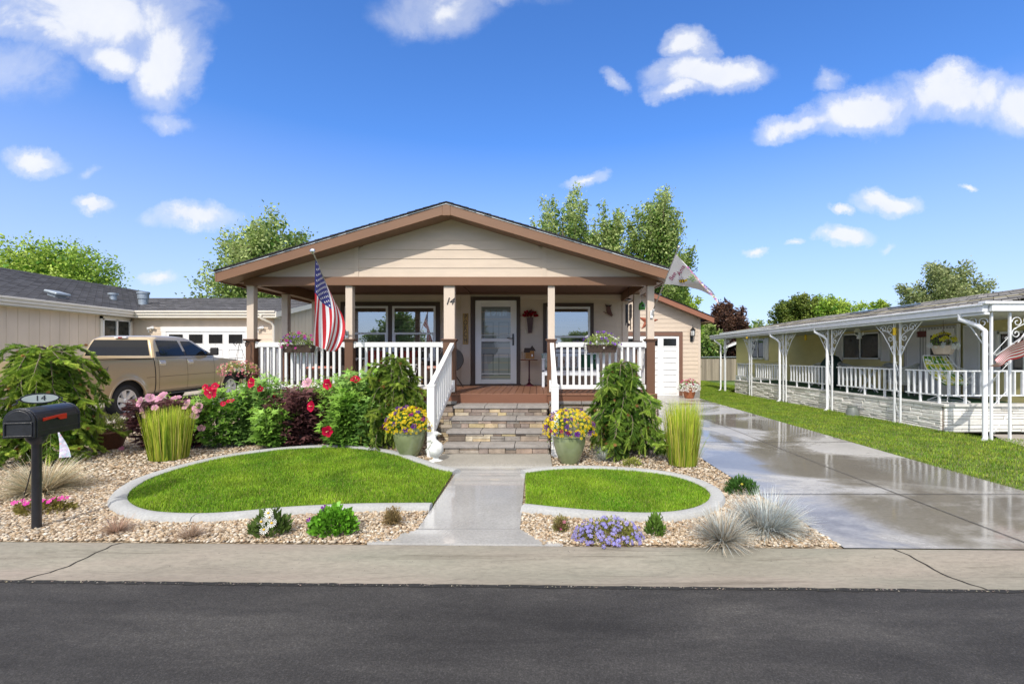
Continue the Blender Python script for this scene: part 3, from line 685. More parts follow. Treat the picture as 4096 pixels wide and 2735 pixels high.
# --- beams and porch ceiling
mb = MB()
mb.box(HX0-.01, HX1+.02, YF-.05, YF+.10, 2.872, 3.03)
mb.box(HX0+.02, HX0+.16, YF+.11, YW-.03, 2.88, 3.08); mb.box(HX1-.16, HX1-.02, YF+.11, YW-.03, 2.88, 3.08)
mb.build('beam', BRN, H, bevel=.004)
mb = MB(); mb.box(HX0+.16, HX1-.16, YF+.101, YW-.03, 3.085, 3.1); mb.box(HX0+.17, HX1-.17, YW-.09, YW-.036, 3.04, 3.084)
mb.build('ceiling', CEIL, H)
mb = MB()
for x in (-1.61,): mb.box(x-.02, x+.02, YF+.11, YW-.1, 3.06, 3.084)
mb.build('ceiling_batten', CEIL, H)
def ceiling_light(x, y):
    mb = MB(); mb.lathe([(.0, 0), (.10, 0), (.115, .012), (.12, .03), (0, .03)], (x, y, 3.052), 24); return mb.build('ceiling_light', mat('frosted lamp disc', (.75, .70, .6), .4, .02), H, smooth=True)
ceiling_light(-2.98, 9.6); ceiling_light(.24, 9.6)
mb = MB()
for x in (-3.40, -1.95-.25, 1.35): mb = MB(); mb.tube([(x, YF+.2, 3.085), (x, YF+.2, 3.02), (x+.012, YF+.2, 3.0), (x+.018, YF+.2, 3.02)], .006, 6); mb.build('ceiling_hook', WHT, H)
# --- porch posts
def post(x, y, w=.13, base=DZ, top=2.872):
    mb = MB(); mb.box(x-w/2, x+w/2, y, y+.13, 1.86, top); o = mb.build('post', TAN2, H, bevel=.004)
    mb = MB(); mb.box(x-w/2-.012, x+w/2+.012, y-.012, y+.142, base, 1.85); mb.build('sleeve', BRN2, o, bevel=.004)
    mb = MB(); mb.box(x-w/2-.045, x+w/2+.045, y-.045, y+.175, 1.851, 1.872); mb.box(x-w/2-.03, x+w/2+.03, y-.03, y+.16, 1.83, 1.85); mb.build('collar', BRN2, o, bevel=.003)
    return o
PXs = [-5.375, -3.52, -1.635, .285, 2.155]
posts = [post(PXs[0], YF), post(PXs[1], YF), post(PXs[2], YF, .205), post(PXs[3], YF), post(PXs[4], YF)]
pm1 = post(PXs[0], 9.72); pm2 = post(PXs[4], 9.72)
text('house_number', '14', .185, Matrix.Translation((PXs[2]+.005, YF-.008, 2.575)) @ FACE, BLK, posts[2], .004, shear=.32, spacing=.86)
# --- deck
mb = MB(); x = HX0+.02
while x < HX1: w = .136; mb.box(x, min(x+w-.006, HX1+.01), YF-.1, YW-.002, DZ-.03, DZ); x += w
mb.build('deck', DECK, H, bevel=.003, segs=1)
mb = MB(); mb.box(-1.42, .2, YF-.115, YF-.09, .645, DZ-.003); mb.box(HX0, -1.421, YF-.085, YF-.06, .66, DZ-.005); mb.box(.201, HX1, YF-.085, YF-.06, .66, DZ-.005)
mb.box(HX0-.02, HX0+.0, YF-.06, YW, .66, DZ-.005); mb.box(HX1+.012, HX1+.03, YF-.06, YW, .66, DZ-.005)
mb.build('deck_fascia', mat('deck fascia boards', (.17, .072, .040), .5, .12, 3, .05, stretch=(.3, 1, 1)), H, bevel=.003)
# --- stone skirt below the deck
STONEM = mat('ledge stone', (1, 1, 1), .85, .42, 9, .8, 45, col=True)
PAL = [(.56, .44, .28), (.34, .255, .20), (.22, .175, .14), (.62, .54, .41), (.42, .34, .27), (.28, .225, .195), (.60, .49, .28), (.46, .40, .335), (.38, .295, .245), (.30, .27, .24)]
MORT = mat('dark mortar', (.06, .05, .04), .95)
CAPM = mat('stone cap', (.25, .235, .22), .85, .15, 12, .5, 60)
for a, b in ((HX0-.02, -1.46),): mb = MB(); stones(mb, a, b, -.02, .655, lambda u, o, z: (u, YF-.085-o, z), PAL); mb.build('stone_skirt', STONEM, H)
mb = MB(); stones(mb, .23, HX1+.02, -.02, .655, lambda u, o, z: (u, YF-.085-o, z), PAL)
mb.build('stone_skirt', STONEM, H); mb = MB(); stones(mb, YF-.1, YW, -.02, .655, lambda u, o, z: (HX1+.03+o, u, z), PAL); mb.build('stone_skirt', STONEM, H); mb = MB(); stones(mb, YF-.1, YW, -.02, .655, lambda u, o, z: (HX0-.03-o, u, z), PAL)
sk = mb.build('stone_skirt', STONEM, H)
mb = MB(); mb.box(HX0-.01, HX1+.01, YF-.083, YW, -.05, .65); mb.build('mortar', MORT, sk)
mb = MB(); 
def capline(mb, a, b, y0, y1, z0, z1, step=.6):
    x = a
    while x < b-.05: e = min(x+step, b); mb.box(x+.004, e-.004, y0+random.uniform(-.004, .004), y1, z0, z1); x = e
capline(mb, HX0-.06, -1.47, YF-.155, YF-.064, .660, .715); mb.build('skirt_cap', CAPM, H, bevel=.008); mb = MB(); capline(mb, .24, HX1+.06, YF-.155, YF-.064, .660, .715)
mb.build('skirt_cap', CAPM, H, bevel=.008)
# --- entry steps
mb = MB(); ms = MB(); md = MB()
ys = [7.05, 7.34, 7.63, 7.92]; zs = [.17, .342, .512, .682]
for i, (y, z) in enumerate(zip(ys, zs)):
    zb = .035 if i == 0 else zs[i-1]
    stones(ms, -1.42, .185, zb, z-.045, lambda u, o, zz: (u, y+.035-o, zz), PAL, .045, .1)
    capline(mb, -1.455, .22, y-.015, (ys[i+1]+.05 if i < 3 else YF-.12), z-.045, z, .56)
    md.box(-1.41, .175, y+.04, 8.42, (-.05 if i == 0 else zs[i-1]-.04), z-.046)
for i, (y, z) in enumerate(zip(ys, zs)):
    y1 = ys[i+1] if i < 3 else YF-.12
    for sx_, xx in ((-1, -1.415), (1, .18)): stones(ms, y+.03, y1+.03, 0, z-.045, lambda u, o, zz: (xx+sx_*(o-.015), u, zz), PAL, .045, .1)
st = md.build('entry_steps', MORT, H); ms.build('riser', STONEM, st); mb.build('tread', mat('bluestone tread', (.27, .25, .235), .85, .18, 9, .45, 50), st, bevel=.006)
# --- railings
def railing(p, q, n, zt=1.81, zb=.925, name='railing'):
    "p,q: ends in plan (x,y)"
    P = Vector((p[0], p[1], 0)); Q = Vector((q[0], q[1], 0)); d = (Q-P).normalized(); L = (Q-P).length
    mb = MB(); mb.beam(P+Vector((0, 0, zt-.045)), Q+Vector((0, 0, zt-.045)), .06, .09); mb.beam(P+Vector((0, 0, zb+.04)), Q+Vector((0, 0, zb+.04)), .05, .08)
    for e, s_ in ((P, 1), (Q, -1)): mb.beam(e+Vector((0, 0, zt-.045))+d*s_*.0, e+d*s_*.03+Vector((0, 0, zt-.045)), .085, .12)
    r = mb.build(name, VINYL, H, bevel=.005)
    first = None; s_ = L/(n+1)
    for i in range(n):
        c = P+d*s_*(i+1)
        if first is None:
            m_ = MB(); m_.cbox((0, 0, (zt-.085+zb+.08)/2), (.044, .044, zt-.09-(zb+.08)+.012)); first = m_.build('baluster', VINYL, r, local=True, bevel=.003, segs=1); first.location = c-Vector(house.location)
        else:
            o = first.copy(); COL.objects.link(o); o.location = c-Vector(house.location)
    return r
yr = YF+.065
railing((PXs[0]+.08, yr), (PXs[1]-.08, yr), 14); railing((PXs[1]+.08, yr), (PXs[2]-.12, yr), 14)
railing((PXs[3]+.08, yr), (PXs[4]-.08, yr), 14)
for x in (PXs[0], PXs[4]): railing((x, YF+.145), (x, 9.705), 8); railing((x, 9.87), (x, YW-.03), 8)
# --- stair rails with newel posts
for x, px_ in ((-1.62, PXs[2]+.06), (.29, PXs[3]+.01)):
    mb = MB(); mb.box(x-.056, x+.056, 6.98, 7.092, -.02, 1.105); mb.box(x-.062, x+.062, 6.974, 7.098, 1.075, 1.105)
    mb.add([(x-.066, 6.97, 1.105), (x+.066, 6.97, 1.105), (x+.066, 7.102, 1.105), (x-.066, 7.102, 1.105), (x, 7.036, 1.135)], [(0, 1, 4), (1, 2, 4), (2, 3, 4), (3, 0, 4)])
    A = Vector((x, 7.05, 1.09)); B = Vector((px_, YF-.02, 1.76)); mb.beam(A, B, .075, .085)
    A2 = A+Vector((0, 0, -.78)); B2 = B+Vector((0, 0, -.76)); mb.beam(A2+Vector((0, .04, .03)), B2, .05, .07)
    mb.box(px_-.05, px_+.05, YF-.03, YF-.013, .88, 1.10)
    r = mb.build('stair_rail', VINYL, H, bevel=.004)
    for i in range(10):
        t = (i+1)/11; a = A2.lerp(B2, t); b_ = A.lerp(B, t)
        mb = MB(); mb.box(a.x-.018, a.x+.018, a.y-.018, a.y+.018, a.z, b_.z-.03); mb.build('baluster', VINYL, r)
# --- windows behind the porch
def window(x0, x1, z0, z1, y, parent, trim=.10, tm=DKB, sashes=1, mid=None, name='window', fm=VINYL, blinds=True, glass=GLS, depth=.03):
    mb = MB(); t = trim
    for a in ((x0, x1, z1-t, z1), (x0, x1, z0, z0+t), (x0, x0+t, z0+t, z1-t), (x1-t, x1, z0+t, z1-t)): mb.box(a[0], a[1], y-depth, y-.001, a[2], a[3])
    wi = (x1-x0-2*t-(sashes-1)*t)/sashes
    for k in range(1, sashes): xx = x0+t+k*wi+(k-1)*t; mb.box(xx, xx+t, y-depth, y-.001, z0+t, z1-t)
    w = mb.build(name, tm, parent, bevel=.003)
    for k in range(sashes):
        a = x0+t+k*(wi+t); b = a+wi; zz0, zz1 = z0+t, z1-t; f = .05; zm = mid if mid else (zz0+zz1)/2
        mb = MB()
        for q in ((a, b, zz1-f, zz1), (a, b, zz0, zz0+f), (a, a+f, zz0+f, zz1-f), (b-f, b, zz0+f, zz1-f), (a+f, b-f, zm-.025, zm+.025)): mb.box(q[0], q[1], y-depth-.014, y-.004, q[2], q[3])
        mb.box(a+f, a+f+.025, y-depth-.006, y-.004, zz0+f, zm-.025); mb.box(b-f-.025, b-f, y-depth-.006, y-.004, zz0+f, zm-.025); mb.box(a+f+.025, b-f-.025, y-depth-.006, y-.004, zz0+f, zz0+f+.025)
        mb.build('frame', fm, w, bevel=.003)
        mb = MB(); mb.box(a+f*.5, b-f*.5, y-.0035, y-.003, zz0, zz1); mb.build('interior', DARK, w)
        if blinds:
            mb = MB(); z = zz1-.06
            while z > zz0+.08: mb.add([(a+f, y-.022, z), (b-f, y-.022, z), (b-f, y-.006, z+.016), (a+f, y-.006, z+.016)], [(0, 1, 2, 3)]); z -= .05
            mb.build('blinds', BLIND, w)
        mb = MB(); mb.add([(a+f*.6, y-depth+.004, zz0), (b-f*.6, y-depth+.004, zz0), (b-f*.6, y-depth+.004, zz1), (a+f*.6, y-depth+.004, zz1)], [(0, 1, 2, 3)]); mb.build('pane', glass, w)
    return w
window(-4.76, -2.34, 1.33, 2.87, YW, H, .105, sashes=2, mid=2.10, depth=.035)
window(.17, 1.40, 1.55, 2.84, YW, H, .09, mid=2.02, depth=.035)
# --- front door with storm door
d0, d1, dz = -1.475, -.478, 2.90
mb = MB(); mb.box(-1.585, -1.475, YW-.045, YW-.001, DZ+.005, 2.99); mb.box(-.478, -.388, YW-.045, YW-.001, DZ+.005, 2.99); mb.box(-1.475, -.478, YW-.045, YW-.001, 2.90, 2.99); mb.box(-1.6, -.37, YW-.07, YW-.001, DZ, DZ+.03)
trim = mb.build('door_trim', DKB, H, bevel=.003)
IND = mat('grey inner door', (.40, .40, .395), .5, .03, 3)
mb = MB(); mb.box(d0+.05, d1-.05, YW-.012, YW-.002, DZ+.03, dz)
door = mb.build('front_door', IND, H)
mb = MB()
for cx_ in (-1.17, -.79):
    for z0_, z1_ in ((1.08, 1.62), (1.86, 2.38)):
        for q in ((cx_-.13, cx_+.13, z1_-.02, z1_), (cx_-.13, cx_+.13, z0_, z0_+.02), (cx_-.13, cx_-.11, z0_, z1_), (cx_+.11, cx_+.13, z0_, z1_)): mb.box(q[0], q[1], YW-.02, YW-.0125, q[2], q[3])
mb.build('panel_moulding', mat('grey moulding', (.24, .24, .24), .5), door)
mb = MB()
for k in range(4): x = -1.235+k*.137; mb.box(x, x+.115, YW-.018, YW-.0125, 2.53, 2.68)
mb.build('lite', mat('bright door lites', (.55, .6, .64), .2, .3, 20), door)
mb = MB()
for q in ((d0, d0+.145, DZ+.03, dz), (d1-.145, d1, DZ+.03, dz), (d0+.145, d1-.145, dz-.15, dz), (d0+.145, d1-.145, DZ+.03, 1.11-.12), (d0+.145, d1-.145, 1.905, 1.98), (d0+.145, d1-.145, 1.11, 1.135), (d0+.145, d1-.145, 2.05, 2.065)):
    mb.box(q[0], q[1], YW-.055, YW-.022, q[2], q[3])
storm = mb.build('storm_door', WHT, H, bevel=.006)
mb = MB()
for q in ((d0-.0, d0+.03, DZ+.03, dz+.0), (d1-.03, d1, DZ+.03, dz)): mb.box(q[0], q[1], YW-.075, YW-.056, q[2], q[3])
mb.box(d0, d1, YW-.075, YW-.056, dz-.03, dz+.001); mb.build('door_frame', WHT, trim, bevel=.003)
mb = MB(); mb.add([(d0+.14, YW-.04, DZ+.1), (d1-.14, YW-.04, DZ+.1), (d1-.14, YW-.04, dz-.14), (d0+.14, YW-.04, dz-.14)], [(0, 1, 2, 3)]); mb.build('pane', glassmat('storm glass', refl=.03, seethru=.92), storm)
mb = MB(); mb.box(d1-.098, d1-.062, YW-.083, YW-.056, 1.81, 2.09); mb.tube([(d1-.08, YW-.085, 1.98), (d1-.08, YW-.115, 1.985), (d1-.13, YW-.12, 1.975), (d1-.19, YW-.118, 1.985), (d1-.225, YW-.118, 1.995)], .009, 8); mb.build('handle', BLK, storm, bevel=.008)
mb = MB(); mb.box(-.27, -.235, YW-.03, YW-.012, 2.10, 2.19); mb.build('doorbell', mat('cream plastic', (.6, .55, .42), .4), H, bevel=.004)
# --- garage wing
GY = 16.6; gx1 = 5.98
def grz(x): return 4.55-(x-2.3)*.405
mb = MB(); z = .32; h = .152
while z < 4.5:
    b = z+h; r0 = min(gx1-.08, 2.3+(4.45-z)/.405); r1 = min(gx1-.08, 2.3+(4.45-b)/.405)
    segs = [(HX1, r0, r1)] if z > 2.42 else [(5.33, r0, r1)]
    for a, q0, q1 in segs: mb.add([(a, GY-.014, z), (q0, GY-.014, z), (q1, GY-.002, b), (a, GY-.002, b), (a, GY, z), (q0, GY, z)], [(0, 1, 2, 3), (4, 5, 1, 0)])
    z += h
mb.add([(HX1, GY+.02, .12), (gx1, GY+.02, .12), (gx1, GY+.02, grz(gx1)-.08), (HX1, GY+.02, 4.45)], [(0, 1, 2, 3)]); mb.add([(gx1, GY+.02, .12), (gx1, 24, .12), (gx1, 24, 2.95), (gx1, GY+.02, 2.95)], [(0, 1, 2, 3)])
mb.build('garage_wall', TAN, H)
mb = MB(); mb.box(gx1-.08, gx1+.01, GY-.02, GY+.1, .30, grz(gx1)-.12); mb.build('garage_corner_trim', TAN2, H)
mb = MB(); mb.box(gx1-.55, gx1-.01, GY+.005, GY+.3, -.1, .32); mb.build('footing', mat('footing concrete', (.25, .24, .23), .9, .2), H)
mb = MB(); gy0 = 16.15
for a, b, t in ((2.45, 6.32, 0),):
    mb.add([(a, gy0-.02, grz(a)+.03), (b, gy0-.02, grz(b)+.03), (b, 24, grz(b)+.03), (a, 24, grz(a)+.03), (a, gy0-.02, grz(a)), (b, gy0-.02, grz(b)), (b, 24, grz(b)), (a, 24, grz(a))], [(0, 1, 2, 3), (0, 4, 5, 1), (1, 5, 6, 2), (4, 7, 6, 5)])
mb.build('garage_roof', SH_BLACK, H)
mb = MB(); mb.add([(x, y, z) for y in (gy0, gy0+.03) for x, z in ((2.45, grz(2.45)-.17), (6.29, grz(6.29)-.19), (6.29, grz(6.29)-.005), (2.45, grz(2.45)-.005))], [(0, 1, 2, 3), (7, 6, 5, 4), (0, 4, 5, 1), (1, 5, 6, 2), (2, 6, 7, 3)])
mb.box(6.291, 6.32, gy0, 24, grz(6.3)-.19, grz(6.3)-.01)
mb.build('garage_fascia', mat('redder brown fascia', (.26, .105, .06), .5, .08, 4), H)
mb = MB(); mb.add([(2.45, gy0+.03, grz(2.45)-.15), (6.29, gy0+.03, grz(6.29)-.15), (6.29, GY, grz(6.29)-.15), (2.45, GY, grz(2.45)-.15)], [(0, 1, 2, 3)]); mb.box(gx1+.011, 6.29, gy0+.03, 24, grz(6.29)-.17, grz(6.29)-.15); mb.build('garage_soffit', mat('brown soffit board', (.2, .1, .07)), H)
def garage_door(parent, x0, x1, z0, z1, y, cols, rows, win=True, wm=None, rowwin=3):
    mb = MB(); mb.box(x0, x1, y-.03, y-.006, z0, z1); dr = mb.build('garage_door', WHT, parent)
    wv = (x1-x0)/cols; hr = (z1-z0)/rows
    pn = MB()
    for r in range(rows):
        if r: pn.box(x0, x1, y-.033, y-.0305, z0+r*hr-.006, z0+r*hr+.002)
        for c in range(cols):
            a = x0+c*wv+wv*.14; b = x0+(c+1)*wv-wv*.14; c0 = z0+r*hr+hr*.2; c1 = z0+(r+1)*hr-hr*.2
            if win and r == rows-1: continue
            for q in ((a, b, c1-.02, c1), (a, b, c0, c0+.02), (a, a+.02, c0+.02, c1-.02), (b-.02, b, c0+.02, c1-.02)): pn.box(q[0], q[1], y-.055, y-.0305, q[2], q[3])
            pn.box(a+.045, b-.045, y-.038, y-.0305, c0+.045, c1-.045)
    pn.build('panel_moulding', WHT, dr, bevel=.004, segs=1)
    if win:
        for c in range(cols):
            a = x0+c*wv+wv*.15; b = x0+(c+1)*wv-wv*.15; c0 = z0+(rows-1)*hr+hr*.18; c1 = z1-hr*.2
            f = MB()
            for q in ((a-.03, b+.03, c1, c1+.03), (a-.03, b+.03, c0-.03, c0), (a-.03, a, c0, c1), (b, b+.03, c0, c1)): f.box(q[0], q[1], y-.045, y-.0305, q[2], q[3])
            f = f.build('door_window', WHT, dr); g = MB(); g.box(a, b, y-.036, y-.0305, c0, c1); g.build('pane', mat('dark door pane', (.012, .013, .015), .08, .1), dr)
    return dr
garage_door(H, 2.5, 5.2, .115, 2.28, GY, 4, 5)
mb = MB(); mb.box(HX1+.02, 5.2, GY-.05, GY-.003, 2.281, 2.42); mb.box(5.2, 5.33, GY-.05, GY-.003, .115, 2.42); mb.build('garage_door_trim', mat('brown door trim', (.17, .085, .055), .5, .05), H, bevel=.003)

# ------------------------------------------------------------------ neighbour house on the left
hl = thing('house', 'low beige house with vertical siding, charcoal roof and a white garage door, behind the truck', 'house', (-16, 17.5, 0))
TANV = mat('beige vertical siding', (.66, .55, .44), .7, .07, 2.5, .2, 60, stretch=(1, 1, .3))
CREAM = mat('cream trim', (.72, .68, .6), .5, .04, 3)
K = 17.5; XW = -15.5; XE = -15.14
mb = MB(); y = 4.0
mb.box(-27, XW, 4, 22.5, -.1, 3.2)
while y < K: mb.box(XW, XW+.008, y+.006, min(y+.294, K), .1, 3.1); y += .3
mb.build('wall', TANV, hl)
mb = MB(); lap(mb, XW, -10.1, .2, 3.1, .2, fy(K)); mb.box(XW, -10.1, K+.001, 26, .1, 3.1); mb.build('garage_wall', TANV, hl)
mb = MB(); x = K+.0
while x < 24: mb.box(-10.099, -10.09, x+.006, x+.29, .2, min(4.4, 3.05+.26*(x-K) if x < 22 else 4.2)); x += .3
mb.add([(-10.098, K, 3.05), (-10.098, 26.4, 3.05), (-10.098, 22, 4.25)], [(0, 1, 2)])
mb.build('side_wall', TANV, hl)
# roofs
mb = MB()
XR, ZR = -21.3, 5.08
for i in range(44):
    t0 = i/44; t1 = (i+1)/44; xa = XE+(XR-XE)*t0; xb = XE+(XR-XE)*t1; za = 3.26+(ZR-3.26)*t0+.012; zb = 3.26+(ZR-3.26)*t1
    ye0 = 17.4+7.2*t0; ye1 = 17.4+7.2*t1
    mb.add([(xa, 3.5, za), (xb, 3.5, zb), (xb, ye1, zb), (xa, ye0, za), (xa, 3.5, za-.014), (xa, ye0, za-.014)], [(0, 1, 2, 3), (0, 3, 5, 4)])
mb.add([(XR, 3.5, ZR), (-27.5, 3.5, 3.26), (-27.5, 24, 3.26), (XR, 24.9, ZR)], [(0, 1, 2, 3)])
mb.build('roof', SH_GREYR, hl)
mb = MB()
for i in range(32):
    t0 = i/32; t1 = (i+1)/32; ya_ = K-.35+(22-K+.35)*t0; yb_ = K-.35+(22-K+.35)*t1; za = 3.24+(4.36-3.24)*t0+.01; zb = 3.24+(4.36-3.24)*t1
    xl0 = XE-6.1*t0; xl1 = XE-6.1*t1
    mb.add([(xl0, ya_, za), (-9.75, ya_, za), (-9.75, yb_, zb), (xl1, yb_, zb), (xl0, ya_, za-.012), (-9.75, ya_, za-.012)], [(0, 1, 2, 3), (0, 4, 5, 1)])
mb.add([(-20, 22, 4.36), (-9.75, 22, 4.36), (-9.75, 27, 3.2), (-20, 27, 3.2)], [(0, 1, 2, 3)])
mb.build('garage_roof', SH_GREY, hl)
mb = MB()
for z0_, z1_, o in ((3.10, 3.25, .0), (3.20, 3.26, .05)): mb.box(XE-.02, XE+.06+o, 3.5, K-.30, z0_, z1_); mb.box(XE+.0, -9.8, K-.42-o, K-.33, z0_, z1_-.003)
mb.box(XE-.04, XE-.0, 3.5, K-.30, 3.0, 3.1); mb.box(XE, -9.8, K-.37, K-.33, 3.0, 3.1); mb.box(XW, XE, 3.5, K-.3, 3.0, 3.02)
mb.box(XE, -9.8, K-.34, K, 3.0, 3.02)
mb.add([(x, y, z) for x in (-9.8, -9.76) for y, z in ((K-.42, 3.0), (22, 4.14), (22, 4.34), (K-.42, 3.22))], [(0, 1, 2, 3), (7, 6, 5, 4), (0, 4, 5, 1), (1, 5, 6, 2), (2, 6, 7, 3), (3, 7, 4, 0)])
mb.build('gutter', CREAM, hl, bevel=.008)
mb = MB(); mb.tube([(-10.35, K-.4, 3.1), (-10.35, K-.4, 2.98), (-10.1, K-.15, 2.82), (-10.05, K-.09, 2.7), (-10.05, K-.09, .3)], .045, 8); mb.build('downspout', CREAM, hl, smooth=True)
garage_door(hl, -14.2, -11.15, .25, 2.5, K, 4, 4)
mb = MB(); mb.box(-14.4, -10.95, K-.06, K-.003, 2.5, 2.68); mb.box(-14.38, -14.2, K-.05, K-.003, .25, 2.5); mb.box(-11.15, -10.98, K-.05, K-.003, .25, 2.5); mb.build('garage_door_trim', WHT, hl)
# side window in the wing
mb = MB(); wy0, wy1, wz0, wz1 = 16.15, 17.42, 1.7, 2.98
for q in ((wy0, wy1, wz1-.09, wz1), (wy0, wy1, wz0, wz0+.09), (wy0, wy0+.09, wz0, wz1), (wy1-.09, wy1, wz0, wz1)): mb.box(XW+.009, XW+.05, q[0], q[1], q[2], q[3])
w = mb.build('window', CREAM, hl)
mb = MB()
for q in ((wy0+.09, wy1-.09, wz1-.13, wz1-.09), (wy0+.09, wy1-.09, wz0+.09, wz0+.13), (wy0+.09, wy0+.13, wz0+.09, wz1-.09), (wy1-.13, wy1-.09, wz0+.09, wz1-.09), ((wy0+wy1)/2-.03, (wy0+wy1)/2+.03, wz0+.09, wz1-.09)): mb.box(XW+.012, XW+.06, q[0], q[1], q[2], q[3])
mb.build('frame', VINYL, w)
mb = MB(); mb.box(XW+.009, XW+.02, wy0+.1, wy1-.1, wz0+.1, wz1-.1); mb.build('pane', mat('dark window pane', (.02, .024, .022), .06, .3), w)
# roof vents
GALV = mat('galvanised metal', (.35, .40, .44), .4, .2, 6, metal=.5)
def roofz(x): return 3.26+(x-XE)/(XR-XE)*(ZR-3.26)
mb = MB(); v_ = (-16.05, 15.25); z = roofz(v_[0]); mb.T = Matrix.Translation((v_[0], v_[1], z+.09)) @ Matrix.Rotation(radians(16), 4, 'Y'); mb.box(-.22, .22, -.25, .25, -.0, .09); mb.box(-.15, .15, -.18, .18, -.12, 0); mb.build('box_vent', GALV, hl, bevel=.03)
mb = MB(); v_ = (-17.1, 18.4); z = roofz(v_[0]); mb.lathe([(.11, -.1), (.11, .18), (.17, .18), (.17, .26), (.0, .28)], (*v_, z), 16); mb.build('pipe_vent', GALV, hl, smooth=True)
mb = MB(); v_ = (-16.75, 19.4); z = 3.95; mb.lathe([(.17, -.3), (.17, .12), (.2, .14), (.2, .34), (.23, .35), (.23, .44), (.0, .45)], (*v_, z-.1), 16); mb.build('flue_pipe', GALV, hl, smooth=True)
mb = MB()
for x in (-14.75, -10.55):
    z = 2.62; mb.box(x-.06, x+.06, K-.05, K-.015, z-.05, z+.07)
    mb.tube([(x-.0, K-.05, z), (x-.08, K-.16, z-.02)], .045, 8, .05); mb.tube([(x+.02, K-.05, z), (x+.11, K-.14, z+.03)], .04, 8, .05); mb.tube([(x-.1, K-.06, z-.06), (x-.1, K-.06, z-.16)], .02, 6)
mb.build('security_light', WHT, hl, smooth=True)

# ------------------------------------------------------------------ neighbour house on the right
hr = thing('house', 'pale yellow house with long white scroll-bracket porch on a white stone base', 'house', (9.5, 15, 0))
YEL = mat('yellow siding paint', (.66, .58, .27), .65, .04, 3)
WX, FX = 10.55, 8.5
mb = MB(); 
lapx = lambda u, o, z: (WX-o, u, z)
lap(mb, 9.6, 23.8, .3, 2.75, .2, lapx); mb.box(WX, 19, 9.6, 24, -.1, 2.9); lap(mb, WX, 18, .3, 2.75, .2, lambda u, o, z: (u, 9.6-o, z)); mb.build('wall', YEL, hr)
WST = mat('white painted stone', (.84, .83, .80), .7, .06, 8, .9, 22, col=True, dirt=.15, dirtc=(.45, .36, .28))
mb = MB(); wp = [(1, 1, 1), (.96, .95, .93), (.9, .89, .87), (1, .98, .96)]
stones(mb, 9.52, 19.4, -.03, .5, lambda u, o, z: (FX-o, u, z), wp, .05, .10, .2, .6, .014, .03, .02)
stones(mb, FX, 13, -.03, .5, lambda u, o, z: (u, 9.5-o, z), wp, .05, .12, .25, .7, .012, .03, .008)
stones(mb, FX, WX, -.03, .5, lambda u, o, z: (u, 19.4+o, z), wp, .05, .12, .25, .7, .012, .03, .01)
stones(mb, WX, 12, .0, .6, lambda u, o, z: (u, 24+o, z), wp); stones(mb, 19.4, 24, .0, .55, lambda u, o, z: (WX-.02-o, u, z), wp, .06, .12, .2, .6)
sw = mb.build('stone_base', WST, hr)
mb = MB(); mb.box(FX+.005, WX, 9.505, 19.4, -.05, .5); mb.box(WX-.02, WX+3, 9.505, 10, -.05, .5); mb.build('mortar', mat('brown mortar', (.25, .17, .13), .9), sw)
mb = MB(); capline(mb, FX-.06, 13, 9.42, 9.72, .5, .555, 2); y = 9.72
while y < 19.3: mb.box(FX-.06, FX+.2, y+.004, min(y+2, 19.42)-.004, .5, .555); y += 2
mb.build('ledge_cap', mat('white stone cap', (.62, .61, .58), .8, .12, 9, .5, 40), hr, bevel=.008)
mb = MB(); mb.box(FX+.2, WX, 9.72, 19.4, .5, .53); mb.build('porch_floor', mat('green outdoor carpet', (.01, .06, .02), .95, .2, 30), hr)
# roofs
mb = MB()
def rr(x): return 2.50+(x-8.3)*.168
for i in range(46):
    t0 = i/46; t1 = (i+1)/46; xa = 8.3+6.9*t0; xb = 8.3+6.9*t1; y0 = 8.36; y1 = 21.6 if xa < 8.75 else (18.55 if xa < 9.9 else 24.4)
    mb.add([(xa, y0, rr(xa)+.012), (xb, y0, rr(xb)), (xb, y1, rr(xb)), (xa, y1, rr(xa)+.012), (xa, y0, rr(xa)-.02), (xa, y1, rr(xa)-.02)], [(0, 1, 2, 3), (0, 3, 5, 4)])
mb.add([(15.2, 8.36, rr(15.2)), (21, 8.36, 2.6), (21, 24.4, 2.6), (15.2, 24.4, rr(15.2))], [(0, 1, 2, 3)])
mb.build('roof', SH_TAN, hr)
mb = MB(); mb.box(8.45, WX+4, 8.45, 18.5, 2.37, 2.40); mb.build('porch_ceiling', mat('white porch ceiling', (.5, .5, .48), .6), hr)
mb = MB(); mb.box(8.2, 8.3, 8.36, 21.5, 2.36, 2.50); mb.box(8.17, 8.31, 8.34, 21.52, 2.475, 2.515); mb.box(8.24, 8.34, 8.36, 21.45, 2.31, 2.358)
mb.box(8.32, 14, 8.3, 8.40, 2.37, 2.53); mb.box(8.17, 14, 8.27, 8.42, 2.50, 2.55); mb.box(9.82, 9.93, 18.6, 24.4, 2.66, 2.79)
mb.build('gutter', WMET, hr, bevel=.01)
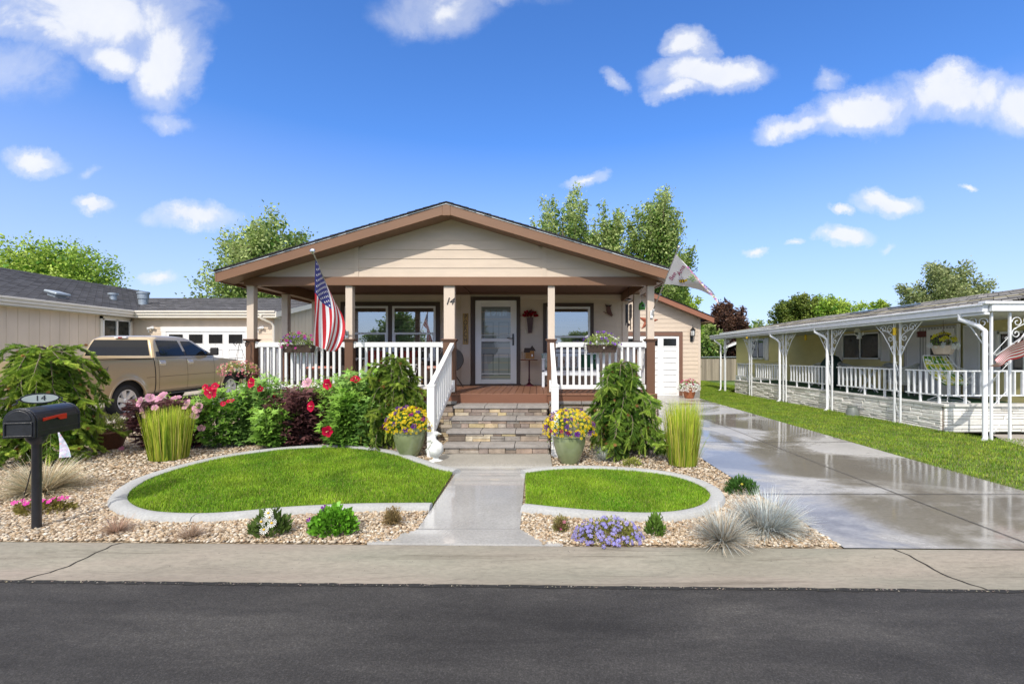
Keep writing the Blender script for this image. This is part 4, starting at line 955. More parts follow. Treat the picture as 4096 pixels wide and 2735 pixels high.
# iron posts, lattice and scroll brackets
def scroll(mb, c, r, a0, turns, u, w, k=1, rad=.009, n=22):
    "flat spiral in the plane spanned by u,w"
    pts = []
    for i in range(n+1):
        t = i/n; a = a0+k*turns*2*pi*t; q = r*(1-t*.78); pts.append(c+u*cos(a)*q+w*sin(a)*q)
    mb.tube(pts, rad, 5)
def bracket(mb, corner, u, s_=.5):
    "triangle bracket hanging below the beam: corner at post top, u = direction away from the post"
    w = Vector((0, 0, 1)); c = Vector(corner)
    mb.tube([c+u*s_*1.15, c+u*s_*.68-w*s_*.42, c+u*s_*.30-w*s_*.95, c-w*s_*1.45+u*.01], .011, 5)
    scroll(mb, c+u*s_*.62-w*s_*.20, s_*.19, 0, 1.3, u, w); scroll(mb, c+u*s_*.24-w*s_*.24, s_*.20, pi, 1.3, u, w, -1)
    scroll(mb, c+u*s_*.20-w*s_*.66, s_*.18, pi/2, 1.3, u, w); scroll(mb, c+u*s_*.09-w*s_*1.08, s_*.10, 0, 1.2, u, w, -1)
    mb.tube([c+u*s_*.9-w*.03, c+u*s_*.45-w*s_*.33, c+u*s_*.1-w*s_*.5], .008, 5)
def ironpair(x, y, u, brk=(1, -1), gap=.17):
    "two slim posts with scrolls between them"
    c = Vector((x, y, 0)); mb = MB()
    for q in (0, gap): p = c+u*q; mb.box(p.x-.017, p.x+.017, p.y-.017, p.y+.017, -.02, 2.36)
    o = mb.build('porch_post', WMET, hr)
    mb = MB(); w = Vector((0, 0, 1)); z = .15
    while z < 2.0:
        a = c+u*.03+w*z; b = c+u*(gap-.03)+w*(z+.30)
        mb.tube([a, a.lerp(b, .5)+w*.0, b], .006, 5); scroll(mb, a+u*.03+w*(-.0), .03, 0, 1.2, u, w, 1, .004, 12); scroll(mb, b-u*.03, .03, pi, 1.2, u, w, 1, .004, 12); z += .48
    mb.build('scrollwork', WMET, o)
    mb = MB(); t = Vector((0, 0, 2.30))
    if 1 in brk: bracket(mb, c+u*(gap+.02)+t, u)
    if -1 in brk: bracket(mb, c-u*.02+t, -u)
    mb.build('bracket', WMET, o)
uy = Vector((0, 1, 0)); ux = Vector((1, 0, 0))
for y in (17.75, 15.3, 12.92, 10.50): ironpair(8.4, y, uy)
ironpair(8.42, 8.42, ux, (1,), .34)
mb = MB(); bracket(mb, Vector((8.42, 8.46, 2.30)), uy); mb.build('bracket', WMET, hr)
mb = MB(); mb.box(8.38, 8.45, 20.25, 20.32, -.02, 2.36); sp_ = mb.build('porch_post', WMET, hr); mb = MB(); bracket(mb, (8.42, 20.2, 2.3), -uy, .45); mb.build('bracket', WMET, sp_)
def spout(y, w=.05):
    mb = MB(); x = 8.24
    mb.tube([(x, y-.0, 2.36), (x, y, 2.26), (x+.08, y-.28, 2.12), (x+.13, y-.36, 2.02), (x+.13, y-.36, .12), (x+.10, y-.40, .03), (x-.02, y-.5, .0)], w, 10)
    mb.build('downspout', WMET, hr, smooth=True)
for y, w in ((21.0, .035), (16.0, .038), (13.45, .038), (8.85, .042)): spout(y, w)
# porch railing
def rail_r(p, q, n, posts_):
    P = Vector((*p, 0)); Q = Vector((*q, 0)); mb = MB()
    mb.beam(P+Vector((0, 0, 1.24)), Q+Vector((0, 0, 1.24)), .04, .03); mb.beam(P+Vector((0, 0, .73)), Q+Vector((0, 0, .73)), .03, .03)
    r = mb.build('railing', WMET, hr); d = (Q-P)
    for i in range(n):
        c = P+d*(i+.5)/n; lo_ = .555 if i in posts_ else .745
        mb = MB(); mb.beam(c+Vector((0, 0, lo_)), c+Vector((0, 0, 1.225)), .045, .03, up=d.normalized()); mb.build('picket', WMET, r)
rail_r((8.53, 9.55), (8.53, 10.5), 6, (0, 3)); rail_r((8.53, 10.72), (8.53, 12.9), 13, (2, 6, 10)); rail_r((8.53, 13.15), (8.53, 15.3), 13, (2, 6, 10))
rail_r((8.53, 15.5), (8.53, 17.7), 13, (2, 6, 10)); rail_r((8.53, 17.95), (8.53, 19.3), 8, (2, 6)); rail_r((8.53, 9.5), (10.4, 9.5), 11, (2, 6, 10))
rail_r((8.53, 19.36), (10.3, 19.36), 10, (2, 6))
# windows, shutters, door
def sidewin(y0, y1, z0, z1, shut=.32):
    mb = MB()
    for q in ((y0, y1, z1-.05, z1), (y0, y1, z0, z0+.05), (y0, y0+.05, z0, z1), (y1-.05, y1, z0, z1), ((y0+y1)/2-.02, (y0+y1)/2+.02, z0, z1)): mb.box(WX-.07, WX-.014, q[0], q[1], q[2], q[3])
    w = mb.build('window', WHT, hr); mb = MB(); mb.box(WX-.04, WX-.016, y0+.03, y1-.03, z0+.03, z1-.03); mb.build('pane', mat('dark reflective pane', (.03, .034, .035), .05, .3), w)
    for a, b in ((y0-shut-.02, y0-.02), (y1+.02, y1+shut+.02)):
        mb = MB(); mb.box(WX-.03, WX-.015, a, b, z0-.05, z1+.03)
        for q in ((a, a+.03), (b-.03, b)): mb.box(WX-.05, WX-.03, q[0], q[1], z0-.05, z1+.03)
        z = z0-.02
        while z < z1: mb.add([(WX-.03, a+.03, z+.04), (WX-.03, b-.03, z+.04), (WX-.052, b-.03, z), (WX-.052, a+.03, z)], [(0, 1, 2, 3)]); z += .045
        mb.build('shutter', WHT, hr)
sidewin(20.95, 22.2, 1.42, 2.36); sidewin(13.9, 15.6, 1.45, 2.30, .35); sidewin(9.75, 10.35, 1.2, 2.1, .25)
mb = MB(); mb.box(WX-.05, WX-.016, 11.3, 13.0, .53, 2.33); mb.build('porch_panel', mat('pale fluted panel', (.42, .42, .42), .6, .05, 3), hr)
mb = MB(); y = 11.3
while y < 13: mb.box(WX-.056, WX-.05, y, y+.02, .55, 2.3); y += .09
mb.build('panel_batten', WHT, hr)
mb = MB(); mb.box(WX-.07, WX-.057, 11.25, 11.35, .53, 2.35); mb.box(WX-.09, WX-.057, 11.4, 12.2, .56, 2.25); d_ = mb.build('side_door', WHT, hr); mb = MB(); mb.box(WX-.094, WX-.0905, 11.52, 12.08, 1.3, 2.1); mb.build('pane', mat('dark reflective pane', (.03, .03, .03)), d_)
for a in (10.75, 12.45):
    mb = MB(); mb.box(WX-.075, WX-.06, a, a+.42, .56, 2.3); z = .6
    while z < 2.25: mb.add([(WX-.076, a+.04, z+.045), (WX-.076, a+.38, z+.045), (WX-.10, a+.38, z), (WX-.10, a+.04, z)], [(0, 1, 2, 3)]); z += .05
    mb.build('shutter', WHT, hr)
mb = MB(); mb.box(10.9, 12.5, 9.54, 9.58, 1.3, 2.3); mb.build('window', mat('dark reflective pane', (.03, .03, .03)), hr)
mb = MB()
for q in ((10.8, 12.6, 2.3, 2.38), (10.8, 10.9, 1.2, 2.3), (10.8, 12.6, 1.2, 1.3)): mb.box(q[0], q[1], 9.5, 9.56, q[2], q[3])
mb.build('window_frame', CREAM, hr)
for p in ((9.9, 12.6), (10.1, 14.7)):
    mb = MB(); z = rr(p[0]+1.9); mb.T = Matrix.Translation((p[0]+1.9, p[1]+2.0, z+.04)) @ Matrix.Rotation(-math.atan(.168), 4, 'Y'); mb.box(-.3, .3, -.3, .3, 0, .05); mb.build('skylight', mat('skylight glass', (.05, .08, .12), .1, .1), hr, bevel=.01)

# ------------------------------------------------------------------ far house, fence
hf = thing('house', 'small distant tan house with grey roof seen over the wooden fence', 'house', (12, 40, 0))
mb = MB(); mb.box(10.5, 32, 39, 46, -.2, 2.35); mb.box(20, 24, 37, 39, -.2, 2.3); mb.build('wall', mat('distant tan wall', (.45, .38, .24), .8), hf)
mb = MB(); mb.add([(9.8, 38.3, 2.35), (33, 38.3, 2.35), (33, 42.5, 3.75), (9.8, 42.5, 3.75), (9.8, 38.3, 2.2), (33, 38.3, 2.2)], [(0, 1, 2, 3), (0, 4, 5, 1)]); mb.add([(9.8, 42.5, 3.75), (33, 42.5, 3.75), (33, 47, 2.2), (9.8, 47, 2.2)], [(0, 1, 2, 3)]); mb.build('roof', SH_FAR, hf)
mb = MB(); mb.add([(14.9, 36.2, 2.25), (17.2, 36.2, 3.15), (20.5, 36.2, 2.25), (20.5, 36.4, 2.1), (17.2, 36.2, 3.0), (14.9, 36.2, 2.1)], [(0, 1, 4, 5), (1, 2, 3, 4)]); mb.add([(14.9, 36.2, 2.25), (17.2, 36.2, 3.15), (17.2, 41, 3.25), (14.9, 40, 2.35)], [(0, 1, 2, 3)]); mb.box(9.8, 15.2, 38.2, 38.3, 2.18, 2.33); mb.build('fascia', WHT, hf)
mb = MB(); mb.box(15.2, 16.4, 38.93, 39, 1.25, 2.1); mb.build('window', mat('white closed blinds', (.6, .62, .66), .4), hf)
fence = thing('fence', 'weathered grey vertical board fence beyond the side lawn', 'fence', (12, 31, 0))
mb = MB(); x = 5.5; 
while x < 17:
    k = random.uniform(.65, 1.2); mb.col = (.36*k, .31*k, .25*k); h = 1.42+random.uniform(-.03, .04); mb.box(x, x+.135, 31+random.uniform(0, .015), 31.03, -.1, h); x += .142
mb.col = (1, 1, 1)
mb.build('boards', mat('weathered fence wood', (1, 1, 1), .9, .3, 5, .2, 40, col=True, stretch=(1, 1, .08)), fence)
mb = MB(); mb.tube([(5.5, 30.9, 1.5), (17, 30.9, 1.5)], .025, 6)
for x in np.arange(5.6, 17, 2.3): mb.tube([(x, 30.9, -.1), (x, 30.9, 1.52)], .03, 6)
mb.build('rail', GALV, fence)
# ------------------------------------------------------------------ trees
BARK = mat('bark', (.14, .11, .085), .9, .3, 10, .5, 30)
LEAFM = leafmat('tree leaves', rough=.5, trans=.3)
def tree(name, label, base, H, cz, R, cols, nb=70, per=190, ls=.16, seed=1, z0=None, spread=.5, up=.5, trunk=.18, group='trees behind the houses'):
    """branches run from the stem to the surface of an uneven crown; leaves gather round them.
    R=(rx,ry,rz) crown radii, cz crown centre height; cols = dark, mid, light leaf colours"""
    g = np.random.default_rng(seed); x0, y0 = base
    per = int(per*1.45); t = thing(name, label, 'tree', (x0, y0, 0), group)
    C0 = np.array([x0, y0, cz]); R = np.array(R)
    a = g.uniform(0, 2*pi, nb); z = g.uniform(-.75, 1, nb); r = np.sqrt(1-np.minimum(z*z, .999)); k = g.uniform(.72, 1.08, nb)
    tips = C0+np.stack([r*np.cos(a), r*np.sin(a), z], 1)*R*k[:, None]
    roots = np.stack([np.full(nb, x0), np.full(nb, y0), np.clip(tips[:, 2]-R[2]*up*(1+.6*r), cz-R[2]*1.0, cz+R[2]*.4)], 1)
    mb = MB(); mb.tube([(x0, y0, -.1), (x0+.05, y0, cz*.4), (x0, y0, cz), (x0, y0, cz+R[2]*.55)], [trunk, trunk*.8, trunk*.5, trunk*.15], 8)
    for i in range(0, nb, 2): mb.tube([tuple(roots[i]), tuple(roots[i]*.5+tips[i]*.5-np.array([0, 0, R[2]*.05])), tuple(tips[i])], trunk*.22, 5, trunk*.04)
    mb.build('trunk', BARK, t, smooth='full')
    P, C, D = [], [], []
    for i in range(nb):
        n = int(per*g.uniform(.7, 1.3)); s = g.uniform(.35, 1, n)**.8
        w = spread*(R.mean()*.34)*(1.15-s*.85)
        p = roots[i]*(1-s[:, None])+tips[i]*s[:, None]; p[:, 2] -= np.sin(s*pi)*R[2]*.04
        off = g.normal(0, 1, (n, 3))*w[:, None]; q = p+off; P.append(q)
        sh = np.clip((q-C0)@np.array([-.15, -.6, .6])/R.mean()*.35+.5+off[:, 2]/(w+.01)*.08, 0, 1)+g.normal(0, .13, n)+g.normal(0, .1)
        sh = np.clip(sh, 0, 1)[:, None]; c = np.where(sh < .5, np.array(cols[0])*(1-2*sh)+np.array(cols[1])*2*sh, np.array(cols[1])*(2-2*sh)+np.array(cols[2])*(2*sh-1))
        C.append(c*g.uniform(.75, 1.25, (n, 1))); dd = (tips[i]-roots[i]); D.append(g.normal(0, .6, (n, 3))+dd/np.linalg.norm(dd)*.5+np.array([0, 0, -.25]))
    P = np.vstack(P); C = np.vstack(C); D = np.vstack(D); n = len(P); sz = g.uniform(.6, 1.25, n)*ls
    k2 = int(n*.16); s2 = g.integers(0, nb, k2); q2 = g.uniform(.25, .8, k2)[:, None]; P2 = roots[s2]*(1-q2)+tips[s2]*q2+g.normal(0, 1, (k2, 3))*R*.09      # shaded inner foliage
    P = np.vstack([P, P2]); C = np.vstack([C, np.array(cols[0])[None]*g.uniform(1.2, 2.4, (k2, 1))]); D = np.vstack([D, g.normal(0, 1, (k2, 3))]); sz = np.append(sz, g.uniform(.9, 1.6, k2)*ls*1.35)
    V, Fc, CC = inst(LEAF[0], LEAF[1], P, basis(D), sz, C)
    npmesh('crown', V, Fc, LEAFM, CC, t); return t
GD = [(.05, .105, .02), (.18, .28, .05), (.50, .58, .23)]
GY_ = [(.055, .13, .015), (.22, .37, .04), (.46, .58, .10)]
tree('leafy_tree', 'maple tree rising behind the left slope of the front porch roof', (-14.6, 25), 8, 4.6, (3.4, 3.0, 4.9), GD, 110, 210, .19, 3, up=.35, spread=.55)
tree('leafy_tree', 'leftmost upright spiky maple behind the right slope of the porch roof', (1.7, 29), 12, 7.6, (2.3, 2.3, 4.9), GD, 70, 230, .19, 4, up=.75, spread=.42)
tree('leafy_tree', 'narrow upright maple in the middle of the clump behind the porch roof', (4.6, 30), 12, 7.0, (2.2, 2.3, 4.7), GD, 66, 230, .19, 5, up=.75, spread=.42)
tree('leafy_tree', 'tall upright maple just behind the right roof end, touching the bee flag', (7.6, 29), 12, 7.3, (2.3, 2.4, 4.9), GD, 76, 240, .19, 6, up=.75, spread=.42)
tree('leafy_tree', 'broad bright green tree behind the charcoal roof on the far left', (-32.2, 30), 9, 5.0, (5.0, 4, 4.2), GY_, 150, 200, .20, 7, up=.35, spread=.55)
tree('leafy_tree', 'low bright green tree at the right end of the big tree over the charcoal roof', (-28.0, 31), 7, 3.5, (1.9, 2.2, 2.2), GY_, 50, 190, .20, 8)
tree('leafy_tree', 'dark green treetop just showing above the left garage roof', (-23.5, 34), 6, 3.6, (1.6, 2, 2.5), GD, 40, 120, .2, 9)
tree('leafy_tree', 'bright green tree between the garage roof and the dark red tree', (9.3, 30), 8, 3.8, (1.7, 2.0, 2.5), GY_, 70, 190, .19, 10)
tree('leafy_tree', 'dark red leaved plum tree behind the board fence', (15.9, 38), 8, 3.5, (1.95, 2.2, 2.5), [(.02, .010, .010), (.062, .030, .022), (.15, .075, .045)], 80, 200, .22, 11)
tree('leafy_tree', 'small green bush tree at the foot of the dark red tree', (13.4, 36), 5, 2.4, (1.1, 2, 1.9), GD, 40, 150, .2, 12)
tree('leafy_tree', 'olive green rounded tree behind the neighbour roof, beside the brighter one', (27.5, 48), 9, 5.0, (3.0, 3, 3.2), [(.04, .07, .012), (.10, .15, .02), (.22, .27, .05)], 80, 200, .26, 13)
tree('leafy_tree', 'bright green broad tree above the middle of the neighbour roof', (30.3, 46), 9, 4.3, (3.4, 3, 3.5), GY_, 90, 200, .26, 14)
tree('leafy_tree', 'tiny bright treetop poking above the neighbour roof between two larger trees', (34.5, 46), 7, 5.9, (1.1, 1.2, 1.7), GY_, 26, 110, .24, 15)
tree('leafy_tree', 'pale olive tree above the right end of the neighbour roof', (37.8, 42), 11, 6.2, (3.9, 3.5, 4.2), [(.07, .10, .03), (.19, .24, .08), (.40, .44, .2)], 110, 230, .24, 16)
tree('leafy_tree', 'low dark tree line seen under the porch roof end beyond the fence', (20.5, 45), 6, 3.0, (3, 3, 2.6), GD, 50, 160, .25, 17)
# across the street, seen mirrored in the porch windows
for i, (x, y, h, lb) in enumerate([(-16, -30, 7, 'round tree across the street mirrored in the left porch windows'), (-7.5, -34, 5.5, 'smaller round tree across the street mirrored in the middle porch window'), (5.2, -34, 5.0, 'round tree across the street mirrored in the right porch window'), (16, -32, 6.5, 'spreading tree across the street mirrored in the neighbour house panes'), (30, -30, 7, 'far tree across the street to the right')]):
    tree('leafy_tree', lb, (x, y), h, h*.55, (h*.5, h*.5, h*.42), GD, 60, 120, .3, 30+i, group='trees across the street')

# ------------------------------------------------------------------ weeping spruces
NEED = leafmat('spruce needles', rough=.5, trans=.2)
def shoot_template(n=46):
    g = np.random.default_rng(5); vs, fs = [], []
    for i in range(n):
        t = (i+.5)/n; a = i*2.4; r = .17*(1-.35*t)*g.uniform(.8, 1.1); c, s = cos(a), sin(a)
        b = np.array([0, t*.92, 0]); tip = b+np.array([c*r, .12, s*r]); sd = np.array([-s, 0, c])*.028
        k = len(vs); vs += [b-sd, b+sd, tip]; fs.append((k, k+1, k+2, k+2))
    k = len(vs)
    for t, r in ((0, .035), (1.0, .008)):
        for q in range(4): vs.append(np.array([cos(q*pi/2)*r, t, sin(q*pi/2)*r]))
    fs += [(k+q, k+(q+1) % 4, k+4+(q+1) % 4, k+4+q) for q in range(4)]
    return np.array(vs), np.array(fs)
SHT = shoot_template()
def spruce(label, base, H, R, seed, nbr=90, cols=((.05, .13, .015), (.24, .40, .04), (.55, .66, .11)), lean=(0, 0), top=.4, droop=1.0, rag=.35, sl=1.0, wildp=.3):
    """weeping spruce: boughs arch out of the stem and hang; radius at the top = R*top. rag = how uneven the outline is"""
    g = np.random.default_rng(seed); x0, y0 = base
    t = thing('weeping_spruce', label, 'spruce', (x0, y0, 0), 'weeping spruces in the gravel bed')
    mb = MB(); mb.tube([(x0, y0, -.05), (x0+lean[0]*.4, y0+lean[1]*.4, H*.45), (x0+lean[0], y0+lean[1], H*.93)], [.045, .035, .015], 7)
    P, D, L, C = [], [], [], []
    for i in range(nbr):
        f = (i+.5)/nbr; h = H*(.10+.88*f**.85); a = i*2.39996+g.normal(0, .35); env = R*(1-(1-top)*f**1.3)
        wild = g.random() < wildp; rad = env*g.uniform(1-rag*1.4, 1.0+rag*.35)*(1.15 if wild else 1.0)
        dz = -h*g.uniform(.08, .35) if wild else -h*g.uniform(.4, .95)*droop
        p0 = np.array([x0+lean[0]*h/H, y0+lean[1]*h/H, h]); out = np.array([cos(a), sin(a), 0]); m = 9; sw = g.normal(0, .12); lift = g.uniform(.04, .16)*R*(1.6 if wild else 1); pts = []
        for k in range(m+1):
            s = k/m; b = np.array([-sin(a), cos(a), 0])*sw*sin(s*3)*R
            pts.append(p0+out*rad*(1-(1-s)**1.7)+b+np.array([0, 0, lift*sin(pi*min(1, s*1.35))+dz*s**2.0+(.05*s**4 if wild else 0)]))
        pts = np.array(pts); pts[:, 2] = np.maximum(pts[:, 2], .03+g.uniform(0, .04))
        mb.tube([tuple(q) for q in pts], .011, 5, .004)
        seg = np.linalg.norm(np.diff(pts, axis=0), axis=1).sum(); step = .030; ns = max(4, int(seg/step))
        for q_ in range(ns):
            s = .18+.82*(q_+g.random())/ns; k = min(int(s*m), m-1); fr = s*m-k; p = pts[k]*(1-fr)+pts[k+1]*fr; d = pts[k+1]-pts[k]; d /= np.linalg.norm(d)+1e-6
            side = np.cross(d, [0, 0, 1]); side /= np.linalg.norm(side)+1e-6; sd = g.choice([-1, 1])
            v = d*g.uniform(.45, 1.0)+side*sd*g.uniform(.35, .95)+np.array([0, 0, g.uniform(-.6, .22)]); ln = sl*g.uniform(.10, .22)*(1.1-.35*s)
            P.append(p); D.append(v); L.append(ln); vv = v/np.linalg.norm(v)
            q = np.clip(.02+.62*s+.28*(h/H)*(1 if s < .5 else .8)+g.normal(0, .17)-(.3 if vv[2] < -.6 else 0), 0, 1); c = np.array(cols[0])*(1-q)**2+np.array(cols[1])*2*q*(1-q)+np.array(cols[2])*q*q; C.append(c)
            if g.random() < .75:      # forked shoot
                P.append(p+vv*ln*.35); D.append(v+side*sd*.8+g.normal(0, .2, 3)); L.append(ln*.6); C.append(c*1.1)
            if g.random() < .03: P.append(p+vv*ln*.9); D.append(vv); L.append(.035); C.append(np.array([.42, .22, .08]))
        P.append(pts[-1]); D.append(pts[-1]-pts[-2]+np.array([0, 0, -.01])); L.append(.16*sl); C.append(np.array(cols[2])*.9)
    for k in range(7):
        P.append(np.array([x0+lean[0], y0+lean[1], H*.86+k*.02])); D.append(np.array([g.normal(0, .6), g.normal(0, .6), 1.0])); L.append(.17); C.append(np.array(cols[2]))
    mb.build('branches', BARK, t, smooth='full')
    P = np.array(P); L = np.array(L); n = len(P)
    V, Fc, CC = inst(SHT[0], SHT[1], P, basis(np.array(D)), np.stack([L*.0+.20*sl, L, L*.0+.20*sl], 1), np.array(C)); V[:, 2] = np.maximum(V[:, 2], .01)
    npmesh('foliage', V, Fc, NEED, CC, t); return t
spruce('large weeping spruce with wide spreading top, behind the black mailbox', (-7.27, 6.75), 1.70, .66, 11, 160, top=.80, rag=.5, droop=1.0, sl=.95, wildp=.45)
spruce('weeping spruce in front of the porch railing, left of the entry steps', (-2.46, 7.8), 1.52, .54, 12, 130, cols=((.04, .10, .012), (.20, .33, .04), (.46, .56, .10)), lean=(.04, 0), top=.55, rag=.5)
spruce('conical weeping spruce right of the entry steps, beside the tall grass', (1.42, 7.15), 1.46, .58, 13, 150, cols=((.035, .10, .014), (.20, .36, .045), (.46, .60, .11)), lean=(-.10, 0), top=.48, rag=.55, wildp=.4)

# ------------------------------------------------------------------ ornamental grasses and tufts
BLADE = leafmat('grass blade', rough=.6, trans=.3, spec=.25)
def tuft(name, label, cat_, base, n, L, w, cols, tilt=(0, 1.2), droop=(.3, 1.2), r0=.06, seed=1, group=None, sx=1.0, mixp=None, nseg=4):
    g = np.random.default_rng(seed); x0, y0 = base
    a = g.uniform(0, 2*pi, n); rr_ = r0*np.sqrt(g.uniform(0, 1, n)); az = a+g.normal(0, .35, n)
    P = np.stack([x0+rr_*np.cos(a)*sx, y0+rr_*np.sin(a), np.full(n, .0)], 1)
    tl = tilt[0]+(tilt[1]-tilt[0])*g.uniform(0, 1, n)**.8; C = np.array(cols)[g.choice(len(cols), n, p=mixp)]*g.uniform(.75, 1.25, (n, 1))
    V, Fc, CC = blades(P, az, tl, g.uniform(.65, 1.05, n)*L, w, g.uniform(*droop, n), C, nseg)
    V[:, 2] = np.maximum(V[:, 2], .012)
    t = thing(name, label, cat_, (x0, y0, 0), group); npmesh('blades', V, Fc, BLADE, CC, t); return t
YG = [(.40, .52, .04), (.58, .62, .08), (.22, .36, .03), (.66, .56, .18)]
gx, gy, _ = G(388, 1052)
tuft('feather_grass', 'upright yellow green grass clump with a flat clipped top left of the lawn', 'grass clump', (gx, gy), 1500, .78, .011, YG, (.0, .20), (-.12, .10), .24, 21, 'clipped upright grass clumps', mixp=[.3, .28, .32, .1])
gx, gy, _ = G(1566, 1066)
tuft('feather_grass', 'upright yellow green grass clump at the edge of the wet driveway', 'grass clump', (gx, gy), 1400, .90, .011, YG, (.0, .16), (-.10, .08), .19, 22, 'clipped upright grass clumps', mixp=[.3, .25, .27, .18])
tuft('feather_grass', 'loose skirt of green grass blades around the clump by the driveway', 'grass clump', (gx, gy), 70, .6, .010, YG, (.15, .4), (.1, .5), .2, 23, 'clipped upright grass clumps')
STR = [(.66, .55, .36), (.78, .70, .52), (.50, .55, .42), (.42, .33, .2)]
gx, gy, _ = G(98, 1128)
tuft('fescue_tuft', 'large straw coloured fescue tuft behind the mailbox post', 'grass tuft', (gx, gy), 1300, .48, .008, STR, (.25, 1.35), (.2, .9), .12, 24, 'fescue tufts', mixp=[.35, .3, .2, .15])
gx, gy, _ = G(268, 1220)
tuft('fescue_tuft', 'small pinkish dry tuft in the gravel, left one of the pair below the lawn edge', 'grass tuft', (gx, gy), 300, .18, .0042, [(.55, .36, .27), (.6, .45, .36), (.42, .3, .2)], (.2, 1.45), (.0, .5), .035, 25, 'fescue tufts')
gx, gy, _ = G(437, 1232)
tuft('fescue_tuft', 'small pinkish dry tuft in the gravel, right one of the pair below the lawn edge', 'grass tuft', (gx, gy), 280, .16, .0042, [(.55, .40, .3), (.62, .5, .4), (.42, .3, .2)], (.2, 1.45), (.0, .5), .03, 26, 'fescue tufts')
BLU = [(.50, .56, .56), (.70, .75, .74), (.72, .62, .48), (.32, .29, .22)]
gx, gy, _ = G(1657, 1240)
tuft('fescue_tuft', 'round grey brown fescue tuft near the curb, in front of the bluer one', 'grass tuft', (gx, gy), 1150, .31, .0055, BLU, (.05, 1.45), (-.1, .9), .06, 27, 'fescue tufts', mixp=[.2, .25, .35, .2])
gx, gy, _ = G(1765, 1212)
tuft('fescue_tuft', 'wide blue grey fescue tuft beside the driveway corner', 'grass tuft', (gx-.03, gy), 1500, .37, .0058, BLU, (.05, 1.45), (.2, 1.0), .12, 28, 'fescue tufts', sx=1.3, mixp=[.4, .3, .1, .2])
gx, gy, _ = G(1386, 1056)
tuft('fescue_tuft', 'small silvery fescue tuft right of the green flower pot', 'grass tuft', (gx, gy), 300, .24, .006, BLU, (.05, 1.4), (.2, .9), .04, 29, 'fescue tufts', mixp=[.4, .4, .1, .1])

# ------------------------------------------------------------------ small leafy plants
SHR = leafmat('plant leaves', rough=.45, trans=.25)
def mound(parent, name, c, R, n, ls, cols, tmpl=LEAF, seed=1, up=.4, shell=.5, m=None, cut=0.0, wl=1.0):
    "leaves filling a squashed half ball"
    g = np.random.default_rng(seed); d = g.normal(size=(n, 3)); d[:, 2] = np.abs(d[:, 2])*1.0-cut; d /= np.linalg.norm(d, axis=1, keepdims=True)
    r = g.uniform(shell, 1, n)**.7*(1+.12*np.sin(d[:, 0]*9+d[:, 1]*7+seed)); P = np.array(c)+d*np.array(R)*r[:, None]
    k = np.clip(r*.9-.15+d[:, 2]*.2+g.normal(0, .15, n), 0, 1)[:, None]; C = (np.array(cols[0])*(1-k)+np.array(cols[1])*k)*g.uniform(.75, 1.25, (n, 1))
    D = d+g.normal(0, .45, (n, 3))+np.array([0, 0, up]); s = g.uniform(.65, 1.2, n)*ls
    V, Fc, CC = inst(tmpl[0], tmpl[1], P, basis(D), np.stack([s*wl, s, s], 1), C)
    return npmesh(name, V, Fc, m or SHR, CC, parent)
def petals(k=5, cup=.25, wide=.55):
    vs, fs = [(0, 0, 0)], []
    for i in range(k):
        a = 2*pi*i/k
        for (rr_, da, z) in ((.45, -wide*.9, cup*.35), (.95, -wide*.75, cup), (1.05, 0, cup*.8), (.95, wide*.75, cup), (.45, wide*.9, cup*.35)): vs.append((rr_*cos(a+da), rr_*sin(a+da), z))
        b = 1+i*5; fs += [(0, b, b+1, b+2), (0, b+2, b+3, b+4)]
    v = np.array(vs)[:, [0, 2, 1]]   # opens towards +y
    return v, np.array(fs)
PET5 = petals(); PET4 = petals(5, .12, .5)
FLWM = leafmat('petals', rough=.5, trans=.35, spec=.2)
def blossoms(parent, name, P, D, s, cols, seed=1, tmpl=PET4, eye=None):
    g = np.random.default_rng(seed); n = len(P); C = np.array(cols)[g.integers(0, len(cols), n)]*g.uniform(.85, 1.15, (n, 1)); s = g.uniform(.75, 1.15, n)*s
    V, Fc, CC = inst(tmpl[0], tmpl[1], P, basis(D), s, C)
    if eye is not None: CC = CC.reshape(n, -1, 3); CC[:, 0] = eye; CC = CC.reshape(-1, 3)
    return npmesh(name, V, Fc, FLWM, CC, parent)
def shellpts(c, R, n, seed, front=False, zmin=-.1, r=(.95, 1.08)):
    g = np.random.default_rng(seed); d = g.normal(size=(n*4, 3)); d /= np.linalg.norm(d, axis=1, keepdims=True)
    k = d[:, 2] > zmin
    if front: k &= d[:, 1] < .35
    d = d[k][:n]; return np.array(c)+d*np.array(R)*g.uniform(*r, (len(d), 1)), d+g.normal(0, .3, d.shape)+np.array([0, -.4, .2])
# pink dianthus patch by the mailbox
x, y, _ = G(97, 1172)
t = thing('dianthus_patch', 'low patch of bright pink flowers at the foot of the mailbox post', 'flowers', (x, y, 0))
mound(t, 'foliage', (x, y, .0), (.27, .15, .10), 900, .035, ((.10, .09, .02), (.25, .22, .05)), seed=41)
for i, (dx, dy) in enumerate([(-.22, -.06), (-.17, -.09), (-.2, .0), (-.12, -.05), (-.05, -.1), (.02, -.02), (.06, .05), (.1, .08), (.14, .04), (.09, -.02), (.13, -.06), (-.02, -.12), (.17, .07), (-.14, .05)]):
    P, D = np.array([[x+dx, y+dy, .11]]), np.array([[0, -.6, 1.0]]); blossoms(t, 'flower', P, D, .026, [(.75, .06, .42)], i)
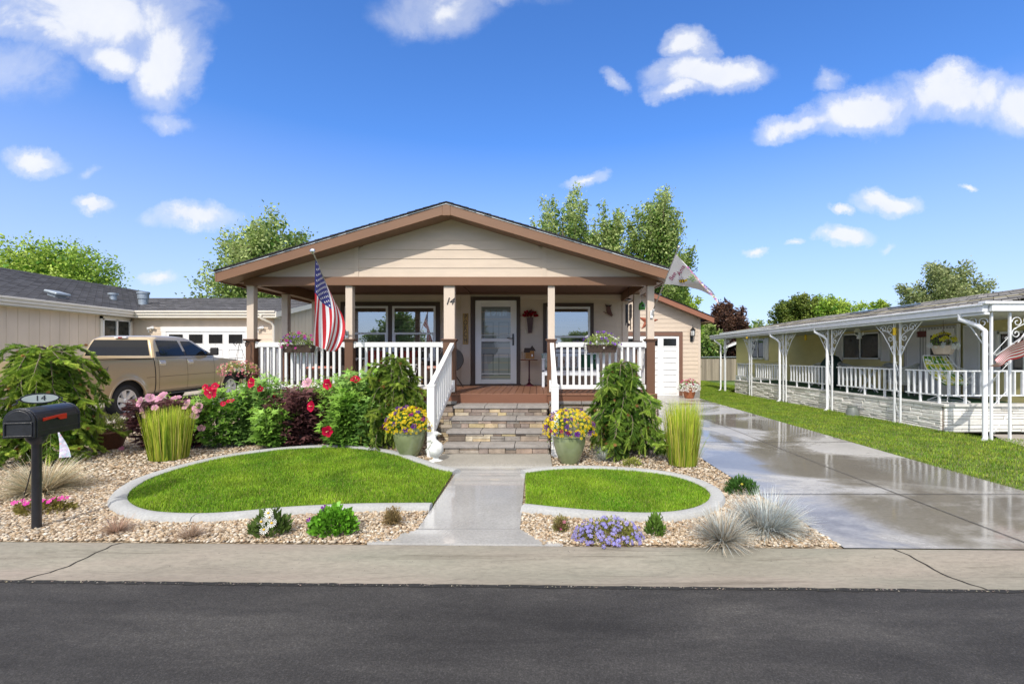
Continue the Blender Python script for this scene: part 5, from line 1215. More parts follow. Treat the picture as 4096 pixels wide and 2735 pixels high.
# daisies
x, y, _ = G(620, 1226)
t = thing('daisy_plant', 'white daisies with yellow centres below the larger lawn edge', 'flowers', (x, y, 0))
mound(t, 'foliage', (x, y, .0), (.155, .10, .19), 420, .065, ((.035, .07, .015), (.12, .19, .04)), seed=42, up=1.2, wl=.8)
DAISY = petals(14, .05, .16)
for i, (px, py) in enumerate([(600, 1196), (618, 1186), (624, 1199), (606, 1214), (616, 1176)]):
    p = Vector(PX(px, py+0, y-.07-.01*i)); s = .038; f = MB(); n = Vector((0, -.85, .5)).normalized()
    V, Fc, CC = inst(DAISY[0], DAISY[1], [p], basis(np.array([n])), [s], [(.85, .85, .82)]); fl = npmesh('flower', V, Fc, FLWM, CC, t)
    f.ball(p+n*.006, .011, 8, (1, 1, .8)); f.build('flower_centre', mat('yellow flower centre', (.7, .42, .01), .8, .2, 90), fl, smooth=True)
    f = MB(); f.tube([(x, y, 0), tuple((Vector((x, y, 0))+p)/2+Vector((0, 0, .03))), tuple(p)], .003, 5); f.build('stem', mat('green stem', (.12, .2, .04)), t)
# bright leafy plant with two purple flowers
x, y, _ = G(765, 1222)
t = thing('leafy_plant', 'bright green leafy mound with two purple pansies below the larger lawn', 'plant', (x, y, 0))
mound(t, 'foliage', (x, y, .02), (.19, .13, .20), 1500, .04, ((.03, .10, .012), (.17, .42, .03)), BROAD, 43, up=.5, wl=1.1)
for i, (px, py) in enumerate([(710, 1193), (745, 1166)]):
    p = PX(px, py, y-.02); blossoms(t, 'flower', np.array([p]), np.array([[0, -1, .3]]), .03, [(.2, .02, .32)], i, PET5)
def twiggy(label, px, py, r, h, cols, n=150, seed=1, fl=None, name='dry_shrub'):
    x, y, _ = G(px, py); g = np.random.default_rng(seed); t = thing(name, label, 'plant', (x, y, 0))
    a = g.uniform(0, 2*pi, n); C = np.array(cols)[g.integers(0, len(cols), n)]
    V, Fc, CC = blades(np.stack([x+.02*np.cos(a), y+.02*np.sin(a), np.zeros(n)], 1), a, g.uniform(0, math.atan(r/h)*1.3, n), g.uniform(.5, 1.1, n)*sqrt(h*h+r*r*.6), .006, g.uniform(-.3, .3, n), C, 3)
    npmesh('stems', V, Fc, BLADE, CC, t)
    mound(t, 'foliage', (x, y, h*.1), (r, r*.8, h*.95), n*4, .022, (cols[0], cols[1]), seed=seed+1, up=.8, shell=.3)
    for i, (dx, dz, c) in enumerate(fl or []): blossoms(t, 'flower', np.array([(x+dx, y-r*.6, dz)]), np.array([[0, -1, .4]]), .014, [c], i)
    return t
twiggy('dry brown twiggy plant between the larger lawn and the walkway flare', 900, 1204, .085, .16, [(.15, .11, .05), (.36, .26, .12), (.22, .19, .07)], 170, 44)
twiggy('small brownish tuft with one pink flower right of the walkway flare', 1286, 1218, .07, .13, [(.13, .13, .04), (.34, .30, .12), (.2, .1, .05)], 150, 45, [(.0, .04, (.7, .1, .35)), (.03, .10, (.6, .2, .3))])
x, y, _ = G(1503, 1226)
t = thing('leafy_plant', 'small dark green upright plant right of the blue flowers', 'plant', (x, y, 0)); mound(t, 'foliage', (x, y, .0), (.07, .06, .16), 260, .055, ((.03, .07, .01), (.14, .25, .04)), seed=46, up=1.4, wl=.8)
x, y, _ = G(1394, 1236)
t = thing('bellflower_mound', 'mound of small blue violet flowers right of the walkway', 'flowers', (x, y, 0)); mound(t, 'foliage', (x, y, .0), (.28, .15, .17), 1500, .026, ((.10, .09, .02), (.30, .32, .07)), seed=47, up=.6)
P, D = shellpts((x, y, 0), (.29, .17, .18), 170, 48, True, .05); tag(blossoms(t, 'flowers', P, D, .016, [(.20, .17, .62), (.28, .24, .72), (.15, .11, .5)], 49, eye=(.5, .5, .75)), kind='stuff')
x, y, _ = G(1701, 1130)
t = thing('coreopsis_plant', 'low dark green bush with a few yellow buds beside the driveway', 'plant', (x, y, 0)); mound(t, 'foliage', (x, y, .0), (.17, .13, .17), 1100, .042, ((.012, .045, .008), (.07, .17, .03)), seed=50, up=.9, wl=.7)
P, D = shellpts((x, y, .02), (.18, .13, .19), 8, 51, True, .3); tag(blossoms(t, 'yellow_buds', P, D, .012, [(.7, .6, .08)], 52), kind='stuff')
x, y, _ = G(1450, 1068)
t = thing('leafy_plant', 'tiny yellowish green plant in the gravel in front of the right spruce', 'plant', (x, y, 0)); mound(t, 'foliage', (x, y, .0), (.14, .1, .11), 420, .03, ((.10, .12, .02), (.36, .40, .08)), seed=53, up=.8)

# ------------------------------------------------------------------ hibiscus hedge
def bush(name, label, base, R, H, n, ls, cols, seed, flowers=(), fcol=(.66, .006, .06), tmpl=LOBED, stems=11, fs=.086, z0=.1, buds=True):
    n = int(n*1.9); ls *= 1.22; g = np.random.default_rng(seed); x0, y0 = base; t = thing(name, label, 'shrub', (x0, y0, 0), 'flowering shrubs along the porch')
    mb = MB(); tips = []
    for i in range(stems):
        a = g.uniform(0, 2*pi); r = R*g.uniform(.1, .8); h = H*g.uniform(.75, 1.0); p = [(x0+.05*cos(a), y0+.05*sin(a), 0), (x0+r*.6*cos(a), y0+r*.5*sin(a), h*.55), (x0+r*cos(a), y0+r*.8*sin(a), h)]
        mb.tube(p, .008, 5, .004); tips.append(p)
    mb.build('stem', mat('green stem', (.12, .2, .04)) if cols[1][1] > cols[1][0] else mat('purple stem', (.08, .03, .03)), t)
    Ps, Ds, Ss = [], [], []
    for i in range(n):
        p = tips[g.integers(0, stems)]; s = g.uniform(.06, 1)**.9; q = np.array(p[0])*(1-s)**2+np.array(p[1])*2*s*(1-s)+np.array(p[2])*s*s
        a = g.uniform(0, 2*pi); o = R*g.uniform(.05, .42)*(1.1-.5*s); d = np.array([cos(a), sin(a), g.uniform(-.15, .35)]); Ps.append(q+d*o); Ds.append(d+np.array([0, -.25, -.25+.5*s])); Ss.append(ls*g.uniform(.55, 1.15))
    Ps = np.array(Ps); Ps[:, 2] = np.maximum(Ps[:, 2], .05)
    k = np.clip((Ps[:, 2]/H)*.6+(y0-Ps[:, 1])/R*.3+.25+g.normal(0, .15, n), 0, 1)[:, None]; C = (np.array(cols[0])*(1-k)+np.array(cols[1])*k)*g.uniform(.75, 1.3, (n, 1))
    # leaf blade faces up and towards the light
    dd = np.array(Ds); dd /= np.linalg.norm(dd, axis=1, keepdims=True); upv = np.array([0, -.55, 1])+g.normal(0, .45, (n, 3)); xx = np.cross(dd, upv); xx /= np.linalg.norm(xx, axis=1, keepdims=True); zz = np.cross(xx, dd)
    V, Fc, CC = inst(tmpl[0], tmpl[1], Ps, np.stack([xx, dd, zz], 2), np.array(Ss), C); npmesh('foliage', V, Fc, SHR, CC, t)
    if buds:
        P, D = shellpts((x0, y0, H*.8), (R*.8, R*.6, H*.28), 14, seed+1); V, Fc, CC = inst(LEAF[0], LEAF[1], np.repeat(P, 6, 0)+g.normal(0, .012, (len(P)*6, 3)), basis(g.normal(size=(len(P)*6, 3))), np.full(len(P)*6, .035), tone(len(P)*6, (.36, .5, .10))); tag(npmesh('buds', V, Fc, SHR, CC, t), kind='stuff')
    for i, f in enumerate(flowers):
        px, py = f[0], f[1]; sz = f[2] if len(f) > 2 else 1; d = f[3] if len(f) > 3 else (g.uniform(-.5, .5), -1, g.uniform(0, .5)); c = f[4] if len(f) > 4 else fcol
        yy_ = y0-R*.75; p = Vector(PX(px, py, yy_)); n_ = Vector(d).normalized(); s = fs*sz
        big = petals(5, .30, .74); V = np.array(big[0], float); V += np.random.default_rng(i+seed).normal(0, .05, V.shape); V[0] = (0, 0, 0)
        V, Fc, CC = inst(V, big[1], [p], basis(np.array([n_])), [s], [c]); CC[0] = np.array(c)*.35; fl = npmesh('flower', V, Fc, FLWM, CC, t, smooth=True)
        mb = MB(); mb.tube([p, p+n_*s*.55], s*.05, 6, s*.03); mb.ball(tuple(p+n_*s*.58), s*.09, 8); mb.build('stamen', mat('pale stamen', (.8, .62, .3), .6), fl)
    return t
GH = ((.04, .13, .018), (.30, .52, .08)); GH2 = ((.038, .115, .022), (.27, .47, .11)); PH = ((.026, .009, .011), (.19, .085, .085))
bush('hibiscus', 'green hibiscus with large red blooms at the left end of the hedge', (-5.40, 7.75), .50, 1.0, 620, .10, GH, 61, [(486, 900, 1.15, (.1, -1, .1)), (472, 888, .6), (494, 886, .7), (529, 921, .75, (0, -.5, 1)), (512, 926, .5)])
bush('hibiscus', 'green hibiscus below the left porch corner with two red blooms', (-4.75, 8.0), .52, 1.18, 620, .10, GH2, 62, [(579, 878, 1.05, (-.4, -1, .2)), (596, 891, .6, (.8, -.6, 0))])
bush('dark_leaf_hibiscus', 'dark purple leaved shrub in the middle of the hedge with one pink bloom', (-4.12, 7.85), .50, 1.05, 640, .10, PH, 63, [(706, 878, 1.0, (-.2, -1, .5))], (.80, .42, .55))
bush('dark_leaf_hibiscus', 'low dark purple shrub between two green hibiscus plants', (-3.70, 8.05), .50, .95, 480, .10, PH, 64)
bush('hibiscus', 'full green hibiscus with red blooms beside the middle spruce', (-3.32, 7.72), .56, 1.02, 900, .11, GH, 65, [(716, 931, 1.05, (-.5, -1, .1)), (753, 988, 1.1, (-.1, -1, -.1))])
bush('hibiscus', 'tall green hibiscus reaching the porch railing with two red blooms', (-3.12, 8.12), .55, 1.30, 620, .10, GH2, 66, [(753, 881, 1.1, (-.3, -1, .1)), (815, 871, 1.0, (.3, -.6, .8))])
bush('hibiscus', 'pale green bushy plant just left of the middle spruce', (-2.85, 7.72), .42, .85, 520, .10, GH2, 67)
bush('dark_leaf_hibiscus', 'dark purple shrub with big pink blooms behind the clipped grass', (-6.35, 7.65), .46, .86, 820, .095, PH, 68, [(324, 922, 1.0, (-.5, -1, .4)), (331, 945, 1.1, (-.6, -1, -.2)), (372, 912, 1.25, (-.3, -.8, .8)), (405, 913, .8, (.1, -.4, 1)), (356, 935, .6, (.3, -1, .5)), (344, 912, .8, (.6, -1, .2))], (.80, .40, .55))
bush('dark_leaf_hibiscus', 'dark purple shrub with pink blooms right of the clipped grass', (-5.85, 7.7), .40, .80, 620, .095, PH, 69, [(431, 928, 1.05, (-.5, -1, .5)), (456, 935, 1.1, (-.1, -1, .3)), (447, 952, .7, (.5, -1, 0)), (462, 980, .7, (.6, -1, -.4))], (.80, .42, .56))

bush('hibiscus', 'low green hibiscus without blooms just left of the middle dark shrub', (-4.48, 7.68), .42, .72, 480, .10, GH, 71)
bush('hibiscus', 'tall green hibiscus with one red bud, at the back under the flower box', (-3.95, 8.2), .48, 1.12, 520, .10, GH2, 72, [(631, 905, .5)])
bush('hibiscus', 'green hibiscus behind the clipped grass and the first red blooms', (-5.02, 7.95), .45, .95, 480, .10, GH2, 73)
bush('hibiscus', 'tallest green hibiscus at the back, against the railing beside the middle spruce', (-2.95, 8.2), .42, 1.36, 520, .10, GH, 74)
bush('hibiscus', 'leafy green hibiscus between the dark shrub and the railing', (-3.55, 8.22), .42, 1.15, 460, .10, GH2, 75)
# ------------------------------------------------------------------ pickup truck
tk = thing('pickup_truck', 'beige four door pickup truck parked nose-in on the driveway of the left neighbour', 'truck', (-11.06, 11.2, .05))
tk.rotation_euler = (radians(1.0), 0, radians(1.9))
m, nt, b = newmat('champagne car paint'); lw = nd(nt, 'ShaderNodeLayerWeight', Blend=.3)
o = mixc(nt, lw.outputs['Facing'], (.44, .325, .18), (.60, .54, .44)); nt.links.new(o, b.inputs['Base Color'])
b.inputs['Metallic'].default_value = .55; b.inputs['Roughness'].default_value = .34; b.inputs['Coat Weight'].default_value = .8; b.inputs['Coat Roughness'].default_value = .06; PAINT = m
CHR = mat('chrome', (.75, .75, .76), .12, .02, 5, metal=1); RUB = mat('tyre rubber', (.016, .016, .017), .75, .2, 30); PLB = mat('black plastic', (.02, .02, .022), .5, .1)
CGL = mat('tinted car glass', (.006, .007, .009), .04, .1, spec=.35); UND = mat('underbody', (.01, .01, .01), .9)
UR, UFN, RA = 0.0, 4.0, .50
def zb(u):
    z = .50
    for h in (UR, UFN):
        d = abs(u-h)
        if d < RA: z = max(z, .40+sqrt(RA*RA-d*d)*1.04)
    if u > 4.62: z = max(z, .50)
    return z
def zt(u): return float(np.interp(u, [-1.25, .84, .86, 3.1, 3.35, 4.3, 4.75, 4.92], [1.40, 1.42, 1.45, 1.44, 1.40, 1.32, 1.23, 1.08]))
def hw(u, z):
    w = float(np.interp(z, [.5, .62, .8, 1.0, 1.2, 1.38, 1.45], [.955, .985, .998, .998, .985, .96, .93]))
    for h in (UR, UFN):       # flared arches
        d = sqrt((u-h)**2+(z-.40)**2)
        if d < .66: w += .028*max(0, 1-abs(d-.56)/.1)
    if u > 4.3: w -= .30*((u-4.3)/.62)**2
    if u < -1.1: w -= .04*((-1.1-u)/.15)
    return w
us = sorted(set([round(x, 3) for x in np.concatenate([np.arange(-1.25, 4.93, .06), np.arange(-.5, .51, .025), np.arange(3.5, 4.51, .025), [.84, .86, 4.92]])]))
NR = 12; mb = MB()
for sd in (-1, 1):
    vs = [(sd*hw(u, zb(u)+(zt(u)-zb(u))*r/NR), u, zb(u)+(zt(u)-zb(u))*r/NR) for u in us for r in range(NR+1)]
    mb.add(vs, [(i*(NR+1)+r, i*(NR+1)+r+1, (i+1)*(NR+1)+r+1, (i+1)*(NR+1)+r) for i in range(len(us)-1) for r in range(NR)])
    # bed rail: top and inner wall
    bu = [u for u in us if u <= .84]
    mb.add([(sd*(hw(u, zt(u))-o_), u, zt(u)+.002-z_) for u in bu for o_, z_ in ((0, 0), (.07, 0), (.08, .5))], [(i*3+k, i*3+k+1, (i+1)*3+k+1, (i+1)*3+k) for i in range(len(bu)-1) for k in range(2)])
hu = [u for u in us if u >= .86]
mb.add([(hw(u, zt(u))*k/6, u, zt(u)+(.05*(1-(k/6)**2) if u > 3.2 else 0)) for u in hu for k in range(-6, 7)], [(i*13+k, i*13+k+1, (i+1)*13+k+1, (i+1)*13+k) for i in range(len(hu)-1) for k in range(12)])
mb.add([(hw(4.92, .55+.53*r/4)*k/6, 4.92+.03*(1-(k/6)**2), .55+.53*r/4) for r in range(5) for k in range(-6, 7)], [(i*13+k, i*13+k+1, (i+1)*13+k+1, (i+1)*13+k) for i in range(4) for k in range(12)])
mb.box(-.88, .88, -1.2, .84, .82, .86); mb.box(-.93, .93, .80, .855, .6, 1.42)
body = mb.build('body', PAINT, tk, smooth=True, local=True)
mb = MB(); mb.box(-.86, .86, -1.27, -1.21, .66, 1.41); mb.box(-.75, .75, -1.285, -1.27, .95, 1.2); mb.build('tailgate', PAINT, tk, local=True, bevel=.02)
mb = MB(); mb.box(-.97, .97, -1.47, -1.26, .50, .66); mb.box(-.2, .2, -1.475, -1.3, .44, .56); mb.build('rear_bumper', CHR, tk, local=True, bevel=.03)
mb = MB(); mb.box(-.9, .9, -1.44, -1.25, .66, .675); mb.build('bumper_pad', PLB, tk, local=True)
mb = MB(); mb.box(-.16, .16, -1.487, -1.478, .47, .60); pl_ = mb.build('number_plate', mat('white red plate', (.7, .7, .72), .4), tk, local=True); mb = MB(); mb.box(-.16, .16, -1.49, -1.488, .56, .60); mb.build('plate_band', mat('plate red', (.55, .02, .02), .4), pl_, local=True)
for sd in (-1, 1):
    mb = MB(); mb.box(min(sd*.86, sd*.965), max(sd*.86, sd*.965), -1.27, -1.16, .92, 1.34); mb.build('tail_light', mat('red lens', (.35, .01, .01), .15, .1, coat=1), tk, local=True, bevel=.02)
    mb = MB(); mb.box(min(sd*.6, sd*.9), max(sd*.6, sd*.9), 4.72, 4.9, .92, 1.14); mb.build('headlight', mat('clear lens', (.6, .62, .65), .08), tk, local=True, bevel=.03)
mb = MB(); mb.box(-.58, .58, 4.9, 4.965, .72, 1.12); mb.build('grille', CHR, tk, local=True, bevel=.02)
mb = MB(); mb.box(-.93, .93, 4.78, 5.05, .46, .70); mb.build('front_bumper', CHR, tk, local=True, bevel=.05)
mb = MB(); mb.box(-.9, .9, -1.1, 4.7, .42, .60); mb.build('chassis', UND, tk, local=True)
mb = MB(); mb.box(-.93, .93, -.62, .62, .60, .86+.03); mb.box(-.9, .9, 3.38, 4.62, .55, 1.0); mb.build('wheel_well', UND, tk, local=True)
# cab
RG = [(1.43, .86, 3.32, .955), (1.50, .87, 3.18, .935), (1.62, .90, 2.98, .895), (1.78, .94, 2.74, .84), (1.92, .99, 2.52, .79), (1.985, 1.03, 2.40, .755), (2.02, 1.10, 2.28, .70), (2.04, 1.22, 2.1, .6), (2.045, 1.4, 1.95, .3)]
def ring(z, u0, u1, w, n=10, rad=.16):
    rad = min(rad, w*.6, (u1-u0)*.3); out = []
    for cx_, cy_, a0 in ((w-rad, u0+rad, -90), (w-rad, u1-rad, 0), (-(w-rad), u1-rad, 90), (-(w-rad), u0+rad, 180)):
        for k in range(n+1): a = radians(a0+90*k/n); out.append((cx_+rad*cos(a), cy_+rad*sin(a), z))
    return out
mb = MB(); rs = [ring(*r, rad=.08 if i < 5 else .2) for i, r in enumerate(RG)]; n = len(rs[0])
mb.add([p for r in rs for p in r], [(i*n+k, i*n+(k+1) % n, (i+1)*n+(k+1) % n, (i+1)*n+k) for i in range(len(rs)-1) for k in range(n)]+[tuple((len(rs)-1)*n+k for k in range(n))])
cab = mb.build('cab', PAINT, tk, smooth=True, local=True)
def chw(z): return float(np.interp(z, [r[0] for r in RG], [r[3] for r in RG]))
def cu0(z): return float(np.interp(z, [r[0] for r in RG], [r[1] for r in RG]))
def cu1(z): return float(np.interp(z, [r[0] for r in RG], [r[2] for r in RG]))
def sideglass(name, poly, sd, off=.006):
    "poly: lower and upper edges as (u_lo0,u_lo1,u_hi0,u_hi1,z0,z1)"
    a, b_, c, d, z0, z1 = poly; mb = MB()
    mb.grid(6, 6, lambda s, t: (sd*(chw(z0+(z1-z0)*t)+off), (a+(b_-a)*s)*(1-t)+(c+(d-c)*s)*t, z0+(z1-z0)*t)); return mb.build(name, CGL, tk, smooth=True, local=True)
for sd in (-1, 1):
    mb = MB(); mb.grid(8, 6, lambda s, t: (sd*(chw(1.47+.50*t)+.003), (.95+2.27*s)*(1-t)+(1.06+1.32*s)*t, 1.47+.47*t)); mb.build('window_surround', PLB, cab, smooth=True, local=True)
    sideglass('door_window', (1.10, 1.97, 1.10, 1.88, 1.50, 1.91), sd); sideglass('door_window', (2.07, 3.06, 1.99, 2.36, 1.50, 1.90), sd)
mb = MB(); mb.grid(8, 6, lambda s, t: ((s*2-1)*(chw(1.5+.42*t)-.10), cu0(1.50+.42*t)-.004, 1.50+.42*t)); mb.build('rear_window', CGL, cab, smooth=True, local=True)
mb = MB(); mb.grid(8, 6, lambda s, t: ((s*2-1)*(chw(1.5+.44*t)-.10), cu1(1.49+.45*t)+.006, 1.49+.45*t)); mb.build('windshield', CGL, cab, smooth=True, local=True)
mb = MB(); mb.box(-.16, .16, .965, 1.04, 1.965, 2.0); bl_ = mb.build('brake_light', VINYL, cab, local=True, bevel=.006); mb = MB(); mb.box(-.05, .05, .96, 1.03, 1.97, 1.995); mb.build('lens', mat('red lens', (.35, .01, .01)), bl_, local=True)
def seam(mb, u, z0, z1, w=.008, off=.002):
    for sd in (-1, 1):
        N = 12; mb.add([(sd*(hw(u+du, z0+(z1-z0)*r/N)+off), u+du, z0+(z1-z0)*r/N) for r in range(N+1) for du in (-w/2, w/2)], [(2*r, 2*r+1, 2*r+3, 2*r+2) for r in range(N)])
mb = MB(); seam(mb, .855, .52, 1.43, .028); seam(mb, .985, .55, 1.44); seam(mb, 2.02, .55, 1.44); seam(mb, 3.18, .55, 1.42)
for sd in (-1, 1):
    for z in (.56,): mb.add([(sd*(hw(1, z)+.003), u, z+dz_) for u in (.99, 3.17) for dz_ in (0, .008)], [(0, 1, 3, 2)])
    for u0_, u1_ in ((.56, .83), (.99, 3.4)): mb.add([(sd*(hw(u, .93+dz_)+.003), u, .93+dz_) for u in np.linspace(u0_, u1_, 8) for dz_ in (0, .008)], [(2*i, 2*i+1, 2*i+3, 2*i+2) for i in range(7)])
    mb.box(min(sd*.84, sd*.975), max(sd*.84, sd*.975), -1.2, .83, 1.418, 1.438)
mb.build('panel_gap', UND, body, local=True)
for sd in (-1, 1):
    for u, nm in ((1.12, 'h'), (2.16, 'h')):
        mb = MB(); w = hw(u, 1.29); mb.box(min(sd*(w-.01), sd*(w+.03)), max(sd*(w-.01), sd*(w+.03)), u-.10, u+.10, 1.265, 1.315); mb.box(min(sd*(w-.02), sd*(w+.008)), max(sd*(w-.02), sd*(w+.008)), u-.11, u+.11, 1.22, 1.36); mb.build('door_handle', CHR, body, local=True, bevel=.012)
    mb = MB(); mb.box(min(sd*1.02, sd*1.24), max(sd*1.02, sd*1.24), 2.92, 3.03, 1.48, 1.72); mb.box(min(sd*.9, sd*1.05), max(sd*.9, sd*1.05), 2.95, 3.02, 1.49, 1.56); mb.build('side_mirror', PLB, tk, local=True, bevel=.03)
    mb = MB(); mb.box(min(sd*.95, sd*1.08), max(sd*.95, sd*1.08), .8, 3.2, .44, .48); mb.build('running_board', PLB, tk, local=True, bevel=.01)
    for h in (UR, UFN):
        mb = MB(); mb.tube([(sd*(.995+.012), h+cos(a)*.525, .40+sin(a)*.54) for a in np.linspace(-.05, pi+.05, 26)], .028, 8); mb.build('arch_flare', PAINT, body, local=True, smooth=True)
        mb = MB(); mb.T = Matrix.Translation((sd*.86, h, .40)) @ Matrix.Rotation(sd*pi/2, 4, 'Y')
        mb.lathe([(.27, -.11), (.36, -.11), (.392, -.09), (.40, -.06), (.40, .06), (.392, .09), (.36, .115), (.27, .11)], (0, 0, 0), 40, cap=False)
        wh = mb.build('wheel', RUB, tk, local=True, smooth=True)
        mb = MB(); mb.T = Matrix.Translation((sd*.86, h, .40)) @ Matrix.Rotation(sd*pi/2, 4, 'Y')
        mb.lathe([(.235, .03), (.255, .11), (.275, .118), (.275, .06)], (0, 0, 0), 40, cap=False); mb.lathe([(.001, .10), (.05, .105), (.065, .09), (.07, .05)], (0, 0, 0), 20)
        for k in range(6):
            a = k*pi/3+.3; c, s_ = cos(a), sin(a); q = lambda r, w, z: (r*c-w*s_, r*s_+w*c, z)
            mb.add([q(.05, -.035, .085), q(.05, .035, .085), q(.25, .065, .105), q(.25, -.065, .105), q(.05, -.045, .04), q(.05, .045, .04), q(.25, .075, .05), q(.25, -.075, .05)], [(0, 1, 2, 3), (0, 4, 5, 1), (1, 5, 6, 2), (3, 2, 6, 7), (0, 3, 7, 4)])
        mb.build('rim', mat('bright alloy', (.72, .72, .73), .22, .03, 5, metal=.35), wh, local=True, smooth=True)
        mb = MB(); mb.T = Matrix.Translation((sd*.86, h, .40)) @ Matrix.Rotation(sd*pi/2, 4, 'Y'); mb.lathe([(.0, .0), (.26, .0), (.26, .03), (0, .03)], (0, 0, 0), 24); mb.build('brake_disc', UND, wh, local=True)
mb = MB(); mb.tube([(.93, 3.35, 1.40), (.93, 3.30, 2.05)], .003, 4); mb.build('antenna', PLB, tk, local=True)
text('decal', '4x4', .17, Matrix.Translation((1.004, -.68, 1.20)) @ Matrix.Rotation(pi/2, 4, 'Z') @ FACE, mat('grey decal', (.12, .11, .10), .5), body, .001, shear=.4, local=True)

# ------------------------------------------------------------------ mailbox
mx, my = -4.50, 4.10; t = thing('mailbox', 'black mailbox with red flag and oval number 14 plate on a round black post', 'mailbox', (mx, my, 0))
MBX = mat('black painted mailbox steel', (.02, .021, .026), .33, .25, 18, .15, 90)
mb = MB(); mb.lathe([(.034, -.1), (.034, .75), (.04, .76), (.07, .80), (.075, .83)], (mx, my, 0), 16); mb.build('post', MBX, t, smooth=True)
A = Matrix.Translation((mx-.10, my+.16, .83)) @ Matrix.Rotation(radians(15), 4, 'Z')
hw_, L_, zs_ = .112, .27, .14
prof = [(-hw_, 0), (hw_, 0), (hw_, zs_)]+[(hw_*cos(a), zs_+hw_*1.05*sin(a)) for a in np.linspace(0, pi, 14)[1:-1]]+[(-hw_, zs_)]
mb = MB(); mb.T = A; mb.prism(prof, lambda u, v, w: (u, w, v), -L_, L_)
for yb_ in (-L_-.0, L_-.02): mb.prism([(u*1.05, v*1.02-.002) for u, v in prof], lambda u, v, w: (u, w, v), yb_, yb_+.02)
for z in (.05, .15): mb.beam((hw_+.002, -L_, z), (hw_+.002, L_, z), .006, .010)
bx_ = mb.build('box', MBX, t, bevel=.006)
mb = MB(); mb.T = A; mb.prism([(u*1.0, v) for u, v in prof], lambda u, v, w: (u, w, v), -L_-.022, -L_-.002)
mb.prism([(u*.8, .15+(v-.14)*.78) for u, v in prof[2:]], lambda u, v, w: (u, w, v), -L_-.03, -L_-.02)
for q in ((-.1, .1, .125, .137), (-.1, .1, .012, .022), (-.1, -.09, .022, .125), (.09, .1, .022, .125)): mb.box(q[0], q[1], -L_-.034, -L_-.022, q[2], q[3])
mb.build('door', MBX, t, bevel=.004)
mb = MB(); mb.T = A; X0 = hw_+.006
mb.add([(X0+e, y, z) for e in (0, .008) for y, z in ((-.21, .135), (-.21, .16), (.02, .172), (.07, .172), (.07, .125), (-.01, .125), (-.04, .15))], [(0, 1, 2, 3, 4, 5, 6), (13, 12, 11, 10, 9, 8, 7)]+[(i, (i+1) % 7, 7+(i+1) % 7, 7+i) for i in range(7)])
mb.build('flag', mat('red flag paint', (.55, .025, .01), .4, .05), t)
A2 = Matrix.Translation((mx-.10, my+.12, .83+zs_+hw_+.03)) @ Matrix.Rotation(radians(60), 4, 'Z') @ Matrix.Scale(.8, 4)
ov = lambda a, b_: [(a*cos(k*2*pi/32), b_*sin(k*2*pi/32)) for k in range(32)]
mb = MB(); mb.T = A2; mb.prism([(u, v+.055) for u, v in ov(.165, .062)], lambda u, v, w: (u, w, v), -.006, .006)
for s_ in (-1, 1): mb.tube([(s_*.16, 0, .055), (s_*.185, 0, .045), (s_*.175, 0, .015), (s_*.20, 0, -.0), (s_*.215, 0, -.01)], .009, 6)
pl = mb.build('number_plate', MBX, t)
mb = MB(); mb.T = A2; mb.prism([(u, v+.055) for u, v in ov(.148, .047)], lambda u, v, w: (u, w, v), -.0085, -.0062); mb.build('plate_face', mat('pale grey plate', (.46, .52, .50), .4), pl)
text('number', '14', .09, A2 @ Matrix.Translation((0, -.010, .056)) @ FACE, BLK, pl, .001, spacing=1.1)

# ------------------------------------------------------------------ flags
REDC = mat('flag red', (.50, .012, .022), .6, .06, 3); WHC = mat('flag white', (.78, .78, .8), .6, .03, 3); BLC = mat('flag blue', (.03, .035, .19), .6, .06, 3)
def usflag(name, label, pos, parentparts, nv=60, nu=52, mirror=False):
    t = parentparts; mb = MB(); mb.grid(nu, nv, pos); ms = []
    for j in range(nv):
        for i in range(nu):
            k = int(i/nu*13); ms.append(2 if (k < 7 and (j+.5)/nv < .4) else (0 if k % 2 == 0 else 1))
    mb.m = ms; c = mb.build('cloth', [REDC, WHC, BLC], t, smooth='full', recalc=False)
    st = MB()
    for r in range(9):
        n = 6 if r % 2 == 0 else 5
        for q in range(n):
            u = (7/13)*(r+1)/10; v = .4*((q+.5)/6 if n == 6 else (q+1)/6)
            p = Vector(pos(u, v)); du = (Vector(pos(u+.01, v))-p); dv = (Vector(pos(u, v+.01))-p); nn = du.cross(dv).normalized(); du = du.normalized()*.022; dv = dv.normalized()*.022
            for sd in (-1, 1): st.add([p+nn*.003*sd]+[p+nn*.003*sd+(du*cos(a)+dv*sin(a))*(1 if k % 2 == 0 else .42) for k, a in enumerate([i*pi/5 for i in range(10)])], [(0, 1+k, 1+(k+1) % 10) for k in range(10)])
    st.build('stars', WHC, c)
    return t
t = thing('national_flag', 'red white and blue flag hanging from a pole on the second porch post', 'flag', (-3.55, 8.5, 1.98))
mb = MB(); B0 = Vector((-3.55, 8.5, 1.98)); T0 = Vector((-3.522, 7.2, 3.17)); mb.tube([B0, B0.lerp(T0, .5)], .013, 8); mb.tube([B0.lerp(T0, .5), T0], .010, 8); mb.build('pole', mat('brushed pole', (.55, .53, .5), .3, .1, metal=.7), t, smooth=True)
mb = MB(); mb.ball(tuple(T0+Vector((0, -.03, .03))), .042, 16); mb.build('finial', CHR, t, smooth=True)
mb = MB(); mb.cbox((-3.55, 8.53, 1.96), (.05, .03, .13)); mb.tube([(-3.55, 8.54, 1.93), B0+Vector((0, -.09, .08))], .022, 8); mb.build('pole_bracket', GALV, t, bevel=.005)
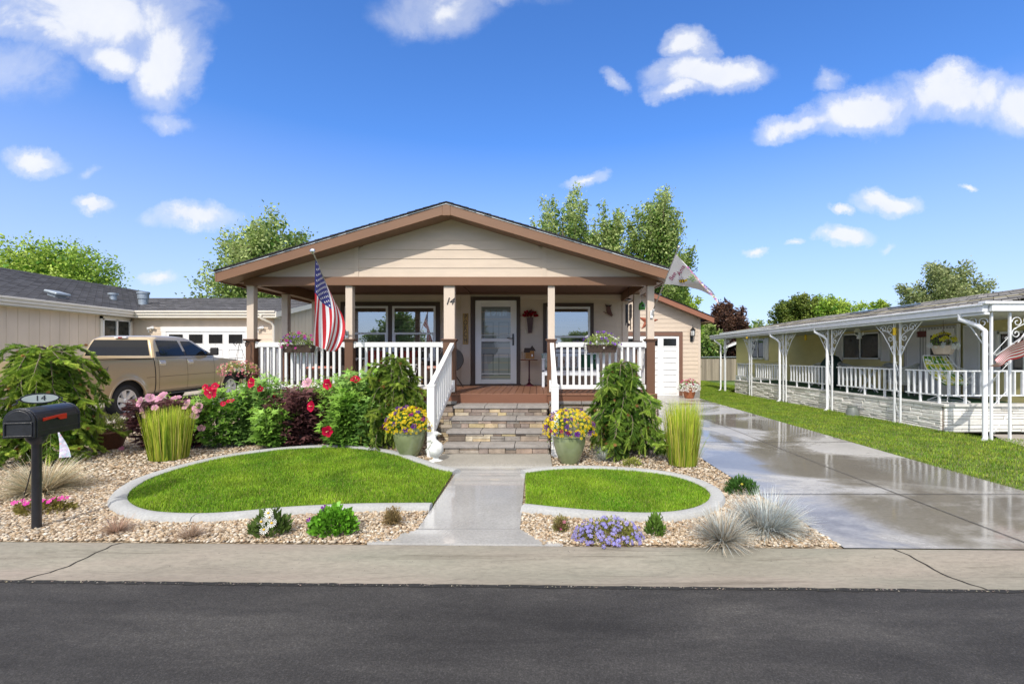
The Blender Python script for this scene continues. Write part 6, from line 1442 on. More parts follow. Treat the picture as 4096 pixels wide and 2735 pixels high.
def fpos(u, v):
    h = Vector((-3.525, 7.27, 3.10)).lerp(Vector((-3.535, 7.90, 2.52)), u)
    # bottom edge
    e = Vector((-3.57, 7.32, 1.76)).lerp(Vector((-3.43, 7.75, 1.63)), u)
    p = h.lerp(e, v); s = sin(pi*min(1, v*1.15)) if v < .87 else sin(pi*.999)*0
    p.x += .20*u*sin(pi*v)**.8*1.0+.030*sin(u*11+v*3.2)*(.25+v)-.03*(1-u)*sin(pi*v)
    p.y += .035*sin(u*14+v*4)*v; p.z += -.05*sin(pi*u)*v
    return tuple(p)
usflag('cloth', '', fpos, t)
t = thing('garden_banner', 'white bee and flower banner blowing from a pole on the right porch corner post', 'flag', (2.17, 8.5, 2.37))
mb = MB(); B0 = Vector((2.17, 8.5, 2.37)); T0 = Vector((2.318, 7.4, 3.32)); mb.tube([B0, T0], .012, 8); mb.ball(tuple(T0), .026, 10); mb.build('pole', mat('brushed pole', (.55, .53, .5)), t, smooth=True)
mb = MB(); mb.cbox((2.16, 8.53, 2.33), (.05, .03, .14)); mb.tube([(2.165, 8.54, 2.31), B0+Vector((.01, -.06, .05))], .022, 8); mb.build('pole_bracket', WHT, t, bevel=.005)
H0 = Vector(PX(1551, 583, 7.46)); H1 = Vector(PX(1524, 651, 7.86)); M1 = Vector(PX(1607, 661, 7.75)); T1 = Vector(PX(1641, 680, 7.6))
def bpos(u, v):
    "u down the pole, v away from it; the outer part is folded over along the upper edge"
    top = H0.lerp(T1, v); bot = H1.lerp(M1, min(1, v)); p = top.lerp(bot, u); p.y += .05*sin(v*6+u*3)*v; p.z += .012*sin(v*16+u*4)*v; return tuple(p)
mb = MB(); mb.grid(30, 40, bpos); mb.build('cloth', mat('banner white', (.72, .70, .74), .6, .03), t, smooth='full', recalc=False)
# folded strip along the upper edge with the printed border
mb = MB(); random.seed(3)
def fold(s, w): a = H0.lerp(T1, .10+.92*s); return a+Vector((.0+.03*w, -.035-.01*sin(s*9), -.02-.085*w*(.5+.7*s)))
mb.grid(30, 4, lambda s, w: tuple(fold(s, w))); mb.build('folded_edge', mat('banner white', (.72, .70, .74)), t, smooth='full', recalc=False)
PURP, PINKC, YELC, GRNC, MAG = mat('print purple', (.22, .10, .45), .6), mat('print pink', (.6, .12, .4), .6), mat('print yellow', (.75, .5, .03), .6), mat('print green', (.2, .35, .08), .6), mat('print plum', (.30, .02, .12), .6)
for nm, mm, cnt, wl in (('printed_flowers', PURP, 46, (.0, 1.0)), ('printed_flowers', PINKC, 34, (.4, 1.05)), ('printed_leaves', GRNC, 26, (.0, .8))):
    mb = MB()
    for i in range(cnt):
        s = random.uniform(.12, .98); w = random.uniform(*wl); p = fold(s, w)+Vector((0, -.004, 0)); a = random.uniform(0, pi); r = random.uniform(.010, .022) if mm is not YELC else .02
        mb.add([p+Vector((cos(a+k)*r*(1 if j % 2 == 0 else .35), -.002*j*0, sin(a+k)*r*(1 if j % 2 == 0 else .35))) for j, k in enumerate([0, pi/2, pi, 3*pi/2])], [(0, 1, 2, 3)])
    tag(mb.build(nm, mm, t), kind='stuff')
mb = MB(); mb.grid(24, 1, lambda s, w: tuple(fold(.12+.86*s, .88+.16*w)+Vector((0, -.003, 0)))); mb.build('printed_border', YELC, t)
def bframe(u, v, ang, off=.006):
    p = Vector(bpos(u, v)); du = (Vector(bpos(u+.02, v))-p).normalized(); dv = (Vector(bpos(u, v+.02))-p).normalized(); n = dv.cross(du).normalized()
    if n.y > 0: n = -n
    x = Vector((cos(ang), 0, sin(ang))); x = (x-n*x.dot(n)).normalized(); y = n.cross(x)
    if y.z < 0 and abs(ang) < 1.4: y = -y
    return Matrix(((x.x, y.x, n.x, p.x+n.x*off), (x.y, y.y, n.y, p.y+n.y*off), (x.z, y.z, n.z, p.z+n.z*off), (0, 0, 0, 1)))
text('lettering', 'Bee', .105, bframe(.66, .12, 1.12), MAG, t, .0005, shear=.25)
text('lettering', 'Amazing', .105, bframe(.20, .36, 1.12) @ Matrix.Translation((0, .0, 0)), MAG, t, .0005, shear=.25) if False else text('lettering', 'Ama', .105, bframe(.30, .22, 1.12), MAG, t, .0005, shear=.25)
Mb = bframe(.70, .38, .35)
mb = MB(); mb.T = Mb; mb.add([(.055*cos(a), .032*sin(a), 0) for a in np.linspace(0, 2*pi, 20)[:-1]]+[(.066+.022*cos(a), .012+.02*sin(a), 0) for a in np.linspace(0, 2*pi, 14)[:-1]], [tuple(range(19)), tuple(range(19, 32))]); bee = mb.build('printed_bee', YELC, t)
mb = MB(); mb.T = Mb
for x in (-.035, -.008, .02): h = .032*sqrt(1-(x/.055)**2); mb.add([(x-.006, -h, .002), (x+.006, -h, .002), (x+.006, h, .002), (x-.006, h, .002)], [(0, 1, 2, 3)])
for a in (2, 2.6, 4, 4.6, 5.2): mb.beam((.04*cos(a), .03*sin(a), .001), (.07*cos(a), .055*sin(a), .001), .004, .001)
mb.build('bee_stripes', BLK, bee)
mb = MB(); mb.T = Mb
for cx_, cy_ in ((-.01, .06), (.03, -.06)):
    mb.tube([(cx_+.035*cos(a), cy_+.028*sin(a), .001) for a in np.linspace(0, 2*pi, 16)], .0018, 4)
mb.build('bee_wings', mat('print lilac', (.5, .38, .55), .6), bee)
mb = MB()
for i in range(7): p = Vector(bpos(.15+.05*i, .45+.05*(i % 3))); mb.beam(p+Vector((-.03, -.012, 0)), p+Vector((.05, -.012, -.02+.01*(i % 3))), .002, .014)
mb.build('printed_leaves', GRNC, t)
# flag at the right edge
t = thing('national_flag', 'red white and blue flag waving at the right neighbour porch corner', 'flag', (8.78, 8.38, 1.55))
mb = MB(); mb.tube([(8.45, 8.36, 1.56), (8.75, 7.5, 2.38)], .012, 8); mb.build('pole', WHT, t, smooth=True)
def f2(u, v):
    h = Vector((8.72, 7.56, 2.32)).lerp(Vector((8.66, 7.98, 1.60)), u); e = Vector((7.74, 7.66, 1.52)).lerp(Vector((7.78, 7.8, 1.37)), u)
    p = h.lerp(e, v); p.z -= .03*sin(pi*v)*(1-.3*u); p.y += .05*sin(v*9+u*4)*v; p.z += .03*sin(v*11+u*2)*v; return tuple(p)
usflag('cloth', '', f2, t)

# ------------------------------------------------------------------ porch ornaments
rust = mat('rusty metal', (.13, .055, .04), .7, .4, 25, .3, 80)
# PORCH sign
t = thing('porch_sign', 'narrow vertical wooden sign reading PORCH beside the front door', 'sign', (-1.715, YW-.04, 2.2))
mb = MB(); mb.box(-1.782, -1.648, YW-.058, YW-.037, 1.835, 2.585); mb.build('board', mat('stained wood board', (.42, .26, .09), .6, .35, 9, .15, stretch=(4, 1, .5)), t, bevel=.003)
for i, ch_ in enumerate('PORCH'): text('letter', ch_, .175, Matrix.Translation((-1.715, YW-.060, 2.50-i*.142)) @ FACE @ Matrix.Scale(.72, 4, (1, 0, 0)), BLK, t, .002)
# door pocket with red flowers
t = thing('wall_pocket', 'tall dark red metal cone of red flowers hanging right of the front door', 'wall vase', (-.145, YW, 2.4))
cx0 = (1216-1230)/94.05; mb = MB(); mb.add([(cx0+s_*w, YW-.02-d_, z) for z, w, d_ in ((2.11, .045, .05), (2.48, .062+.02, .10)) for s_, d_ in ((-1, 0), (1, 0), (1, d_), (-1, d_))], [(0, 1, 2, 3), (4, 5, 6, 7), (0, 1, 5, 4), (1, 2, 6, 5), (2, 3, 7, 6), (3, 0, 4, 7)]); mb.build('cone', mat('dark maroon metal', (.055, .012, .018), .4, .2), t)
mound(t, 'flowers', (cx0, YW-.1, 2.50), (.16, .09, .13), 130, .07, ((.10, .005, .01), (.42, .01, .03)), BROAD, 71, m=FLWM); mound(t, 'dried_stems', (cx0, YW-.09, 2.52), (.19, .07, .09), 60, .05, ((.1, .05, .02), (.3, .16, .06)), LEAF, 72)
mb = MB(); mb.ball((cx0+.02, YW-.13, 2.62), .045, 10); mb.build('rosette', mat('dark rose', (.12, .02, .02), .7), t, smooth=True)
mb = MB(); mb.tube([(cx0-.21, YW-.06, 2.56), (cx0, YW-.08, 2.52), (cx0+.2, YW-.06, 2.55)], .004, 5); mb.build('stems', BARK, t)
# owl
t = thing('owl_ornament', 'rusty metal owl on a branch hung on the porch wall right of the window', 'wall ornament', (1.75, YW, 2.65)); ox, oz = 1.75, 2.68
mb = MB(); ol = [(-.075, .145), (-.055, .12), (0, .105), (.06, .11), (.09, .125), (.075, .08), (.05, .06), (.065, 0), (.085, -.06), (.10, -.10), (.12, -.14), (.09, -.15), (.05, -.13), (.0, -.11), (-.04, -.06), (-.05, 0), (-.045, .06), (-.065, .09)]
mb.prism(ol, lambda u, v, w: (ox+u, w, oz+v), YW-.045, YW-.03); ob = mb.build('body', rust, t, bevel=.003)
mb = MB()
for s_ in (-.03, .035): mb.T = Matrix.Translation((ox+s_, YW-.05, oz+.09)) @ Matrix.Rotation(pi/2, 4, 'X'); mb.lathe([(0, 0), (.02, 0), (.02, .006), (0, .008)], (0, 0, 0), 12)
mb.build('eye', mat('dark eye', (.03, .02, .02), .6), ob)
mb = MB(); mb.tube([(ox-.12, YW-.04, oz-.05), (ox-.06, YW-.05, oz-.08), (ox+.02, YW-.05, oz-.12), (ox+.1, YW-.045, oz-.17)], .008, 6); mb.build('branch', rust, t)
# wind chimes
t = thing('wind_chime', 'dark metal wind chime hanging by the inner right porch post', 'wind chime', (1.97, 9.6, 2.9)); mb = MB(); wx, wy = 1.98, 9.75
mb.lathe([(.001, .03), (.03, .025), (.075, .0), (.075, -.012), (0, -.012)], (wx, wy, 2.76), 16); top_ = mb.build('cap', BLK, t, smooth=True)
mb = MB(); mb.tube([(wx, wy, 2.78), (wx, wy, 3.05)], .003, 5); mb.tube([(wx, wy, 2.75), (wx, wy, 2.24)], .002, 4); mb.build('cord', BLK, t)
for i in range(6): a = i*pi/3; mb = MB(); l = .30+.05*i; mb.tube([(wx+.06*cos(a), wy+.06*sin(a), 2.66), (wx+.06*cos(a), wy+.06*sin(a), 2.66-l)], .010, 7); mb.build('tube', BLK, t)
mb = MB(); mb.T = Matrix.Translation((wx, wy, 2.22)) @ Matrix.Rotation(pi/2, 4, 'X'); mb.lathe([(0, -.004), (.03, -.004), (.03, .004), (0, .004)], (0, 0, 0), 12); mb.build('wind_catcher', rust, t)
# green bell birdhouse
t = thing('hanging_birdhouse', 'small round green birdhouse hanging between the right porch posts', 'birdhouse', (2.13, 9.2, 2.5)); mb = MB(); bx0, by0 = 2.125, 9.15
mb.lathe([(.0, 0), (.06, 0), (.066, .02), (.062, .10), (.05, .135), (.02, .155), (.012, .17), (0, .172)], (bx0, by0, 2.475), 24); gb = mb.build('body', mat('green glaze', (.07, .24, .03), .3, .15, 12), t, smooth=True)
mb = MB(); mb.T = Matrix.Translation((bx0+.005, by0-.066, 2.56)) @ Matrix.Rotation(pi/2, 4, 'X'); mb.lathe([(0, -.002), (.022, -.002), (.024, .004), (0, .004)], (0, 0, 0), 16); mb.build('entrance_hole', DARK, gb)
mb = MB(); mb.tube([(bx0, by0, 2.64), (bx0, by0, 2.93)], .003, 5); mb.tube([(bx0+.015*cos(a), by0, 2.655+.015*sin(a)) for a in np.linspace(0, 2*pi, 10)], .003, 4); mb.build('cord', BLK, t)
# barn star
t = thing('barn_star', 'large rusty red metal star on the garage wall, partly behind the porch post', 'wall ornament', (4.0, GY, 2.8)); sc_ = Vector(PX(1487, 737, GY-.02)); mb = MB(); R_ = .37
pts = [(R_*(1 if k % 2 == 0 else .40)*sin(k*pi/5+.12), R_*(1 if k % 2 == 0 else .40)*cos(k*pi/5+.12)) for k in range(10)]
mb.add([(sc_.x, sc_.y-.09, sc_.z)]+[(sc_.x+u, sc_.y, sc_.z+v) for u, v in pts], [(0, 1+k, 1+(k+1) % 10) for k in range(10)]); mb.build('star', mat('rusty red star', (.30, .085, .045), .6, .25, 8), t); t.location = sc_; [setattr(c, 'location', Vector(c.location)-Vector((0, 0, 0))) for c in t.children]
for c in t.children: c.data.transform(Matrix.Translation(Vector((4.0, GY, 2.8))-sc_))
# lantern
t = thing('wall_lantern', 'black coach lantern on the garage wall right of the garage door', 'lamp', (5.65, GY, 2.5)); lx = 5.655; lz = 2.28; mb = MB()
mb.box(lx-.05, lx+.05, GY-.035, GY-.0, lz-.20, lz+.02); mb.tube([(lx, GY-.03, lz-.12), (lx, GY-.12, lz-.16), (lx, GY-.17, lz-.08)], .012, 6)
mb.lathe([(.0, -.03), (.03, -.02), (.07, .0), (.07, .015), (0, .015)], (lx, GY-.17, lz), 12); mb.lathe([(.095, .20), (.10, .215), (.05, .27), (.03, .30), (.012, .33), (.015, .35), (.006, .40), (0, .41)], (lx, GY-.17, lz), 12)
for k in range(6): a = k*pi/3; mb.tube([(lx+.065*cos(a), GY-.17+.065*sin(a), lz), (lx+.085*cos(a), GY-.17+.085*sin(a), lz+.12), (lx+.075*cos(a), GY-.17+.075*sin(a), lz+.21)], .006, 5)
mb.build('frame', BLK, t); mb = MB(); mb.lathe([(.055, .01), (.075, .12), (.065, .20)], (lx, GY-.17, lz), 12); mb.build('glass', mat('lamp glass', (.55, .56, .55), .1), t, smooth=True)
# birdhouse on its stand
t = thing('birdhouse_stand', 'maroon pedestal stand by the front door carrying the wooden birdhouse', 'stand', (-.16, 10.75, DZ)); px0, py0 = -.165, 10.75; mb = MB()
mb.lathe([(.13, 0), (.13, .012), (.05, .05), (.022, .09), (.03, .13), (.02, .17), (.017, .3), (.017, .55), (.02, .60)], (px0, py0, DZ), 14); mb.build('pedestal', mat('maroon paint', (.06, .008, .018), .45, .15), t, smooth=True)
mb = MB(); mb.lathe([(0, .60), (.20, .60), (.205, .61), (.20, .622), (0, .622)], (px0, py0, DZ), 24); mb.build('top', mat('brown tabletop', (.17, .06, .02), .6, .3), t)
t = thing('wooden_birdhouse', 'rustic wooden birdhouse with dark shingle roof on the maroon stand', 'birdhouse', (px0, py0, DZ+.625)); z0_ = DZ+.623; WD = mat('honey wood', (.33, .15, .03), .6, .3, 12, .2); RFD = mat('dark wood shingles', (.05, .035, .03), .8, .3, 20)
mb = MB(); mb.box(px0-.09, px0+.05, py0-.06, py0+.08, z0_, z0_+.17); mb.box(px0+.02, px0+.12, py0-.09, py0+.05, z0_, z0_+.20); mb.box(px0-.17, px0-.16, py0-.06, py0-.05, z0_, z0_+.17); mb.box(px0-.12, px0-.11, py0-.06, py0-.05, z0_, z0_+.17); mb.build('walls', WD, t)
mb = MB()
mb.prism([(-.09, 0), (.09, 0), (0, .13)], lambda u, v, w: (px0+.07+u, w, z0_+.20+v), py0-.11, py0+.07); mb.prism([(-.1, 0), (.1, 0), (.08, .11), (-.08, .11)], lambda u, v, w: (px0-.03+u, w, z0_+.16+v), py0-.08, py0+.09)
mb.add([(px0-.20, py0-.09, z0_+.165), (px0-.08, py0-.09, z0_+.22), (px0-.08, py0+.05, z0_+.22), (px0-.20, py0+.05, z0_+.165)], [(0, 1, 2, 3)]); mb.add([(px0-.19, py0-.1, z0_+.06), (px0-.07, py0-.1, z0_+.095), (px0-.07, py0+.0, z0_+.095), (px0-.19, py0+.0, z0_+.06)], [(0, 1, 2, 3)])
mb.build('roof', RFD, t)
mb = MB(); mb.box(px0+.055, px0+.085, py0-.094, py0-.0905, z0_+.07, z0_+.12); mb.build('window', VINYL, t)
mb = MB(); mb.box(px0+.038, px0+.053, py0-.094, py0-.0905, z0_+.065, z0_+.125); mb.box(px0+.087, px0+.102, py0-.094, py0-.0905, z0_+.065, z0_+.125); mb.build('shutter', mat('dark maroon shutters', (.12, .01, .02), .5), t)
mb = MB(); random.seed(4); [mb.ball((px0+random.uniform(-.08, .17), py0-.1+random.uniform(-.05, .02), z0_+.008), random.uniform(.008, .016), 6) for _ in range(26)]; mb.build('shells', mat('shell chips', (.5, .42, .34), .7, .2, 30), t)
# white bench
BW = mat('white bench paint', (.66, .70, .76), .4, .03); t = thing('porch_bench', 'white slatted bench with criss-cross back against the wall right of the door', 'bench', (.78, 10.6, DZ)); b0, b1, by = .13, 1.44, 10.3
mb = MB(); mb.box(b0, b1, by-.0, by+.45, DZ+.34, DZ+.38); mb.box(b0+.05, b1-.05, by+.0, by+.03, DZ+.26, DZ+.335); mb.build('seat', BW, t, bevel=.004)
for x, y, z1_ in ((b0, by, .62), (b1-.06, by, .62), (b0, by+.43, .77), (b1-.06, by+.43, .77)): mb = MB(); mb.box(x, x+.06, y, y+.05, DZ, DZ+z1_); mb.build('leg', BW, t, bevel=.004)
for x in (b0-.01, b1-.08): mb = MB(); mb.box(x, x+.085, by-.04, by+.46, DZ+.621, DZ+.65); mb.build('armrest', BW, t, bevel=.006)
mb = MB(); mb.box(b0+.06, b1-.06, by+.44, by+.47, DZ+.69, DZ+.77); mb.box(b0+.06, b1-.06, by+.44, by+.47, DZ+.40, DZ+.45)
for x in (b0+.06, b0+.38, b0+.56, b0+.84, b0+1.0): mb.box(x, x+.10, by+.445, by+.468, DZ+.451, DZ+.689)
for cx_ in (b0+.26, b0+.70, b0+1.14):
    for k in range(-2, 3):
        for s_ in (-1, 1): mb.beam((cx_+k*.06-s_*.09, by+.455, DZ+.46), (cx_+k*.06+s_*.09, by+.455, DZ+.68), .01, .018, up=(0, 1, 0))
mb.build('backrest', BW, t)
def cushion(name, label, c, d, m, rz=0, rx=0, cat_='cushion', parent=None, group=None):
    mb = MB(); W_, D_, Hh = d
    T = Matrix.Translation(c) @ Matrix.Rotation(rz, 4, 'Z') @ Matrix.Rotation(rx, 4, 'X'); mb.T = T
    for s_ in (-1, 1): mb.grid(10, 10, lambda a, b_: ((a-.5)*W_*(1-.06*sin(pi*b_)), s_*D_/2*(sin(pi*a)*sin(pi*b_))**.35, (b_-.5)*Hh*(1-.06*sin(pi*a))))
    o = mb.build(name, m, parent, smooth='full')
    if not parent: tag(o, label, cat_, group)
    return o
m, nt, b = newmat('leaf print cushion'); v = coord(nt); o = ramp(nt, noise(nt, v, 16, 3), [(.42, (.42, .46, .44)), (.5, (.42, .46, .44)), (.56, (.10, .17, .20)), (.62, (.25, .36, .12))]).outputs['Color']; nt.links.new(o, b.inputs['Base Color']); b.inputs['Roughness'].default_value = .9; LPC = m
cushion('cushion', 'pale cushion with blue green leaf print at the left end of the white bench', (b0+.16, by+.22, DZ+.59), (.36, .14, .36), LPC, .5, -.25)
cushion('cushion', 'plain dark green cushion at the right end of the white bench', (b1-.22, by+.34, DZ+.57), (.36, .14, .36), mat('green cushion', (.02, .10, .05), .9, .1, 30), -.1, -.2)
cushion('seat_cushion', 'long grey seat pad lying on the white bench', (.78, by+.2, DZ+.415), (1.15, .42, .06), mat('grey seat pad', (.25, .28, .27), .9, .1, 30), 0, 0, 'cushion')
for o_ in [x for x in COL.objects if x.name.startswith('seat_cushion')]:
    pass
# wicker furniture on the left half
m, nt, b = newmat('brown wicker'); v = coord(nt); wv_ = nt.nodes.new('ShaderNodeTexWave'); wv_.inputs['Scale'].default_value = 38; wv_.inputs['Distortion'].default_value = 1; wv_.bands_direction = 'Z'; nt.links.new(v, wv_.inputs['Vector'])
o = ramp(nt, wv_.outputs['Fac'], [(.2, (.018, .010, .007)), (.8, (.09, .05, .032))]).outputs['Color']; nt.links.new(o, b.inputs['Base Color']); b.inputs['Roughness'].default_value = .6; bump(nt, b, wv_.outputs['Fac'], .5, .01); WICK = m
m, nt, b = newmat('coral print fabric'); v = coord(nt); o = ramp(nt, noise(nt, v, 22, 2), [(.47, (.55, .42, .36)), (.53, (.5, .08, .05))]).outputs['Color']; nt.links.new(o, b.inputs['Base Color']); b.inputs['Roughness'].default_value = .9; CORAL = m
def wicker_chair(label, c, w=.62, d=.6, h=.86, rz=0, group=None, cush=CORAL, name='wicker_chair'):
    t = thing(name, label, 'chair', (c[0], c[1], DZ), group, rz); mb = MB()
    def bk(s, a): ang = (s-.5)*2.6; r = w/2; return (r*sin(ang)*1.02, r*cos(ang)*.9+.02+.06*a, .22+(h-.22)*a*(1-.35*abs(s-.5)**2*4*.8))
    mb.grid(20, 8, bk); mb.build('backrest', WICK, t, local=True, smooth='full')
    mb = MB(); mb.tube([bk(s/20, 1.0) for s in range(21)], .028, 8); mb.build('arm', WICK, t, local=True, smooth=True)
    mb = MB(); mb.lathe([(0, .22), (w/2, .22), (w/2, .40), (0, .40)], (0, 0, 0), 24); mb.build('seat', WICK, t, local=True, smooth=True)
    for sx_ in (-1, 1):
        for sy_ in (-1, 1): mb = MB(); mb.tube([(sx_*w*.36, sy_*w*.32, .23), (sx_*w*.42, sy_*w*.38, 0)], .02, 6); mb.build('leg', WICK, t, local=True)
    mb = MB(); mb.lathe([(0, .0), (w/2-.06, .0), (w/2-.03, .035), (w/2-.07, .07), (0, .08)], (0, -.02, .405), 24); mb.build('cushion', cush, t, local=True, smooth=True)
    return t
wicker_chair('brown wicker armchair with coral print seat behind the hanging flag', (-4.75, 10.1), .72, .7, .92, radians(160)-pi, 'wicker chairs on the porch')
wicker_chair('low brown wicker chair with coral print seat left of the numbered post', (-2.35, 10.1), .52, .5, .66, radians(100), 'wicker chairs on the porch')
t = thing('wicker_loveseat', 'brown wicker loveseat with red cushions under the double window', 'sofa', (-3.4, 10.65, DZ)); mb = MB()
mb.box(-4.05, -2.75, 10.4, 10.95, DZ+.1, DZ+.38); mb.build('seat', WICK, t, bevel=.04); mb = MB(); mb.box(-4.05, -2.75, 10.86, 10.97, DZ+.38, DZ+.80); mb.build('backrest', WICK, t, bevel=.04)
for x in (-4.12, -2.77): mb = MB(); mb.box(x, x+.09, 10.38, 10.95, DZ, DZ+.62); mb.build('armrest', WICK, t, bevel=.035)
REDF = mat('brick red fabric', (.24, .03, .02), .9, .35, 14)
cushion('cushion', 'brick red cushion at the left end of the wicker loveseat', (-3.78, 10.70, DZ+.62), (.46, .16, .44), REDF, .1, -.2); cushion('cushion', 'brick red cushion at the right end of the wicker loveseat', (-3.02, 10.70, DZ+.62), (.46, .16, .44), REDF, -.1, -.2)
t = thing('side_table', 'small round white wrought iron side table on the porch', 'table', (-2.72, 10.2, DZ)); mb = MB(); mb.lathe([(0, .50), (.15, .50), (.155, .51), (.15, .52), (0, .52)], (-2.72, 10.0, DZ), 20); mb.build('tabletop', WHT, t)
for k in range(3): a = k*2*pi/3; mb = MB(); mb.tube([(-2.72+.13*cos(a), 10+.13*sin(a), DZ+.5), (-2.72+.05*cos(a), 10+.05*sin(a), DZ+.25), (-2.72+.16*cos(a), 10+.16*sin(a), DZ)], .008, 5); mb.build('leg', WHT, t)
mb = MB(); [mb.tube([(-2.72+.14*cos(a), 10+.14*sin(a), DZ+.43+.05*(i % 2)) for i, a in enumerate(np.linspace(0, 2*pi, 25))], .005, 4)]; mb.build('scrollwork', WHT, t)
t = thing('folding_table', 'dark round folding table leaning beside the wall right of the numbered post', 'table', (-1.95, 10.6, DZ)); mb = MB(); fx, fy_ = -1.93, 10.35
mb.T = Matrix.Translation((fx, fy_, DZ+.62)) @ Matrix.Rotation(radians(78), 4, 'X') @ Matrix.Rotation(radians(8), 4, 'Y'); mb.lathe([(0, -.015), (.27, -.015), (.28, 0), (.27, .015), (0, .015)], (0, 0, 0), 32); mb.build('tabletop', mat('dark brown lacquer', (.022, .012, .010), .35, .2), t, smooth=True)
for s_ in (-1, 1): mb = MB(); mb.tube([(fx+s_*.12, fy_+.03, DZ+.66), (fx+.05, fy_, DZ+.33), (fx+.16-s_*.10+.02, fy_-.05, DZ)], .016, 6); mb.build('leg', mat('dark brown lacquer', (.022, .012, .010)), t)
t = thing('figurine', 'small cream statue standing behind the railing by the second post', 'statue', (-3.28, 9.0, DZ)); mb = MB(); mb.lathe([(.05, 0), (.055, .03), (.04, .12), (.05, .2), (.045, .28), (.025, .33), (.03, .37), (.02, .41), (0, .42)], (-3.37, 8.95, DZ+.2), 14); mb.build('body', mat('cream stone', (.55, .45, .30), .8, .15, 20), t, smooth=True); mb = MB(); mb.box(-3.46, -3.28, 8.88, 9.02, DZ, DZ+.2); mb.build('plinth', mat('dark plinth', (.05, .04, .04), .8), t)

# ------------------------------------------------------------------ pots and planters
GLZ = mat('sage green glaze', (.20, .235, .12), .25, .18, 5, .12, 120, coat=.5)
def petunia(t, c, R, n, cols, seed, leafc=((.05, .13, .02), (.22, .38, .06)), leaf=.035, nf=900, zmin=-.2):
    mound(t, 'foliage', c, (R[0]*.95, R[1]*.95, R[2]*.92), nf, leaf, leafc, seed=seed, up=.6, shell=.35, cut=.25)
    for k, (nm, q, s, cc, eye) in enumerate(cols):
        P, D = shellpts(c, R, q, seed+k+1, True, zmin); 
        if nm.startswith('purple'): P[:, 2] = np.maximum(P[:, 2], c[2]+R[2]*.0)
        if q > 40: tag(blossoms(t, nm, P, D, s, cc, seed+k, PET5 if s > .02 else PET4, eye), kind='stuff')
        else:
            for i_ in range(len(P)): blossoms(t, nm[:-1], P[i_:i_+1], D[i_:i_+1], s, cc, seed*9+k*50+i_, PET5 if s > .02 else PET4, eye)
def flowerpot(label, x, y, h, r, seed, fr, cz):
    t = thing('flower_pot', label, 'flower pot', (x, y, 0), 'green glazed pots beside the steps'); mb = MB()
    mb.lathe([(r*.50, 0), (r*.58, .03), (r*.80, h*.35), (r*.97, h*.72), (r*1.0, h*.88), (r*.99, h*.96), (r*1.05, h*.975), (r*1.05, h), (r*.93, h), (r*.9, h*.9), (0, h*.9)], (x, y, -.005), 36); mb.build('pot', GLZ, t, smooth=True)
    petunia(t, (x, y, cz), fr, 0, [('yellow_flowers', 330, .019, [(.92, .78, .02), (.85, .66, .01)], (.4, .22, .01)), ('purple_flowers', 26, .036, [(.12, .015, .30), (.16, .02, .34)], (.02, .0, .03)), ('crimson_flowers', 8, .03, [(.42, .01, .10)], (.1, 0, .02)), ('orange_flowers', 10, .016, [(.8, .32, .02)], (.4, .1, 0))], seed)
    return t
flowerpot('sage green pot of yellow and purple flowers left of the entry steps', -1.96, 7.04, .40, .245, 80, (.36, .30, .30), .46)
flowerpot('sage green pot of yellow and purple flowers right of the entry steps', .48, 6.60, .41, .235, 90, (.37, .30, .30), .47)
def railplanter(label, x0, x1, y, cols, seed, leafc, H_=.2):
    t = thing('rail_planter', label, 'planter', ((x0+x1)/2, y, 1.7), 'flower boxes hung on the porch railing'); mb = MB(); cx_ = (x0+x1)/2; w = (x1-x0)/2
    mb.add([(cx_+s_*w*k, y+d_*.085*k, z) for z, k in ((1.615, .88), (1.76, 1)) for s_, d_ in ((-1, -1), (1, -1), (1, 1), (-1, 1))], [(0, 1, 2, 3), (4, 5, 6, 7), (0, 1, 5, 4), (1, 2, 6, 5), (2, 3, 7, 6), (3, 0, 4, 7)]); mb.build('box', WICK, t)
    petunia(t, (cx_, y, 1.77), (w*1.22, .19, H_), 0, cols, seed, leafc, .035, 900, -.35); return t
railplanter('railing box with pink, purple and white petunias left of the hanging flag', -4.68, -4.12, 8.44, [('pink_flowers', 26, .028, [(.62, .02, .30), (.7, .05, .4)], (.2, 0, .1)), ('purple_flowers', 12, .026, [(.25, .10, .50)], (.1, 0, .2)), ('white_flowers', 16, .014, [(.75, .75, .75)], None)], 100, ((.07, .14, .03), (.33, .42, .12)), .22)
railplanter('railing box with lime foliage, white and violet petunias on the right railing', .93, 1.50, 8.44, [('white_flowers', 34, .018, [(.8, .78, .8)], None), ('purple_flowers', 26, .028, [(.30, .16, .62), (.24, .10, .55)], (.1, 0, .2))], 110, ((.12, .22, .03), (.48, .60, .14)), .23)
# hanging basket by the left post
t = thing('hanging_basket', 'hanging basket of pink and yellow flowers by the left porch post', 'hanging basket', (-5.38, 8.2, 1.3)); hx, hy, hz_ = -5.40, 8.28, 1.28
mb = MB(); mb.lathe([(0, -.14), (.08, -.14), (.17, -.03), (.18, .0), (.16, .0), (0, -.03)], (hx, hy, hz_), 20); mb.build('basket', BLK, t, smooth=True)
petunia(t, (hx, hy, hz_), (.34, .30, .18), 0, [('pink_flowers', 130, .018, [(.62, .04, .30), (.72, .15, .42), (.5, .03, .3)], (.6, .4, .05)), ('cream_flowers', 60, .015, [(.75, .68, .40)], None)], 120, ((.12, .16, .03), (.42, .44, .10)), .03, 900, -.45)
mb = MB()
for k in range(3): a = k*2*pi/3+.4; mb.tube([(hx+.16*cos(a), hy+.16*sin(a), hz_), (hx, hy, 1.78)], .003, 4)
mb.build('chain', BLK, t)
t = thing('plant_bracket', 'black scroll iron bracket on the left porch post holding the basket', 'bracket', (-5.38, 8.5, 1.8)); mb = MB()
